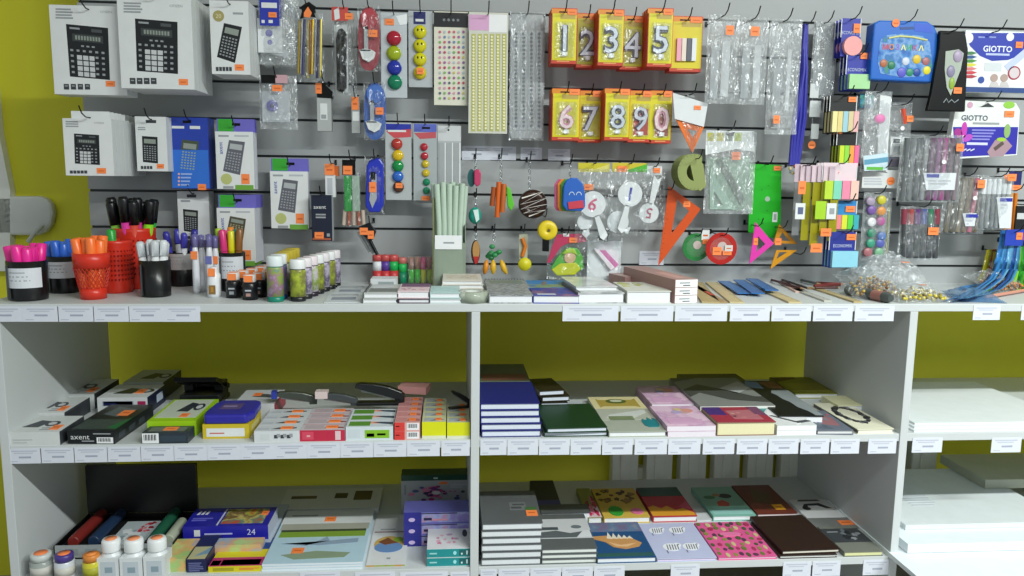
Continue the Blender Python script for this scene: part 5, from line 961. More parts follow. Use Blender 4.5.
# pale green glue sticks in a tall holder
st = Stand('glue_stick_holder', 'tall cardboard sleeve with a white paper label, olive strip standing for shadow', 'holder', 449.5, 290); st.back(.06); m = MB(); s_ = st.s; H = 64*s_; hw = 15.5*s_
m.box(-hw-.004, -hw, -.022, .022, 0, H*1.42, M('7c8158', .4)); m.box(hw, hw+.002, -.022, .022, 0, H, M('8f9a8a', .4)); m.box(-hw, hw, .02, .022, 0, H, M('9aa69a', .4)); m.box(-hw, hw, -.022, .022, 0, .003, M('8f9a8a')); m.box(-hw, hw, -.0245, -.022, 0, H*.72, M('a9b8a6', .3, 0, .5)); st.root(m)  # first box: olive strip that paints in the shadow left of the rods
m = MB(); m.box(-hw*.95, hw*.8, -.0262, -.0248, H*.62, H*.84, PAPER); m.box(-hw*.4, hw*.3, -.0265, -.0262, H*.71, H*.735, GREY); st.part('paper_label', m)
pg = M('c4d8c6', .3, 0, .9); q = random.Random(9)
for k in range(11):
    m = MB(); x = -hw*.85+hw*1.7*k/10; L = 105*s_*q.uniform(.97, 1.01); m.tube([(x, 0, 0), (x*1.0, .002, L*.6), (x*1.22, -.004, L)], .0082, pg, 8); o = m.build('glue_rod', None, (st.P.x, st.P.y+(-.011 if k % 2 else .004), .0035)); tag(o, 'long translucent pale green glue rod in the tall cardboard sleeve', 'glue rod', 'pale green glue rods')
# notebooks lying on the counter
def spiral(f, side='left', n=14, r=.005, mat=None):
    m = MB(); mt = mat or M('6f7478', .3, .8)
    for k in range(n):
        t = (k+.5)/n
        if side == 'left': m.tube([(r*.5+r*math.cos(a), t*f.d, f.th*.5+(f.th*.5+r*.5)*math.sin(a)) for a in [2*math.pi*j/8 for j in range(9)]], .0011, mt, 4)
        else: m.tube([(t*f.w, f.d-r*.5+r*math.cos(a), f.th*.5+(f.th*.5+r*.5)*math.sin(a)) for a in [2*math.pi*j/8 for j in range(9)]], .0011, mt, 4)
    f.part('spiral', m)
def book(name, label, cat, u0, u1, vf, vt, vb, z, cover, pages=None, draw=None, spine=None, yaw=0, group=None, y=None, depth=None, th=None, lift=0, soft=False, inset=.0025, bev=0):
    f = Flat(name, label, cat, u0, u1, vf, vt, vb, z, yaw, group, depth, y, th, lift); t = min(.0022, f.th*.2) if not soft else min(.0006, f.th*.1); m = MB(); w, d, h = f.w, f.d, f.th
    m.box(0, w, 0, d, 0, t, cover); m.box(0, w, 0, d, h-t, h, cover); m.box(0, t, 0, d, t, h-t, spine or cover)
    if draw: draw(f, m)
    f.root(m, bev); m = MB(); i = inset if not soft else .0004; m.box(t, w-i, i, d-i, t, h-t, pages or PAGES); f.part('pages', m); return f
NB = 'notebook'
for a_, b_, n_, cv_, dp_ in ((363, 397, 'under the grey covered one', 'c4c8c6', .14), (398.5, 429.5, 'under the pink and purple one', '5a4a5a', .125), (430, 461, 'under the pale teal topped one', 'c8d4d4', .115)):
    b = book(NB, 'white paged spiral notebook lying '+n_, NB, a_, b_, 303.5, 298, 290, 0, M(cv_, .5), None, None, depth=dp_, th=.0115); spiral(b)
b = book(NB, 'grey covered notebook with black spiral, front of the counter notebooks by the leaflets', NB, 364, 398, 303.5, 293, 283, 0, M('c4c8c6', .5), None, lambda f, m: (f.top(m, .1, .1, .95, .5, M('777d7c', .5)), f.bars(m, .15, .6, .8, .9, 3, LGREY)), depth=.15, th=.0135, lift=.0122); spiral(b)
f = Flat('paper_pad', 'white memo pad standing behind the grey notebook with a pale print', 'pad', 373, 398, 289, 276, 275, 0, 0, None, .06); m = MB(); f.block(m, M('d9dde0', .6)); f.front(m, .3, .3, .9, .8, M('9aa6a8', .5)); f.P.y = .19; f.root(m)
b = book(NB, 'pink and purple covered notebook with black spiral, second on the counter', NB, 398, 429, 303.5, 290, 283.5, 0, M('e3cdd2', .5), None, lambda f, m: (f.top(m, .05, .55, 1, 1, M('7a5a78', .5)), blob(f, m, 4, .1, .1, .9, .5, 8, [M('d8b4bc', .5), M('b890a0', .5)])), depth=.13, th=.018, lift=.0122); spiral(b, 'back')
b = book(NB, 'pale teal topped white notebook, third on the counter', NB, 430, 460, 303.5, 291, 287, 0, M('b9d4d4', .5), None, lambda f, m: f.bars(m, .1, .2, .9, .8, 4, M('a9c4c4', .5)), depth=.12, th=.014, lift=.0122)
for k in range(4):
    b = book(NB, ['lowest', 'second lowest', 'second highest', 'topmost'][k]+' cream covered notepad of the four beside the pale green rods', NB, 441+k*.5, 484-k*.5, 291-4.3*k, 286.7-4.3*k, 268, 0, M('ddd6cc', .5), M('e6eaee', .7, 0, 1, .06, 300), (lambda f, m: (f.top(m, .1, .2, .9, .8, M('d4cabb', .5)), blob(f, m, 5, .2, .3, .8, .7, 7, [M('c9b4a8', .5), M('b8b0a8', .5)]))) if k == 3 else None, y=.125, depth=.15, th=.0098, lift=.0099*k, group='cream notepads')
st = Stand('tape_roll', 'roll of clear tape lying flat at the counter edge', 'tape', 473, 303.5); r = 15*st.s; st.back(r*.8); m = MB(); vs = [(r*.55, 0), (r, 0), (r, 11*st.s), (r*.55, 11*st.s), (r*.55, 0)]; m.lathe(vs, M('c9d4c0', .1, 0, .5), 0, 0, 24); st.root(m); m = MB(); m.lathe([(r*.5, .0005), (r*.54, .0005), (r*.54, 10.5*st.s), (r*.5, 10.5*st.s), (r*.5, .0005)], M('d8dcd8', .3), 0, 0, 24); st.part('core', m)
GC = mottled('scrib', ['8f9496', 'a9adaf', '6f7578', 'c0c4c6'], 60)
b = book(NB, 'grey scribble patterned notebook with spiral, lower of two behind the tape roll', NB, 489, 533, 303.5, 295, 287, 0, GC, None, None, depth=.135)
b = book(NB, 'grey scribble patterned notebook with black spiral top, upper of two behind the tape roll', NB, 487, 530, 294, 287, 275, 0, GC, None, lambda f, m: f.top(m, .1, .5, .9, .85, M('7f8c80', .5)), y=.145, depth=.16, th=.02); spiral(b, 'back')
b = book(NB, 'dark blue covered notebook with purple picture, lower of the two seascapes', NB, 533, 579, 303.5, 295, 288, 0, mottled('sea1', ['1f3a8a', '2c4aa8', '5a4a8a', '8a6a8a'], 20), None, lambda f, m: f.top(m, .1, .05, .5, .2, M('c9d0d8')), depth=.13, yaw=-2)
b = book(NB, 'blue seascape covered notebook with dark spine, upper of the two seascapes', NB, 528, 572, 293, 286, 275, 0, M('3f86c4', .5), None, lambda f, m: (f.top(m, .05, .05, .98, .45, mottled('sea2', ['4a8a6a', '8fa06a', '4a7ab0'], 25)), f.tpoly(m, [(.4, .3), (.55, .7), (.5, .9), (.38, .6)], M('8a7a6a'))), y=.14, depth=.155, th=.019)
b = book(NB, 'silver patterned spiral notebook curling at its edge beside the seascapes', NB, 578, 625, 303.5, 293, 276, 0, mottled('silv', ['a9aeb0', 'c9cdce', '8f9496', 'd6d9d8'], 14, .25), None, None, depth=.2, yaw=3); spiral(b, 'left', 18, .007)
b = book(NB, 'silver notebook with wavy sheen lying on another silver notebook', NB, 576, 618, 292.5, 288, 274, 0, mottled('silv2', ['b9bec0', 'd9dcdc', '979c9e'], 9, .2), None, None, y=.045, depth=.2, th=.01, lift=.0255, yaw=3)
b = book(NB, 'white notebook with yellow-green picture beside the pink box fronts', NB, 627, 671, 303.5, 291, 281, 0, M('d6d8d0', .5), None, lambda f, m: (blob(f, m, 6, .1, .4, .6, .95, 9, [M('a8ae5a', .5), M('c2c48a', .5), M('b8b8a0', .5)], .09)), depth=.17)
PK = M('a8837e', .5)
for k in range(3):
    f = Flat('pencil_box', 'brown-pink pencil box with white end label, '+['lowest', 'middle', 'topmost'][k]+' of three', 'pencil box', 675, 699.5, 304, 296, 281, 0, 12, None, .3, None, .0195, .0197*k); m = MB(); f.block(m, PK, top=M('b08f8a', .5)); f.front(m, .02, .04, .98, .96, PAPER); f.fbars(m, .2, .5, .85, .8, 1, GREY); f.fbars(m, .35, .2, .8, .42, 1, INK); f.top(m, .3, .1, .7, .5, M('c9a29c', .5)); f.root(m)
f = Flat('pencil_box', 'brown-pink pencil box lying behind the white notebook', 'pencil box', 625, 650, 280, 269, 266, 0, 18, None, .09, .24, .036); m = MB(); f.block(m, PK, top=M('c0a5a0', .5)); f.top(m, .1, .2, .8, .8, M('cdb8b4', .5)); f.root(m)
# rulers and pencils
def lay(name, label, cat, p0, p1, wpx, mat, th=.004, ticks=True, lift=0, mat2=None):
    a, b = G(p0[0], p0[1], lift), G(p1[0], p1[1], lift)
    for q_ in (a, b): q_.y = max(.006, min(WALL_Y-.02, q_.y))
    d = b-a; L = d.length; yaw = math.atan2(d.y, d.x); w = wpx*SC(a); m = MB(); m.box(0, L, -w/2, w/2, 0, th, mat)
    if ticks:
        for k in range(30): x = L*(.03+.94*k/29); m.box(x, x+.0006, -w/2, -w/2+w*(.35 if k % 5 == 0 else .2), th, th+.0002, INK)
    o = m.build(name, None, (a.x, a.y, lift+.0003), 0, yaw); tag(o, label, cat); return o, L, w
WD = M('c9b98e', .5, 0, 1, .12, 20); WD2 = M('b8a678', .5, 0, 1, .12, 20)
lay('ruler', 'wide pale wooden ruler nearest the pencil boxes', 'ruler', (712, 304), (664, 270), 18, WD2)
lay('ruler', 'wooden ruler with dark edge crossing beside the blue rulers', 'ruler', (738, 304), (693, 276), 14, WD)
o, L, w = lay('ruler', 'narrow wooden ruler with red stamp between the wide wooden ones', 'ruler', (725, 304), (690, 284), 7, M('a88f66', .5), .004, False); m = MB(); m.box(L*.3, L*.5, -w*.3, w*.3, .004, .0045, M('c9502c')); m.build('stamp', o)
BR = M('2f6fb4', .3)
for k, (p0, p1) in enumerate((((744, 294), (708, 276)), ((758, 294), (720, 274)), ((772, 291), (732, 273)))): lay('ruler', 'blue plastic ruler, {} of the three lying fanned on the counter'.format(ORD[k]), 'ruler', p0, p1, 13, BR, .003, True, .0045+.0036*k)
o, L, w = lay('ruler', 'grey metal ruler under the blue ones', 'ruler', (752, 296), (700, 279), 9, M('7a8486', .3, .6), .002)
lay('ruler', 'wooden ruler in front of the blue ones', 'ruler', (795, 303.5), (764, 290), 13, WD); lay('ruler', 'thin pale grey ruler between two wooden rulers', 'ruler', (828, 302), (795, 290), 8, M('c0c0b8', .4)); lay('ruler', 'long wooden ruler beside the grey roll', 'ruler', (858, 303), (812, 288), 9, WD2)
lay('ruler', 'short pale ruler lying under the dark pencils', 'ruler', (800, 293), (772, 280), 9, M('d4b8ac', .5))
def pencil(label, p0, p1, c, z, r=.0038):
    a, b = G(*p0, z), G(*p1, z); d = b-a; L = d.length; m = MB(); m.tube([(0, 0, 0), (L*.9, 0, 0)], r, M(c, .4), 6); o = m.build('pencil', None, (a.x, a.y, z+r), 0, math.atan2(d.y, d.x)); tag(o, label, 'pencil'); m = MB(); m.tube([(L*.9, 0, 0), (L, 0, 0)], [r, .0006], M('c9a47a', .5), 6); m.build('tip', o)
for k, (p0, p1, c, n_) in enumerate((((768, 280), (805, 291), '5a2a2c', 'dark red pencil lying nearest the blue rulers'), ((776, 279), (812, 291), '3a3436', 'black pencil lying beside the dark red one'), ((779, 276), (822, 286), '5a625e', 'grey-green pencil lying behind the others'), ((814, 287), (843, 286), '7a2f2c', 'red-brown pencil lying level, lower of the red pair'), ((816, 284), (846, 285.5), '8a3a34', 'red-brown pencil lying level, upper of the red pair'), ((815, 289), (840, 289), '55302e', 'dark brown pencil beside the red pair'))): pencil(n_, p0, p1, c, .0045)
# grey roll and the heap of plastic bags
a, b = G(848, 290.5, .012), G(891, 299, .012); d = b-a; m = MB(); m.tube([(0, 0, 0), tuple(d*.93), tuple(d)], [.0135, .0135, .009], M('4b5352', .25, 0, .92), 12); m.tube([tuple(d*.62), tuple(d*.84)], .0137, M('9c6a62', .4), 12); o = m.build('wrapped_roll', None, (a.x, a.y, .0138)); tag(o, 'short dark grey wrapped roll with a red band at the counter edge', 'roll')
def heap_bag(label, u, v, w, h, t, fill, seed, dep, sticker=None, z=0, mat=None, tilt=.2, name='bead_bag'):
    st = Stand(name, label, 'bag', u, v, z); W_, t = w*st.s, t; m = MB(); q = random.Random(seed); n = 0
    if dep is not None: st.P.y = dep
    m.T = Matrix.Rotation(q.uniform(-.35, .35), 4, 'Z')
    nx, ny = 12, 10; vs, fs = [], []
    for sd in (1, -1):
        for j in range(ny+1):
            for i in range(nx+1):
                x, y = i/nx, j/ny; e = i in (0, nx) or j in (0, ny); bl = (math.sin(math.pi*x)*math.sin(math.pi*y))**.55 if not e else 0
                zz = (t*bl*(1+(0 if e else q.uniform(-.25, .25))) if sd == 1 else 0)+.001+y*h*tilt
                vs.append(((x-.5)*W_+q.uniform(-.003, .003), (y)*h+q.uniform(-.003, .003), zz))
    for sd in (0, 1):
        for j in range(ny):
            for i in range(nx):
                f_ = [sd*(nx+1)*(ny+1)+j*(nx+1)+i, sd*(nx+1)*(ny+1)+j*(nx+1)+i+1, sd*(nx+1)*(ny+1)+(j+1)*(nx+1)+i+1, sd*(nx+1)*(ny+1)+(j+1)*(nx+1)+i]; fs.append(tuple(f_ if sd == 0 else f_[::-1]))
    m.add(vs, fs, mat or BAG); st.root(m)
    if fill:
        m2 = MB(); m2.T = m.T
        for k in range(150):
            x, y = q.uniform(-.4, .4), q.uniform(.05, .5); m2.ball((x*W_, y*h, .004+y*h*tilt+q.random()*t*.55*math.cos(x*3)), (.0048), .0048, .0042, M(fill[k % len(fill)], .35), 6, 4)
        o = m2.build('beads', st.o); o['kind'] = 'stuff'
    if sticker:
        m2 = MB(); m2.T = m.T; x, y, w2 = sticker; m2.box(x*W_-w2/2, x*W_+w2/2, y*h, y*h+w2*.8, t*.9+y*h*tilt, t*.9+y*h*tilt+.001, ORANGE); m2.build('price_sticker', st.o)
    return st
BRN = ['7a5230', 'a8803a', '5a4028', 'c9a84a', '8a6a40', 'b89a5a']; YLW = ['c9b83a', 'a8982a', '8a7a3a', 'd9cc5a', '6a5a2a']
heap_bag('clear bag of brown and tan beads, nearest the grey roll', 884, 301, 52, .19, .05, BRN, 3, .06, None, 0, None, .22)
heap_bag('flat clear bag of yellow-brown beads at the counter edge', 930, 303.5, 62, .14, .03, YLW, 5, .012, (.2, .45, .018), 0, BAG2, .15)
heap_bag('clear bag of orange-brown beads lying farther back by the panel', 966, 283, 44, .12, .03, ['a8661c', 'd98a2a', '7a4a1c', 'c9762a'], 6, .2, None, 0, None, .3)
heap_bag('crumpled clear bag with orange stickers on top of the bead bags', 925, 290, 66, .17, .055, None, 8, .15, (.15, .2, .02), .03, BAG2, .16, 'plastic_bag'); heap_bag('crumpled clear bag leaning against the panel above the bead bags', 893, 282, 60, .12, .05, None, 9, .26, None, .02, BAG2, .32, 'plastic_bag'); heap_bag('small dark crumpled bag with orange label beside the panel', 941, 268, 24, .06, .03, ['3a3c40', '6a6a6e', 'b8b8bc'], 12, .3, (.0, .1, .02), .02, BAG2, .8, 'plastic_bag')
heap_bag('flat blue-green foil bag lying at the counter edge near the blue ribbons', 985, 303, 44, .15, .02, None, 14, .02, None, 0, M('5a8ab8', .2, 0, .5), .05, 'plastic_bag')
# long blue and green hanging bags that trail on to the counter
def trail(name, label, pts, wpx, cols, Y, head=None, stk=None):
    it = Item(name, label, 'streamer pack', pts[0][0], pts[0][1], Y); s_ = it.s; P = [W(u, v, Y-dy)-it.P for u, v, dy in pts]; q = random.Random(len(pts)); n = len(cols)
    for r in range(n):
        vs, fs = [], []; m = MB(); off = ((r+.5)/n-.5)*wpx*s_; ph = q.random()*6
        for i, p in enumerate(P):
            t = i/max(1, len(P)-1); w = wpx*s_/n*1.8; x = p.x+off*(1+.9*t)+.004*t*math.sin(ph+3*t); y = p.y-.002*r+.006*math.sin(ph+5*t)*t; z = max(p.z, -it.P.z+.002+.0025*r)+.003*math.sin(ph+4*t)*(t < .9)*0
            vs += [(x-w/2, y, z), (x+w/2, y-.004, z+.003), (x+w/2, y-.0034, z+.0036), (x-w/2, y+.0006, z+.0006)]
        for i in range(len(P)-1):
            for k in range(4): fs.append((i*4+k, i*4+(k+1) % 4, (i+1)*4+(k+1) % 4, (i+1)*4+k))
        m.add(vs, fs, M(cols[r], .15, 0, .85), True); it.part('streamer', m)
    if head: m = MB(); it.rect(m, *head, -.024, -.022, M('2440b0', .4)); h = it.part('header_card', m); it.sticker(*stk, -.0245, h)
    it.hook(label.split(',')[0][:40]); return it
trail('streamer_pack', 'bright blue streamer pack under a blue header, trailing on the counter', [(1009, 231, 0), (1008, 245, 0), (1006, 258, .01), (1003, 270, .03), (997, 280, .07), (985, 289, .14), (970, 297, .22), (958, 302, .28)], 16, ['3a86cc', '4a9ad6', '2f6fb8', '6ab0dc', '2a5aa8', '4a94c8'], .30, (999, 229, 1018, 245), (1010, 232, 1016.5, 239))
trail('streamer_pack', 'bright green streamer pack hanging at the very end of the counter', [(1020, 243, 0), (1021, 258, 0), (1020, 272, .02), (1018, 284, .06), (1022, 292, .1)], 18, ['4fc02a', '8fdc3a', '2f9a2a', 'c9dc3a', '3fae2f'], .31)
trail('streamer_pack', 'yellow and red narrow streamer behind the blue one', [(992, 250, 0), (990, 262, 0), (988, 273, .01), (986, 281, .02)], 9, ['d6cc2a', 'd84a3a', 'c9b82a'], .36)
for k, (p0, p1, c, n_) in enumerate((((960, 290), (1000, 282), '3a78b4', 'blue pencil lying under the trailing blue streamers'), ((972, 296), (1022, 286), '4a9a3a', 'green pencil lying under the trailing blue streamers'), ((985, 299), (1030, 291), 'c98a7a', 'pale red pencil lying under the trailing blue streamers'))): pencil(n_, p0, p1, c, .002, .005)
# ================================================================ the middle shelf, boxes
def carton(name, label, cat, u0, u1, vf, vt, vb, z, mat, draw=None, yaw=0, group=None, y=None, depth=None, th=None, lift=0, top=None, front=None, right=None, stk=None, bev=0):
    f = Flat(name, label, cat, u0, u1, vf, vt, vb, z, yaw, group, depth, y, th, lift); m = MB()
    f.block(m, mat, top=top, front=front, right=right)
    if draw: draw(f, m)
    f.root(m, bev)
    if stk: f.sticker(*stk)
    return f
DKG = M('2f3640', .4); PB = 'hole punch box'
def punch(f, m, a=.5, b=.5, k=1, mat=None):
    mat = mat or DKG; f.tpoly(m, [(a-.3*k, b-.2), (a+.02*k, b-.22), (a+.1*k, b+.15), (a-.12*k, b+.22)], mat); f.toval(m, a+.2*k, b, .14*k, .16, mat, .0007); f.toval(m, a+.2*k, b, .08*k, .09, M('c9cdd0', .5), .0009)
W1 = M('d3d7d6', .5)
for k, (u0, u1, vf, vt, vb, y, lab) in enumerate(((8, 59, 446, 432.5, 420, None, 'white hole punch box lying at the shelf edge beside the side panel'), (24, 66, 437, 421, 407, .135, 'white hole punch box, second from the edge beside the side panel'), (52, 96, 424, 407, 394, .30, 'white hole punch box lying deepest by the side panel'))):
    c = carton('hole_punch_box', lab, PB, u0, u1, vf, vt, vb, Z1, W1, lambda f, m: (punch(f, m, .42, .5), f.right(m, .1, .15, .6, .85, M('2a2e34', .5)), f.bars(m, .55, .1, .85, .3, 2, GREY), f.fbars(m, .1, .2, .5, .6, 2, M('c2c8c8', .5))), y=y, right=M('3a3e44', .5), stk=(.72, .12, .9, .4), depth=(.125, .14, .16)[k], th=(.033, .04, .042)[k])
def ax(f, m):
    f.ftext(m, 'axent', .27, .5, .3, CARD, wide=1.1); f.front(m, .3, .18, .56, .26, GREY); f.front(m, .55, .72, .92, .8, GREY); f.code(m, .62, .06, .97, .5); f.top(m, .05, .05, .95, .4, M('3f4c48', .4)); f.tpoly(m, [(.2, .6), (.6, .5), (.8, .8), (.3, .9)], M('5a6468', .4)); f.tpoly(m, [(.75, .1), (.98, .05), (.98, .5)], M('1f6a3c', .4))
    for k in range(3): f.right(m, .1+.25*k, .2, .25+.25*k, .6, M('3a4248', .4))
carton('hole_punch_box', 'black hole punch box with white lettering and barcode at the shelf edge', PB, 68, 115, 444, 430, 409, Z1, M('14191c', .35), ax, yaw=-3, stk=(.55, .55, .8, .75), depth=.215)
def bx(f, m): punch(f, m, .55, .5, 1.2, M('20252b', .4)); f.front(m, .1, .52, .72, .8, M('a9b4c6', .5)); f.front(m, .12, .54, .7, .78, CARD); f.fbars(m, .14, .6, .5, .74, 1, NAVY); f.front(m, .8, .5, .96, .78, M('a82a5a', .4)); f.right(m, .5, .3, .85, .75, M('c2cede', .5))
carton('hole_punch_box', 'large white hole punch box with navy side behind the black punch box', PB, 99, 149, 430, 397.5, 382, Z1, M('d6d9da', .5), bx, y=.24, right=M('141b3a', .4), stk=(.62, .3, .8, .6), depth=.13)
carton('hole_punch_box', 'dark sided hole punch box standing deepest behind the large white one', PB, 125, 165, 420, 382.5, 373.5, Z1, M('b3b8ae', .5), lambda f, m: punch(f, m, .6, .5, 1.1, M('1c2022', .4)), y=.385, right=M('121416', .4), depth=.15)
# the black hole punch itself
st = Stand('hole_punch', 'black two-hole punch with handle raised, behind the lime box', 'hole punch', 204, 405, Z1); st.P.y = .36; st.P.x = W(204, 400, .36).x; s_ = SC(st.P); m = MB()
m.box(-20*s_, 20*s_, -.05, .06, 0, .012, M('121314', .3)); m.box(-19*s_, 19*s_, -.04, .055, .012, .03, M('17181a', .3)); m.box(-19*s_, -10*s_, .0, .05, .03, .055, M('17181a', .3)); m.box(10*s_, 19*s_, .0, .05, .03, .055, M('17181a', .3)); st.root(m, .003)
m = MB(); m.T = Matrix.Translation((0, .045, .03)) @ Matrix.Rotation(R(-22), 4, 'X'); m.box(-19*s_, -13*s_, -.1, 0, 0, .008, BLACK); m.box(13*s_, 19*s_, -.1, 0, 0, .008, BLACK); m.box(-20*s_, 20*s_, -.125, -.07, 0, .012, BLACK); m.box(-20*s_, 20*s_, -.02, .01, 0, .012, BLACK); st.part('handle', m)
for sx in (-1, 1): m = MB(); m.lathe([(.007, .012), (.007, .045), (.004, .05), (0, .05)], M('8d9092', .2, .9), sx*12*s_, .03, 12); st.part('pin', m)
LIME = M('a2d21c', .4)
carton('hole_punch_box', 'lime green hole punch box with pale top behind a small dark box', PB, 148, 197, 441, 421, 403.5, Z1, LIME, lambda f, m: (f.top(m, .06, .14, .92, .97, M('c6cebc', .5)), punch(f, m, .6, .62, .8), f.front(m, .06, .2, .9, .55, CARD)), y=.06, stk=(.55, .16, .72, .32), depth=.19)
carton('staple_box', 'small dark slate box with white barcode end at the shelf edge', 'box', 142, 187, 444.5, 433, 425, Z1, M('2c3640', .4), lambda f, m: (f.code(m, .0, .05, .36, .95), f.front(m, .4, .2, .95, .7, M('34424e', .4)), f.top(m, .1, .2, .9, .8, M('6a706a', .5))), stk=(.4, .3, .7, .8), depth=.05)
f = carton('staple_box', 'yellow box with white label at the front, lidded in purple-blue plastic', 'box', 203, 249, 439, 424, 410, Z1, M('cdb62a', .4), lambda f, m: (f.front(m, .08, .15, .9, .72, CARD), f.fbars(m, .15, .35, .6, .5, 1, M('c96a5a')), f.right(m, .2, .3, .8, .7, M('d9cf8a'))), depth=.12)
m = MB(); w, d, h = f.w, f.d, f.th; pts = [(.04*w, -.002), (.96*w, -.002), (1.06*w, .3*d), (1.02*w, 1.0*d), (.9*w, 1.08*d), (.12*w, 1.08*d), (.02*w, .9*d), (-.01*w, .25*d)]
m.slab(pts, h+.0005, h+.024, M('2c2a9c', .3)); o = m.build('pencil_case', None, f.P, .006); tag(o, 'glossy purple-blue plastic tray lying on the yellow box', 'tray'); m = MB(); m.box(.25*w, .72*w, .35*d, .75*d, h+.0245, h+.0255, M('5a4a7a', .4)); m.box(.3*w, .6*w, .5*d, .6*d, h+.0255, h+.026, M('8a7aa8', .4)); m.build('print', o)
carton('stapler_box', 'white stapler box with crimson side behind the purple-blue tray', 'stapler box', 234, 275, 428, 404, 394, Z1, M('c9cccd', .5), lambda f, m: (f.tpoly(m, [(.3, .5), (.9, .4), (.95, .6), (.5, .7)], M('4a4e52', .5)), f.top(m, .1, .1, .5, .25, M('c2a8a8', .5)), f.right(m, .1, .2, .9, .9, M('a82a3a', .4))), y=.19, depth=.14, stk=(.3, .55, .5, .75), right=M('8c2432', .4))
def srow(u0, u1, vf, vt, n, front, topm, motif, lab, ddp, name='stapler_box', cat='stapler box', group=None, frontdraw=None, lifts=0, z=Z1, stk=True):
    th = None
    for k in range(n):
        def dr(f, m, k=k):
            motif(f, m)
            if k == 0 and frontdraw: frontdraw(f, m)
        f = carton(name, lab.format(ORD[k]), cat, u0, u1, vf, vt, vt-3, z, topm, dr, depth=ddp-.002, front=front, group=group, stk=(.55, .3, .82, .75) if stk else None, lift=lifts)
        dx = (CAM.x-f.P.x)*0.0; f.o.location.y += ddp*k
def st_m(f, m): f.tpoly(m, [(.35, .35), (.75, .3), (.9, .45), (.9, .6), (.5, .6)], M('4a5056', .5)); f.top(m, .05, .2, .3, .5, M('b9bec4', .5))
def fd1(f, m):
    f.front(m, .14, .2, .34, .75, M('cfd6d6', .5))
    for k in range(3): m.box((.44+.14*k)*f.w, (.52+.14*k)*f.w, -.0008, 0, .35*f.th, .65*f.th, INK); f.front(m, .5+.14*k, .45, .57+.14*k, .75, GREY, .001)
srow(254, 299, 443, 431.5, 4, M('d6dbde', .5), M('cdd2d4', .5), st_m, 'white stapler box with arrow marks, {} from the edge of its file', .046, frontdraw=fd1)
def fd2(f, m): f.front(m, .05, .15, .3, .85, M('d84a62', .4)); f.fbars(m, .15, .4, .26, .7, 1, M('e8b0b8')); f.front(m, .78, .1, .9, .9, M('e3c6cc', .5))
def st_m2(f, m): f.top(m, .08, .15, .5, .85, M('b9a9ae', .5)); f.tpoly(m, [(.5, .3), (.95, .35), (.95, .5), (.6, .6)], M('8a3a40', .5))
srow(300, 345, 441.5, 430, 4, M('c22a48', .4), M('c6c0c4', .5), st_m2, 'crimson fronted stapler box, {} from the edge of its file', .046, frontdraw=fd2)
def fd3(f, m): f.front(m, .4, .15, .92, .75, M('86bc2a', .4)); f.front(m, .44, .25, .6, .5, M('c2dc90')); f.front(m, .66, .35, .84, .5, M('c2dc90')); f.front(m, .05, .2, .3, .8, M('ccd6dc', .5))
def st_m3(f, m): f.top(m, .05, .15, .5, .85, M('5f9438', .4)); f.tpoly(m, [(.55, .6), (.98, .35), (.98, .7), (.7, .75)], M('3a4a58', .5)); f.top(m, .5, .5, .68, .8, M('e8a08a', .5))
srow(346, 393, 440.5, 426.5, 3, M('d3dde2', .5), M('cfd8dc', .5), st_m3, 'white and green stapler box, {} from the edge of its file', .05, frontdraw=fd3, stk=False)
def fd4(f, m): f.front(m, 0, 0, .4, 1, M('d8403a', .4)); f.code(m, .48, .12, .96, .92); f.front(m, .05, .5, .2, .6, M('f0b8b0')); 
def st_m4(f, m): f.top(m, .05, .1, .45, .9, M('c98a8a', .5)); f.tpoly(m, [(.45, .3), (.98, .25), (.98, .6), (.6, .8)], M('a86a64', .5))
srow(394.5, 420, 440, 431, 5, M('d9a8a2', .4), M('cfaaa8', .5), st_m4, 'red and white stapler box on the shelf, {} from the edge of its file', .045, frontdraw=fd4)
srow(394.5, 420, 431.2, 422.3, 5, M('d9a8a2', .4), M('cf9a98', .5), st_m4, 'red and white stapler box, {} from the edge in the upper layer', .045, frontdraw=fd4, z=Z1+.0218)
def fd5(f, m): f.front(m, 0, 0, 1, .16, M('d9dcc4', .5))
def st_m5(f, m): f.top(m, .1, .15, .6, .85, M('aab2b4', .5)); f.tpoly(m, [(.3, .2), (.7, .3), (.95, .5), (.6, .6)], M('6a7074', .5))
YL = M('d9dc12', .4)
srow(422, 446, 438.5, 421.5, 5, YL, M('c6c8a8', .5), st_m5, 'yellow fronted stapler box, {} from the edge in the file nearer the red ones', .042, frontdraw=fd5)
srow(447, 470, 438.5, 422, 4, YL, M('c6c8a8', .5), st_m5, 'yellow fronted stapler box, {} from the edge in the file against the divider', .042, frontdraw=fd5)
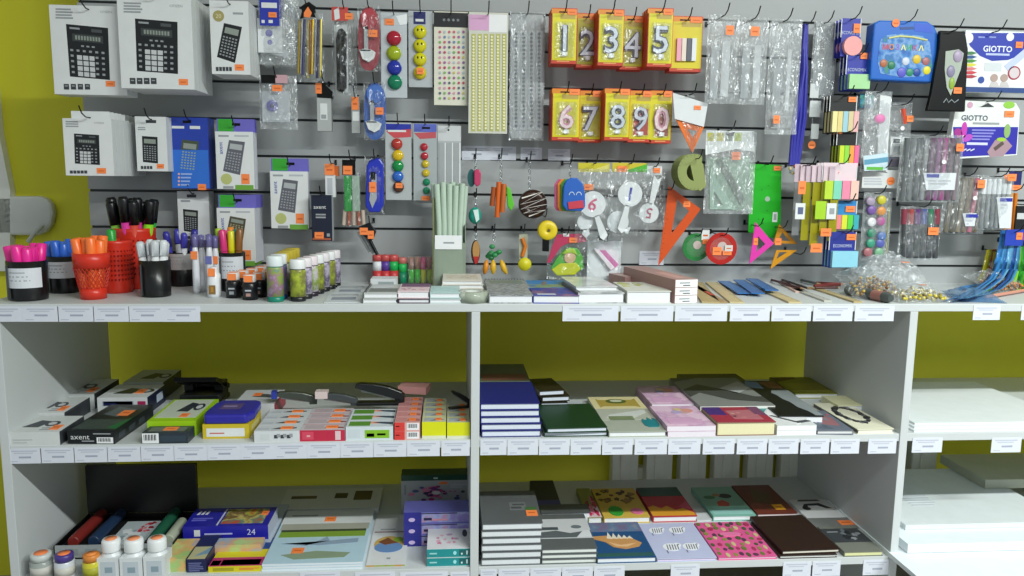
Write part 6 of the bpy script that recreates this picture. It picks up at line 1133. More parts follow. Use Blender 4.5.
# staplers
def stapler(label, u, v, z, y, L, ang, col, lift, yaw=0, base=True, open_=.35):
    st = Stand('stapler', label, 'stapler', u, v, z); st.P = W(u, v, y); st.P.z = z; st.yaw = R(yaw); m = MB(); w = L*.11
    if base: m.slab([(-L*.5, -w), (L*.42, -w), (L*.5, -w*.5), (L*.5, w*.5), (L*.42, w), (-L*.5, w)], 0, L*.07, M(col, .35))
    m.box(L*.3, L*.5, -w*.8, w*.8, L*.06, L*.24, M(col, .35)); st.root(m, .002)
    m = MB(); T = Matrix.Translation((L*.42, 0, L*.17)) @ Matrix.Rotation(open_, 4, 'Y'); m.T = T; n = 10; vs = []
    prof = [(-L*.98, -.01*L, .06*L), (-L*.9, -.02*L, .1*L), (-L*.6, -.03*L, .15*L), (-L*.3, -.04*L, .16*L), (0, -.05*L, .12*L), (.06*L, -.05*L, .04*L)]
    for x, z0, z1 in prof: vs += [(x, -w, z0), (x, w, z0), (x, w*.75, z1), (x, -w*.75, z1)]
    fs = [(i*4+k, i*4+(k+1) % 4, (i+1)*4+(k+1) % 4, (i+1)*4+k) for i in range(len(prof)-1) for k in range(4)]+[(3, 2, 1, 0), (20, 21, 22, 23)]
    m.add(vs, fs, M(col, .3)); st.part('arm', m, None, None, .002); m = MB(); m.T = T; m.box(-L*.85, -.02*L, -w*.6, w*.6, -.07*L, -.02*L, M('8a8d90', .3, .8)); st.part('magazine', m); return st
zt = Z1+.0365
stapler('large black stapler lying open on the white and green boxes', 381, 405, zt, .19, .125, .35, '101213', 0, 0, True, .24)
stapler('small black stapler standing open on the yellow boxes beside the divider', 460, 411, Z1+.043, .13, .062, .5, '121314', 0, 15, True, .6)
st = stapler('slim dark stapler with blue tip resting over the white arrow boxes', 298, 411, Z1+.03, .20, .10, .3, '3a4038', 0, 8, False, .18); m = MB(); m.box(-.066, -.052, -.012, .012, .027, .045, M('2a3a9c', .4)); st.part('tip', m)
st = stapler('slim dark stapler with pale grip resting over the crimson boxes', 340, 412, Z1+.03, .19, .095, .3, '3c4244', 0, 0, False, .16); m = MB(); m.box(-.062, -.03, -.013, .013, .027, .046, M('d9c8c6', .4)); st.part('grip', m)
f = carton('stapler_box', 'pale pink stapler box lying tilted behind the red and white boxes', 'stapler box', 398, 426, 402, 397, 391, Z1, M('e3a6a2', .5), None, y=.27, depth=.05, th=.02, lift=.0445, yaw=-14)
# ---------------------------------------------------------------- the middle shelf, books
BL = M('1a2272', .4); BLP = M('d9e0ec', .8, 0, 1, .06, 300); NBk = 'notebook'
for k, (u0, u1) in enumerate(((481.5, 541), (481, 541.8), (480.5, 540.6), (480.2, 539.6), (480, 539.4))):
    book('notebook', 'navy blue hardback notebook, '+('lowest', 'second lowest', 'middle', 'second highest', 'topmost')[k]+' of the five against the divider', NBk, u0, u1, 437.5, 430.4, 376, Z1, BL, BLP, None, None, 0, 'navy hardback notebooks', depth=.205, th=.0172, lift=.0174*k)
book('notebook', 'grey-green book lying at the back behind the navy notebooks', NBk, 480, 530, 382, 377, 365, Z1, M('6a7458', .5), None, lambda f, m: f.top(m, .05, .05, .95, .4, M('8a5a48', .5)), y=.25, depth=.2, th=.082)
for k, (u0, u1, yw) in enumerate(((541, 568, 3), (542, 570, 6), (539, 565, 9))):
    book('notebook', 'small dark brown notebook, '+('lowest', 'middle', 'topmost')[k]+' of three stacked behind the green notebooks', NBk, u0, u1, 402, 397, 370, Z1, M('2a2412', .45), BLP, None, None, yw, 'small dark notebooks', y=.215, depth=.13, th=.0145, lift=.015+.0165*k)
book('notebook', 'dark book carrying the three small brown notebooks', NBk, 541, 567, 402, 398, 385, Z1, M('20242a', .45), BLP, None, y=.215, depth=.14, th=.014)
f = Flat('card', 'small grey-white card lying behind the green notebooks', 'card', 570, 586, 402, 402, 391, Z1, 0, None, .1, .215, .003); m = MB(); f.block(m, M('b9bec4', .6)); f.root(m)
GN = M('0f3a20', .4)
book('notebook', 'dark green hardback notebook, lower of two', NBk, 544, 608, 437, 432.5, 402, Z1, GN, BLP, None, None, 0, 'dark green notebooks', depth=.2, th=.0125); book('notebook', 'dark green hardback notebook, upper of two lying slightly askew', NBk, 547, 607.5, 436, 431, 402, Z1, GN, BLP, None, None, 2.2, 'dark green notebooks', depth=.205, th=.0125, lift=.0128, y=.006)
def mag1(f, m):
    f.top(m, .0, .62, 1, 1, M('ddd2a0', .5)); f.top(m, .18, .7, .82, .9, M('8f9a5a', .5)); f.toval(m, .5, .85, .2, .07, M('54652c', .5), .0012); f.toval(m, .5, .86, .12, .035, M('c9ccb0', .5), .0016); f.tpoly(m, [(.12, .66), (.2, .7), (.8, .7), (.9, .66), (.9, .94), (.82, .9), (.18, .9), (.12, .94)], M('b09a4a', .5), .0005)
    f.top(m, 0, .3, 1, .62, M('b9bcae', .3), .0007); f.tpoly(m, [(.1, .36), (.5, .3), (.9, .5), (.9, .58), (.2, .45)], M('d8dcd8', .2), .001); f.top(m, .15, .3, .6, .4, M('7d8a68', .4), .0011)
    f.tpoly(m, [(.7, .14), (.76, .1), (.92, .1), (.97, .16), (.98, .3), (.92, .34), (.9, .27), (.84, .36), (.79, .27), (.74, .32), (.7, .26)], M('1f7f88', .4), .0014)
book('album', 'album with a cream cover drawn in green and a teal teapot, beside the green notebooks', 'album', 609, 667, 437.5, 431.5, 389, Z1, M('aab0a2', .4), M('e9ecee', .8, 0, 1, .06, 300), mag1, depth=.31)
PKC = mottled('pinkfloral', ['d9b4cc', 'e3c4d8', 'c9a0c0', 'dcc0d4'], 14)
def pk(f, m): f.toval(m, .6, .72, .2, .14, M('c6a4a8', .5)); f.toval(m, .72, .74, .12, .1, M('d8988c', .5), .0009); f.toval(m, .45, .66, .1, .09, M('b4a4c8', .5), .001); f.toval(m, .52, .8, .08, .06, M('d6c08a', .5), .0012); f.bars(m, .1, .1, .95, .42, 7, M('bf98b4', .5), 3)
PKP = M('e6dfe8', .8, 0, 1, .06, 300)
for k in range(2): book('notebook', 'pink floral notebook, '+('lower', 'upper')[k]+' of two at the shelf edge', NBk, 668.5-k, 717+k*0, 437.5, 431, 404, Z1, PKC, PKP, pk if k else None, None, 0, 'pink floral notebooks', depth=.175, th=.0135, lift=.0138*k, soft=True)
book('notebook', 'pink floral notebook lying deeper on the shelf behind the other pink ones', NBk, 652, 694, 405, 400, 387, Z1, PKC, PKP, pk, None, 0, None, y=.2, depth=.19, th=.026, soft=True)
def wave(f, m): f.tpoly(m, [(0, .55), (.3, .75), (.6, .55), (.9, .3), (1, .3), (1, .1), (.5, .2), (.2, .45), (0, .3)], M('4a4d4c', .4)); f.tpoly(m, [(.55, .6), (.95, .85), (.98, .6), (.7, .4)], M('b9bcbc', .4)); f.tpoly(m, [(0, .85), (.4, 1), (0, 1)], M('6a6c5a', .5))
book('album', 'large grey album with dark wave shapes behind the thick cream book', 'album', 700, 775, 412, 404, 386, Z1, M('8a8d8a', .4), M('e3e3de', .8), wave, y=.15, depth=.3, th=.034, soft=True)
book('album', 'dull olive album lying at the back wall behind the grey wave album', 'album', 690, 752, 390, 386, 376, Z1, M('6a683c', .5), None, None, y=.40, depth=.14, th=.024)
def rc(f, m): f.top(m, 0, 0, 1, 1, M('a8344a', .4)); f.tpoly(m, [(.0, .5), (.3, .45), (.32, 1), (0, 1)], M('4a2f7a', .4), .0008); f.tpoly(m, [(.35, .2), (.85, .15), (.85, .8), (.35, .75)], M('b8707a', .4), .0008); f.tpoly(m, [(.8, .5), (1, .4), (1, 1), (.8, 1)], M('7a4a6a', .4), .001); blob(f, m, 8, .4, .25, .8, .75, 8, [M('c9a08a', .5), M('c98a8a', .5)], .05)
book('notebook', 'thick cream paged book with crimson and purple cover at the shelf edge', NBk, 718.5, 778, 437.5, 423.5, 411, Z1, M('8a6a5a', .5), M('e3ddb4', .8, 0, 1, .06, 300), rc, M('b8a888', .5), depth=.13)
def sk(f, m): f.tpoly(m, [(.0, .55), (.45, 1), (1, .3), (.55, .05)], M('eceef0', .5), .001); f.tpoly(m, [(0, .6), (0, 1), (.4, 1)], M('2a8f88', .4), .0008); f.tpoly(m, [(.1, .5), (.6, .1), (1, .2), (.9, .26), (.6, .2), (.2, .52)], M('4f5458', .5), .0014); f.bars(m, .3, .55, .6, .75, 2, GREY)
for k in range(2): book('album', 'white paged album '+('under the sketched cover one', 'with a teal corner and a sketched white cover')[k], 'album', 779, 819.5, 437, 431.5, 408, Z1, M('dfe2e2', .5), M('eceff2', .8, 0, 1, .05, 300), sk if k else None, depth=.16 if k else .15, th=.0125, lift=.0128*k, soft=True)
def bk(f, m): f.tpoly(m, [(.05, .8), (.2, .98), (.5, .95), (.45, .75)], M('7f9ac4', .5)); f.tpoly(m, [(.5, .95), (.95, .98), (.95, .75), (.6, .78)], M('8a5a44', .5)); f.tpoly(m, [(.5, .62), (.56, .55), (.58, .44), (.66, .36), (.68, .22), (.8, .12), (.84, .02), (1, .02), (1, .7), (.6, .7)], M('8f989a', .5), .001)
book('notebook', 'black book with a grey ragged edged picture, long and slanting behind the sketched album', NBk, 778, 822, 425, 419, 379, Z1, M('15181a', .45), None, bk, y=.07, depth=.36, th=.03, yaw=-3)
book('album', 'olive green album lying at the back beside the dividing panel', 'album', 795, 838, 398, 394, 383, Z1, M('8a8c2a', .5), None, lambda f, m: (f.tpoly(m, [(0, .7), (.6, .9), (.6, 1), (0, 1)], M('5a3a2a', .5)), f.tpoly(m, [(.1, .2), (.9, .1), (.9, .6), (.1, .6)], M('a09a34', .5))), y=.33, depth=.19, th=.016)
def gr(f, m): f.tpoly(m, [(.3, .3), (.8, .2), (.9, .6), (.6, .8)], M('9a6a70', .5)); f.tpoly(m, [(.0, .1), (.5, .05), (.4, .3), (0, .4)], M('5a6472', .5), .0008); blob(f, m, 12, .1, .1, .9, .8, 8, [M('3f4a58', .5), M('b0585a', .5), M('7a8490', .5)], .07)
book('notebook', 'grey picture covered book with a reddish figure beside the wreath notebook', NBk, 820, 857, 437, 432.5, 415, Z1, M('6a7280', .5), M('dfe0e0', .8), gr, M('3a2a2a', .5), depth=.17, th=.012, yaw=-2)
def wr(f, m):
    q = random.Random(2)
    for k in range(54): t = 2*math.pi*k/34; a, b = .5+.29*math.cos(t)*(1+.2*q.random()), .52+.27*math.sin(t)*(1+.1*q.random()); f.toval(m, a, b, .085*q.uniform(.5, 1.1), .05*q.uniform(.5, 1.1), M('24262a' if k % 3 else '6a6c70', .5), .0008+.00003*k, 7)
book('notebook', 'cream notebook with a black floral wreath beside the dividing panel', NBk, 861, 899, 436.5, 433, 401, Z1, M('e6e4cc', .5), M('e9e6d6', .8), wr, M('4a4640', .5), depth=.235, th=.013, yaw=1)
book('notebook', 'pale cream notebook lying behind the wreath notebook', NBk, 838, 870, 410, 406, 399, Z1, M('dedd b4'.replace(' ', ''), .5), None, None, y=.19, depth=.1, th=.02)
# white drawing paper on the last bay
for k in range(3):
    f = Flat('paper_pad', 'wide white drawing paper, '+('lowest', 'middle', 'topmost')[k]+' of three on the middle shelf beyond the dividing panel', 'drawing paper', 914, 1075, 433, 430, 386, Z1, 0, 'white drawing paper', .41, .012+.012*k, .0055, .0058*k); m = MB(); f.block(m, M('dfe5e6', .6)); f.root(m)
# ================================================================ the bottom shelf, art sets
st = Stand('art_set_case', 'black presentation case with raised lid, tubes and a photograph inside', 'art set', 100, 549, Z2); st.P.x = W(54, 556, .1).x; st.P.y = .1; x1 = W(174, 550, .1).x-st.P.x; m = MB(); BKC = M('0a0b0c', .35)
hh = W(100, 545, .1).z-Z2; dp = G(130, 513, Z2+hh).y-.1
m.box(0, x1, 0, dp, 0, .004, BKC); m.box(0, x1, 0, .003, 0, hh, M('a3a8aa', .4)); m.box(0, x1, dp-.003, dp, 0, hh, BKC); m.box(0, .003, 0, dp, 0, hh, BKC); m.box(x1-.003, x1, 0, dp, 0, hh, BKC); m.box(.003, x1-.003, .003, dp-.003, hh*.55, hh*.6, M('131416', .6)); st.root(m)
for k in range(3): m = MB(); q = .1+.16*k; m.box(x1*q, x1*(q+.1), -.0006, 0, hh*.3, hh*.75, M('8f9698' if k < 2 else '4a5054', .5)); st.part('print', m)
m = MB(); m.box(0, x1, dp-.001, dp+.012, hh+.001, W(140, 465, .1+dp).z-Z2, BKC); st.part('lid', m)
def roll(x, c, n_, r=.0145, l=.2, yo=.02):
    m = MB(); m.lathe([(r*.9, 0), (r, .004), (r, l-.004), (r*.9, l)], M(c, .4), 0, 0, 16, 'y', 0); o = m.build('art_tube', None, (st.P.x+x, st.P.y+yo+l, st.P.z+hh*.6+r)); tag(o, n_, 'tube'); return o
roll(x1*.13, '7a2622', 'dark red tube lying in the black presentation case'); roll(x1*.3, '1f3350', 'dark blue tube lying in the black presentation case'); roll(x1*.8, '1f5a44', 'dark green tube lying in the black presentation case'); roll(x1*.93, 'a9b09c', 'pale grey-green tube at the end of the black presentation case', .014, .11, .02)
it_ = MB(); f = Flat('photo_card', 'photograph card with red berries and white flowers in the black presentation case', 'card', 88, 120, 540, 540, 516, Z2, 0, None, min(.23, dp-.05), .145, .003); f.P = Vector((st.P.x+x1*.4, st.P.y+.02, Z2+hh*.6)); f.w = x1*.3; m = MB(); f.block(m, M('c9d0d2', .4)); f.top(m, .03, .03, .97, .97, M('b9c4c8', .4)); blob(f, m, 3, .5, .55, .9, .92, 14, [M('b02a3c', .4), M('8a2434', .4), M('d8707a', .4)], .06); blob(f, m, 5, .12, .2, .6, .6, 10, [M('e6eaec', .4), M('8f9ea4', .4), M('dfe4e6', .4)], .1); f.root(m)
def jar(name, label, u, v, w, h, body, lid, lidst, cat='jar', alpha=1, z=Z2):
    st = Stand(name, label, cat, u, v, z); r = w*st.s/2; H = h*st.s; st.back(r); m = MB(); m.lathe([(r*.92, 0), (r, .004), (r, H*.7), (r*.7, H*.78)], M(body, .2, 0, alpha), 0, 0, 18); m.lathe([(r*1.005, H*.2), (r*1.005, H*.55)], M('c9c8c0' if body != 'd9cf3a' else 'a8a82a', .5, 0, min(1, alpha+.2)), 0, 0, 18); st.root(m); m = MB(); m.lathe([(r*.9, H*.74), (r*.92, H*.98), (r*.8, H), (0, H)], M(lid, .35), 0, 0, 18); st.part('lid', m)
    m = MB(); m.lathe([(r*.62, H+.0003), (r*.62, H+.001), (0, H+.001)], M(lidst, .5), 0, 0, 12); st.part('price_sticker', m, 'orange price sticker'); return st
jar('paint_jar', 'clear grey jar with orange stickered lid, nearest the side panel', 43, 583, 21, 27, 'b0b8b4', 'c9cfcc', 'ff8a50', 'paint jar', .75); jar('paint_jar', 'white jar with purple rimmed lid and orange sticker', 66, 583, 19, 27, 'd0d4dc', '4a3a88', 'ff8a50', 'paint jar'); jar('paint_jar', 'yellow-green jar with orange lid before the black presentation case', 93, 583, 17, 27, 'd9cf3a', 'd8863a', 'ff9a50', 'paint jar', .9)
for k, (u, v, w) in enumerate(((113.5, 580, 22), (136, 580, 22.5), (159, 579, 22))):
    st = Stand('glue_bottle', 'white square glue bottle with orange stickered round cap, '+ORD[k]+' of three', 'glue bottle', u, v, Z2, 'white glue bottles'); h = 39*st.s; hw = w*st.s/2*.95; st.back(hw); m = MB(); m.box(-hw, hw, -hw, hw, 0, h*.6, M('dde2e4', .35)); m.lathe([(hw*.98, h*.6), (hw*.7, h*.68), (hw*.66, h*.7)], M('dde2e4', .35), 0, 0, 18); m.box(-hw*.7, hw*.7, -hw-.0006, -hw, h*.1, h*.5, M('c4ced6', .5)); m.box(-hw*.3, hw*.4, -hw-.001, -hw, h*.2, h*.35, M('8fa4b0', .5)); st.root(m, .004)
    m = MB(); m.lathe([(hw*.84, h*.69), (hw*.86, h*.72), (hw*.86, h*.95), (hw*.75, h), (0, h)], M('e9eced', .35), 0, 0, 22); st.part('cap', m); m = MB(); m.lathe([(hw*.55, h+.0003), (hw*.55, h+.001), (0, h+.001)], M('ff9a6a', .5), 0, 0, 12); st.part('price_sticker', m, 'orange price sticker')
RB = M('2424a0', .35)
def bp(f, m): f.top(m, .42, .12, .92, .92, mottled('paintset', ['b8602c', 'a8a84a', '6a4a3a', 'c9b86a', '5a8a7a', 'c2502c'], 18)); [f.tpoly(m, [(.06+.05*j, .64), (.09+.05*j, .64), (.1+.05*j, .82), (.08+.05*j, .82)], CARD, .0008) for j in range(3)]; f.bars(m, .05, .3, .3, .5, 2, M('6a6ac8', .5)); f.front(m, .13, .3, .2, .75, CARD); f.fbars(m, .25, .4, .72, .6, 1, M('b9bae8', .5)); f.ftext(m, '24', .8, .55, .4, M('d9dcf4', .5)); f.top(m, .38, .05, .4, .95, M('c9cce0', .5))
carton('paint_set', 'royal blue paint set box with autumn picture beside the black case', 'paint set', 184, 269, 556, 531, 512, Z2, RB, bp, y=.15, depth=G(226, 508, W(226, 526, .15).z).y-.15, stk=(.85, .55, .93, .78), th=W(226, 526, .15).z-W(226, 540, .15).z, lift=W(226, 540, .15).z-Z2, right=M('b9c0d0', .5))
carton('paint_set', 'pale blue-white box lying under the royal blue paint set', 'paint set', 180, 271, 556, 549, 530, Z2, M('b9c4d2', .5), None, y=.135, depth=.24, th=W(226, 540, .15).z-Z2-.0005)
def yb(f, m): f.top(m, 0, .0, 1, .3, M('b8346a', .4)); f.top(m, .2, .03, .9, .22, M('6a1c40', .4)); f.top(m, .02, .03, .18, .2, M('f2803a', .5)); f.top(m, 0, .62, 1, 1, mottled('mosq', ['8fa84a', 'c9c06a', '6a8ac0', 'd9dcc0'], 25)); f.tpoly(m, [(.6, .58), (1, .58), (1, 1), (.8, 1)], M('2c4a8a', .4), .0008); f.fbars(m, .55, .35, .92, .8, 2, M('e8864a', .5)); f.front(m, .08, .2, .45, .75, M('a8a01c', .5))
carton('paint_set', 'yellow and pink fronted paint box at the shelf edge below the royal blue set', 'paint set', 209, 265, 585, 566, 545, Z2, M('d9cc1c', .4), yb, y=.012, depth=.15, right=M('1c2a4a', .4))
carton('paint_set', 'navy fronted paint box with landscape top beside the yellow and pink box', 'paint set', 187.5, 207, 585, 559, 547, Z2, M('1c2350', .4), lambda f, m: (f.top(m, .05, .0, .95, .5, M('b8b48a', .5)), f.top(m, 0, .5, 1, 1, M('232a52', .4)), f.tpoly(m, [(.3, .1), (.95, .2), (.95, .5)], M('7a9ab0', .4), .0008), f.fbars(m, .1, .1, .9, .8, 5, M('6a70a0', .5))), depth=.13, y=.015)
carton('paint_set', 'yellow-green pastel patterned box beside the glue bottles', 'paint set', 163, 186.5, 583, 559, 549, Z2, mottled('pastelbox', ['d6cf4a', '9fc47a', 'e0b070', 'c9d88a'], 18), None, depth=.11, y=.02)
carton('paint_set', 'flat pastel landscape box lying between the royal blue set and the yellow one', 'paint set', 192, 262, 566, 551, 541, Z2, mottled('pastelbox2', ['c9cf7a', '8fb0c8', 'd8a880', 'b8d08a'], 15), None, y=.088, depth=.04, th=.034)
# sketch albums
def scen(f, m): f.top(m, .0, .72, 1, 1, M('d8dcdc', .5)); f.top(m, .02, .6, .98, .72, M('a8a89a', .5), .0006); f.top(m, .04, .46, .96, .56, M('7fa03a', .5), .0007); f.top(m, .04, .56, .96, .6, M('3f4a34', .5), .0009); f.tpoly(m, [(.1, .34), (.35, .3), (.5, .4), (.56, .46), (.6, .38), (.9, .42), (.9, .34), (.5, .3)], M('8fa4b8', .5), .0008); f.tpoly(m, [(.15, .14), (.5, .2), (.85, .16), (.8, .08), (.3, .06)], M('8a9c82', .5), .0008); f.bars(m, .08, .88, .5, .93, 1, GREY)
SKY = M('b4d0de', .5)
for k, (u0, u1, vf) in enumerate(((262, 363, 585), (263, 362.5, 585), (262.5, 363, 585))):
    book('album', 'sky blue drawing album with a landscape cover, '+('lowest', 'middle', 'topmost')[k]+' of three', 'album', u0, u1, 584, 579, 530, Z2, mottled('sky', ['b4d0de', 'c6dbe4', 'a4c4d4'], 8) if k < 2 else SKY, M('dfe8ee', .8, 0, 1, .05, 300), scen if k == 2 else None, None, 0, 'sky blue albums', depth=.325-.008*k, th=.0065, lift=.0067*k, soft=True, y=.01)
f = bpy.data.objects[[o.name for o in bpy.data.objects if o.get('label', '').startswith('sky blue drawing album') and 'topmost' in o['label']][0]]
for (x, y) in ((.06, .05), (.115, .235)): m = MB(); m.box(x, x+.03, y, y+.03, .0067, .0077, ORANGE); m.box(x+.006, x+.024, y+.012, y+.018, .0077, .008, M('d4662a', .6)); m.build('price_sticker', f)
book('album', 'white edged album with brown lettering lying at the back above the sky blue albums', 'album', 278, 379, 528, 521, 507, Z2, M('d6d8d4', .5), M('e3e6e6', .8), lambda f, m: (f.bars(m, .08, .5, .45, .75, 1, M('5a4a34', .5)), f.top(m, .52, .5, .65, .75, M('4a4030', .5)), f.top(m, .72, .4, .9, .85, M('5a4a38', .5))), y=.345, depth=.15, th=.014)
carton('puzzle_box', 'white upright-printed box with an oval landscape and wooden coloured front edge', 'paint set', 366, 405, 575, 565, 518, Z2, M('d8dadb', .5), lambda f, m: (f.toval(m, .5, .38, .4, .15, M('c9a860', .4), .0006, 24), f.toval(m, .5, .32, .38, .1, M('6a8fc0', .4), .0008, 20), f.tpoly(m, [(.2, .42), (.45, .5), (.6, .44), (.75, .4), (.4, .36)], M('7a4a34', .4), .001), f.toval(m, .75, .46, .14, .05, M('8fb03c', .4), .001), f.bars(m, .2, .66, .8, .7, 1, GREY), f.top(m, .05, .61, .95, .63, M('8a6a6a', .5)), f.top(m, .5, .1, .6, .13, GREY)), front=mottled('woodedge', ['a8702c', 'c08a3a', '7fb03a', 'a87a34'], 30), depth=.3, y=.02)
# boxes against the divider
def bq(f, m): f.front(m, 0, .86, 1, 1, M('1f4a34', .4)); f.top(m, 0, 0, 1, 1, M('1f4a34', .4)); blob_front(f, m)
def blob_front(f, m):
    q = random.Random(3); cs = ['a8407a', 'c25a8c', '6a3a7a', '3a2c50', '4a5a8a', 'd07a9a']
    for k in range(46):
        a, c = .5+q.gauss(0, .16), .5+q.uniform(-.14, .2)**1; r = q.uniform(.02, .05)
        m.prism([((a+r*math.cos(t))*f.w, (c+r*.8*math.sin(t))*f.th) for t in [.9*j for j in range(7)]], -.0012-.00003*k, -.0004, M(cs[k % 6], .5))
    m.prism([((.5+.06*math.cos(t))*f.w, (.55+.05*math.sin(t))*f.th) for t in [.6*j for j in range(10)]], -.004, -.003, M('d9d4d6', .5)); m.prism([((.88+.03*math.cos(t))*f.w, (.56+.03*math.sin(t))*f.th) for t in [.6*j for j in range(10)]], -.002, -.0005, INK)
    f.front(m, .04, .5, .07, .75, M('8a8d90', .5)); f.fbars(m, .7, .66, .95, .78, 2, LGREY); f.front(m, .46, .9, .52, .94, M('b9c9be', .5), .0012)
f = carton('pencil_box', 'tall grey box with dark green top and pink flower picture standing at the back', 'pencil set', 401.5, 471, 532, 475, 470, Z2, M('a6a9aa', .5), bq, y=.33, depth=.05); f.sticker(.54, .76, .66, .82, 'front')
def pb(f, m):
    q = random.Random(5); f.front(m, 0, 0, .26, 1, M('2a2a8a', .4), .0003); f.front(m, .27, .1, 1, .96, mottled('purp', ['7a8ac8', '8a7ac0', '9aa4d0', 'b08ab0'], 30), .0004)
    m.prism([((.12+.05*math.cos(t))*f.w, (.35+.18*math.sin(t))*f.th) for t in [.6*j for j in range(10)]], -.0008, -.0003, M('c9b4e0', .5)); f.front(m, .36, .25, .66, .4, M('d08a9c', .5), .0007); f.front(m, .3, .28, .42, .5, M('1c1c4a', .5), .0009); f.front(m, .25, .85, .8, .93, M('2c2450', .5), .0009)
for k in range(3): carton('pencil_box', 'violet and blue pencil set box, '+('lowest', 'middle', 'topmost')[k]+' of three by the divider', 'pencil set', 404, 470.2, 554, 536, 530, Z2, M('6a6ab8', .4), pb, y=.125, depth=.075+.035*(2-k), th=.0312, lift=.0316*k, group='violet pencil set boxes')
def tb(f, m): f.front(m, .0, .05, 1, .95, M('1f8f92', .4)); f.fbars(m, .06, .4, .3, .7, 1, M('9fd8d8', .5)); m.prism([((.64+.04*math.cos(t))*f.w, (.5+.22*math.sin(t))*f.th) for t in [.6*j for j in range(10)]], -.001, -.0005, M('9fe6ea', .4)); f.front(m, .74, .2, .98, .85, M('1c5f62', .4), .0008); f.front(m, .78, .3, .82, .5, M('c9e6e6', .5), .0012); f.front(m, .9, .3, .94, .75, M('c9e6e6', .5), .0012); f.top(m, .0, .0, 1, 1, M('d8d8dc', .5)); blob(f, m, 3, .1, .2, .7, .6, 12, [M('c97a9a', .5), M('b89ab8', .5), M('d8a8b8', .5)], .05); f.toval(m, .88, .6, .06, .15, INK)
for k in range(2): carton('pencil_box', 'teal fronted pencil set box, '+('lower', 'upper')[k]+' of two at the shelf edge by the divider', 'pencil set', 427, 470.4, 569, 559.5, 538, Z2, M('c9d8da', .5), tb, depth=.14, y=.012, th=.0235, lift=.0238*k, group='teal pencil set boxes')
# ================================================================ the bottom shelf, notebooks
GRN = M('585c5e', .4)
for k in range(6):
    def dr(f, m, k=k):
        if k == 5: f.top(m, .5, .38, .78, .62, M('6e7274', .4)); f.top(m, .52, .42, .7, .48, M('4a4e50', .4), .0008); f.top(m, .55, .52, .76, .57, M('4a4e50', .4), .0008)
    b = book('notebook', 'grey hardback notebook, '+('lowest', 'second lowest', 'third lowest', 'third highest', 'second highest', 'topmost')[k]+' of six against the divider', NBk, 481+(k % 2)*.8, 541+(k % 3)*.5, 567, 560, 483, Z2, GRN, M('dfe4e8', .8, 0, 1, .06, 300), dr, None, 0, 'grey hardback notebooks by the divider', depth=.205, th=.0185, lift=.0188*k, y=.008)
    if k == 5: b.sticker(.76, .2, .95, .36); m = MB(); b.top(m, .76, .36, .95, .46, M('3f6a3a', .5), .001); b.part('print', m)
def hb(f, m): f.top(m, .02, .28, 1, .85, M('c9ccce', .4)); f.tpoly(m, [(.02, .45), (.35, .5), (.6, .42), (1, .5), (1, .3), (.02, .3)], M('5a6064', .5), .0008); f.top(m, .05, .52, .4, .6, M('4a5054', .5), .001); f.toval(m, .75, .6, .1, .05, M('6a7278', .5), .001); f.tpoly(m, [(.7, .3), (.98, .3), (.98, .5), (.85, .48)], M('d8dbde', .4), .0011)
for k in range(3): book('notebook', 'grey notebook with a pale harbour scene, '+('lowest', 'middle', 'topmost')[k]+' of three beside the grey six', NBk, 541.5, 597, 566, 560.5, 511, Z2, M('5a5f60', .4), M('e3e8e4', .8, 0, 1, .06, 300), hb if k == 2 else None, None, 0, 'grey harbour notebooks', depth=.205, th=.0135, lift=.0138*k, y=.008)
book('notebook', 'navy notebook with a violet strip at the back of the bottom shelf', NBk, 536, 561, 515, 509, 488, Z2, M('20223c', .45), None, lambda f, m: f.top(m, 0, .0, 1, .2, M('4a4a8a', .5)), y=.3, depth=.19, th=.03)
book('notebook', 'black notebook lying under the harbour notebooks at the back', NBk, 541, 590, 524, 519, 509, Z2, M('4f5456', .45), None, None, y=.235, depth=.06, th=.035)
def shell(f, m):
    f.top(m, 0, .72, 1, 1, mottled('coral', ['4a6a8a', '7a6a8a', '5a7a9a', '8a8a9a'], 30)); f.tpoly(m, [(.0, .58), (.3, .6), (.45, .55), (.75, .5), (.88, .38), (.8, .28), (.55, .22), (.35, .28), (.25, .42), (0, .54)], M('c8945c', .4), .0008); f.tpoly(m, [(.3, .42), (.5, .33), (.78, .38), (.6, .28), (.4, .3)], M('e3b888', .4), .001); f.top(m, .02, .03, .98, .12, M('2f5a58', .4))
    for k in range(5): f.tpoly(m, [(.3+.09*k, .52), (.36+.09*k, .7-.03*k), (.4+.09*k, .5)], M('e6dcc8', .4), .0012)
book('notebook', 'blue hardback notebook with a seashell photograph on the cover', NBk, 597, 657, 564, 558, 521, Z2, M('1f4f7f', .35), M('e9eef2', .8, 0, 1, .05, 300), shell, M('16343c', .4), depth=.205)
def zoo(f, m):
    for (a, b, r) in ((.25, .78, .13), (.62, .78, .14), (.35, .3, .15), (.68, .3, .14)):
        f.toval(m, a, b, r, r*.7, M('eaecf2', .5), .0006, 16); f.toval(m, a+r*.8, b+r*.4, r*.45, r*.35, M('eaecf2', .5), .0007)
        for j in range(5): f.tpoly(m, [(a-r*.6+r*.3*j, b-r*.5), (a-r*.5+r*.3*j, b-r*.5), (a-r*.35+r*.3*j, b+r*.45), (a-r*.45+r*.3*j, b+r*.45)], M('4a4c58', .5), .001)
        f.toval(m, a+r*.95, b+r*.45, .012, .01, INK, .0012); f.tpoly(m, [(a-r*.8, b-r*.6), (a-r*.7, b-r*.6), (a-r*.7, b-r*1.1), (a-r*.8, b-r*1.1)], M('6a6c78', .5), .0009)
book('notebook', 'pale lilac notebook with ink drawn striped animals', NBk, 657.5, 718, 562.5, 559, 519, Z2, M('bcc2e0', .5), M('e0d0e4', .8), zoo, None, depth=.205)
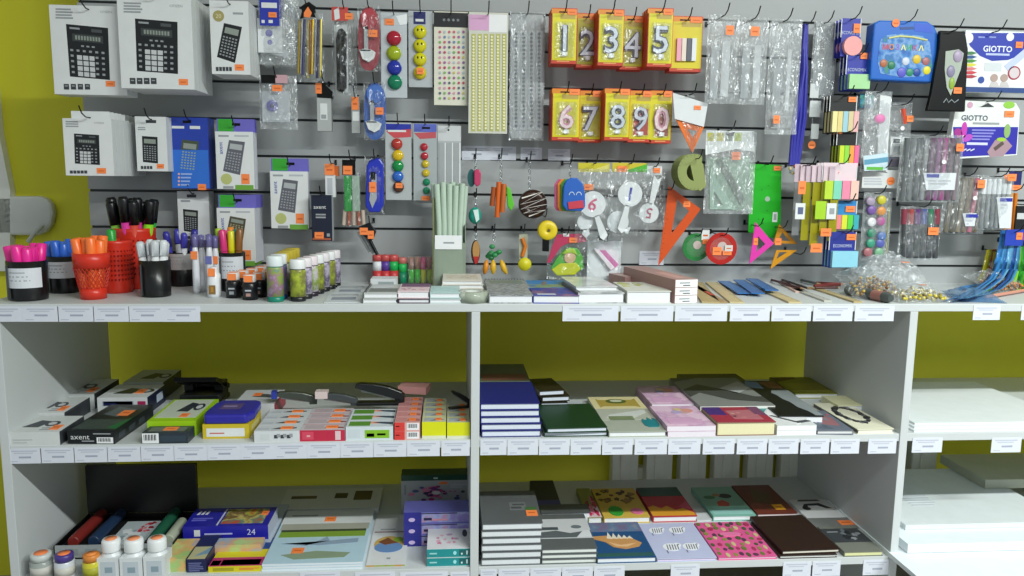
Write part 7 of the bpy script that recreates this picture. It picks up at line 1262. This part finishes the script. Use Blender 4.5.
def cact(f, m):
    q = random.Random(8)
    for k in range(56): a, b = .07+.86*((k*5) % 8+q.uniform(-.2, .2))/7, .06+.88*(k//8+q.uniform(-.3, .3))/6.2; a, b = min(.95, max(.05, a)), min(.95, max(.05, b)); f.toval(m, a, b, q.uniform(.03, .05), q.uniform(.035, .06), M(['6a7a3a', '5a3a50', '8a8a4a', 'a8385a', '4f5a3a', 'c9c08a'][k % 6], .5), .0006+.00003*k, 8)
    f.toval(m, .5, .62, .2, .06, M('e678a8', .5), .0018)
book('notebook', 'bright pink notebook patterned with little green cactus plants', NBk, 719, 779, 561.5, 558, 519, Z2, M('dd5c96', .45), M('e6c0d4', .8), cact, None, depth=.205)
BRW = M('2c1a12', .5)
book('notebook', 'dark brown leather notebook, lower of two', NBk, 781, 840, 560.5, 557.5, 518, Z2, BRW, M('e6e8e6', .8), None, None, 0, 'dark brown notebooks', depth=.2, th=.009); book('notebook', 'dark brown leather notebook, upper of two lying slightly askew', NBk, 782, 840, 558, 553.5, 516, Z2, BRW, M('e6e2d4', .8), None, None, 1.5, 'dark brown notebooks', depth=.21, th=.0105, lift=.0094, y=.008)
book('notebook', 'grey notebook with cream pages and a dark photograph, at the shelf edge by the panel', NBk, 844, 884, 557, 552.5, 534, Z2, M('74776e', .5), M('dfdf a8'.replace(' ', ''), .8), lambda f, m: (f.top(m, .0, .35, 1, .9, M('3a3e42', .4)), blob(f, m, 8, .45, .45, .9, .85, 9, [M('6a7278', .5), M('22262a', .5), M('8a8f94', .5)], .09), f.bars(m, .08, .75, .5, .8, 1, GREY)), depth=.15, th=.014)
f = book('notebook', 'plain grey notebook with an orange sticker behind the cream paged one', NBk, 816, 862, 536, 533, 522, Z2, M('787a78', .5), None, None, None, y=.15, depth=.07, th=.01); f.sticker(.62, .3, .92, .7)
book('notebook', 'white notebook with black ornament at the back beside the panel', NBk, 807, 846, 523, 520, 500, Z2, M('dfe2e2', .5), M('e3e6ea', .8), lambda f, m: (f.tpoly(m, [(.15, .55), (.3, .75), (.7, .78), (.9, .5), (.75, .5), (.6, .66), (.35, .66), (.28, .5)], M('24282a', .5)), f.toval(m, .25, .5, .1, .08, M('24282a', .5), .0009), f.tpoly(m, [(.2, .9), (.8, .9), (.75, .98), (.25, .98)], M('4a4c44', .5), .0008)), y=.222, depth=.13, th=.009)
def back_book(label, u0, u1, vf, vt, cover, draw, y=.235, d=.21, th=.02, pages=None, yaw=0): return book('notebook', label, NBk, u0, u1, vf, vt, vt-25, Z2, cover, pages, draw, None, yaw, None, y=y, depth=d, th=th)
back_book('notebook with pink and crimson blossoms in the back row', 588, 602, 522, 517, M('8a8c4a', .5), lambda f, m: (f.top(m, 0, 0, 1, .35, M('d9c0c4', .5)), blob(f, m, 4, .1, .05, .9, .7, 12, [M('c22a5a', .5), M('e0709a', .5), M('8a2a3a', .5)], .12)))
back_book('yellow notebook with brown trees, a green bush and pink flowers in the back row', 604, 650, 523, 517.5, M('cfae4a', .5), lambda f, m: (blob(f, m, 5, .1, .5, .9, .92, 18, [M('4a3420', .5), M('6a4a24', .5), M('8a6a30', .5)], .07), f.toval(m, .32, .2, .16, .16, M('2f9a34', .5), .0018), f.toval(m, .78, .18, .14, .1, M('d8709a', .5), .0018)), th=.018)
back_book('notebook striped dark green, crimson and orange in the back row', 653, 697, 523, 517.5, M('b8283c', .45), lambda f, m: (f.top(m, 0, .68, 1, 1, M('1f4a44', .4)), f.tpoly(m, [(0, .02), (.98, .02), (.98, .1), (.8, .26), (.6, .2), (.45, .34), (.3, .26), (.15, .36), (0, .3)], M('d99a2c', .5)), f.tpoly(m, [(.7, .3), (.98, .2), (.98, .5)], M('c84a6a', .5), .0007)), th=.018)
back_book('white notebook beneath the mint one, showing at its edge', 697, 712, 523, 520, M('c9cdce', .5), None, d=.08, th=.006)
back_book('mint green notebook with a red mushroom picture in the back row', 713, 756, 522.5, 517.5, M('7fb8a8', .45), lambda f, m: (f.top(m, 0, .3, 1, 1, M("7fb09a", .45)), f.tpoly(m, [(.3, .32), (.55, .3), (.62, .42), (.5, .52), (.34, .46)], M('b84a3a', .5), .0008), f.toval(m, .25, .62, .14, .06, M('4a7a54', .5), .0009), f.toval(m, .65, .66, .16, .08, M('24302c', .5), .0009), f.toval(m, .45, .7, .1, .05, M('a8845a', .5), .001), f.top(m, .05, .05, .95, .2, M('94c8c0', .45))), th=.016)
f = back_book('red-brown notebook with a yellow sticker in the back row', 757, 797, 521, 515.5, M('6a2f22', .45), lambda f, m: f.tpoly(m, [(.2, .4), (.6, .3), (.8, .7), (.4, .9)], M('5c4428', .5)), th=.02, pages=M('e6d8da', .8)); f.sticker(.55, .12, .8, .28, 'top', M('f0b02a', .5))
# white paper in the last bay, jutting out
def ream(label, u0, u1, vf, vt, y, dep, th, lift, prints=(), yaw=0, mat='e3ebef'):
    f = Flat('paper_pad', label, 'drawing paper', u0, u1, vf, vt, vt-5, Z2, yaw, None, None, None, th, lift); P = W(u0, vf, y); f.P = Vector((P.x, y, Z2+lift)); f.w = W(u1, vf, y).x-P.x; f.d = dep; m = MB(); f.block(m, M(mat, .6))
    for (a, b, c, d) in prints: f.bars(m, a, b, c, d, 5, M('c2c9ce', .7), 3)
    f.root(m); return f
ream('white drawing paper wrapper, lowest and jutting far over the shelf edge by the panel', 925, 1100, 590, 580, -.16, .5, .012, .0005, yaw=0); ream('white drawing paper pack with grey print on the jutting paper', 907, 1080, 558, 547, -.01, .31, .024, .0145, ((.12, .35, .32, .75), (.4, .4, .55, .7))); ream('long white drawing paper pack behind the printed one', 906, 1068, 522, 500, .07, .40, .014, .0395, ((.2, .3, .4, .5),), 0, 'd6ddde')
ream('grey-white paper roll pack lying at the far back of the bottom shelf', 985, 1090, 486, 470, .3, .22, .028, .0545, (), 0, 'b4b8a6')
# ================================================================ camera and light
cd = bpy.data.cameras.new('camera'); cam = bpy.data.objects.new('camera', cd); C.objects.link(cam)
cd.sensor_width = 36; cd.sensor_fit = 'HORIZONTAL'; cd.lens = FOC/1024*36; cd.clip_start = .02
cam.matrix_world = Matrix(((rt.x, up.x, -fwd.x, CAM.x), (rt.y, up.y, -fwd.y, CAM.y), (rt.z, up.z, -fwd.z, CAM.z), (0, 0, 0, 1)))
bpy.context.scene.camera = cam
def lamp(name, loc, sx, sy, power, col=(1, 1, 1), rz=0):
    l = bpy.data.lights.new(name, 'AREA'); l.shape = 'RECTANGLE'; l.size = sx; l.size_y = sy; l.energy = power; l.color = col
    o = bpy.data.objects.new(name, l); C.objects.link(o); o.location = loc; o.rotation_euler = (0, 0, rz); return o
lamp('ceiling_light', (-.75, -2.22, 1.84), 1.2, .1, 5, (.95, 1, .97))
lamp('ceiling_light', (1.1, -2.22, 1.84), 1.2, .1, 92, (.95, 1, .97))
lamp('ceiling_light', (2.6, -2.22, 1.84), 1.2, .1, 125, (.95, 1, .97))
w = bpy.data.worlds.new('world'); bpy.context.scene.world = w; w.use_nodes = True
w.node_tree.nodes['Background'].inputs[0].default_value = (.80, .88, .93, 1); w.node_tree.nodes['Background'].inputs[1].default_value = .45
sc = bpy.context.scene
sc.view_settings.view_transform = 'Standard'; sc.view_settings.look = 'None'; sc.view_settings.exposure = 0.0; sc.view_settings.gamma = 1; sc.view_settings.use_curve_mapping = False
sc.cycles.max_bounces = 8; sc.cycles.transparent_max_bounces = 24
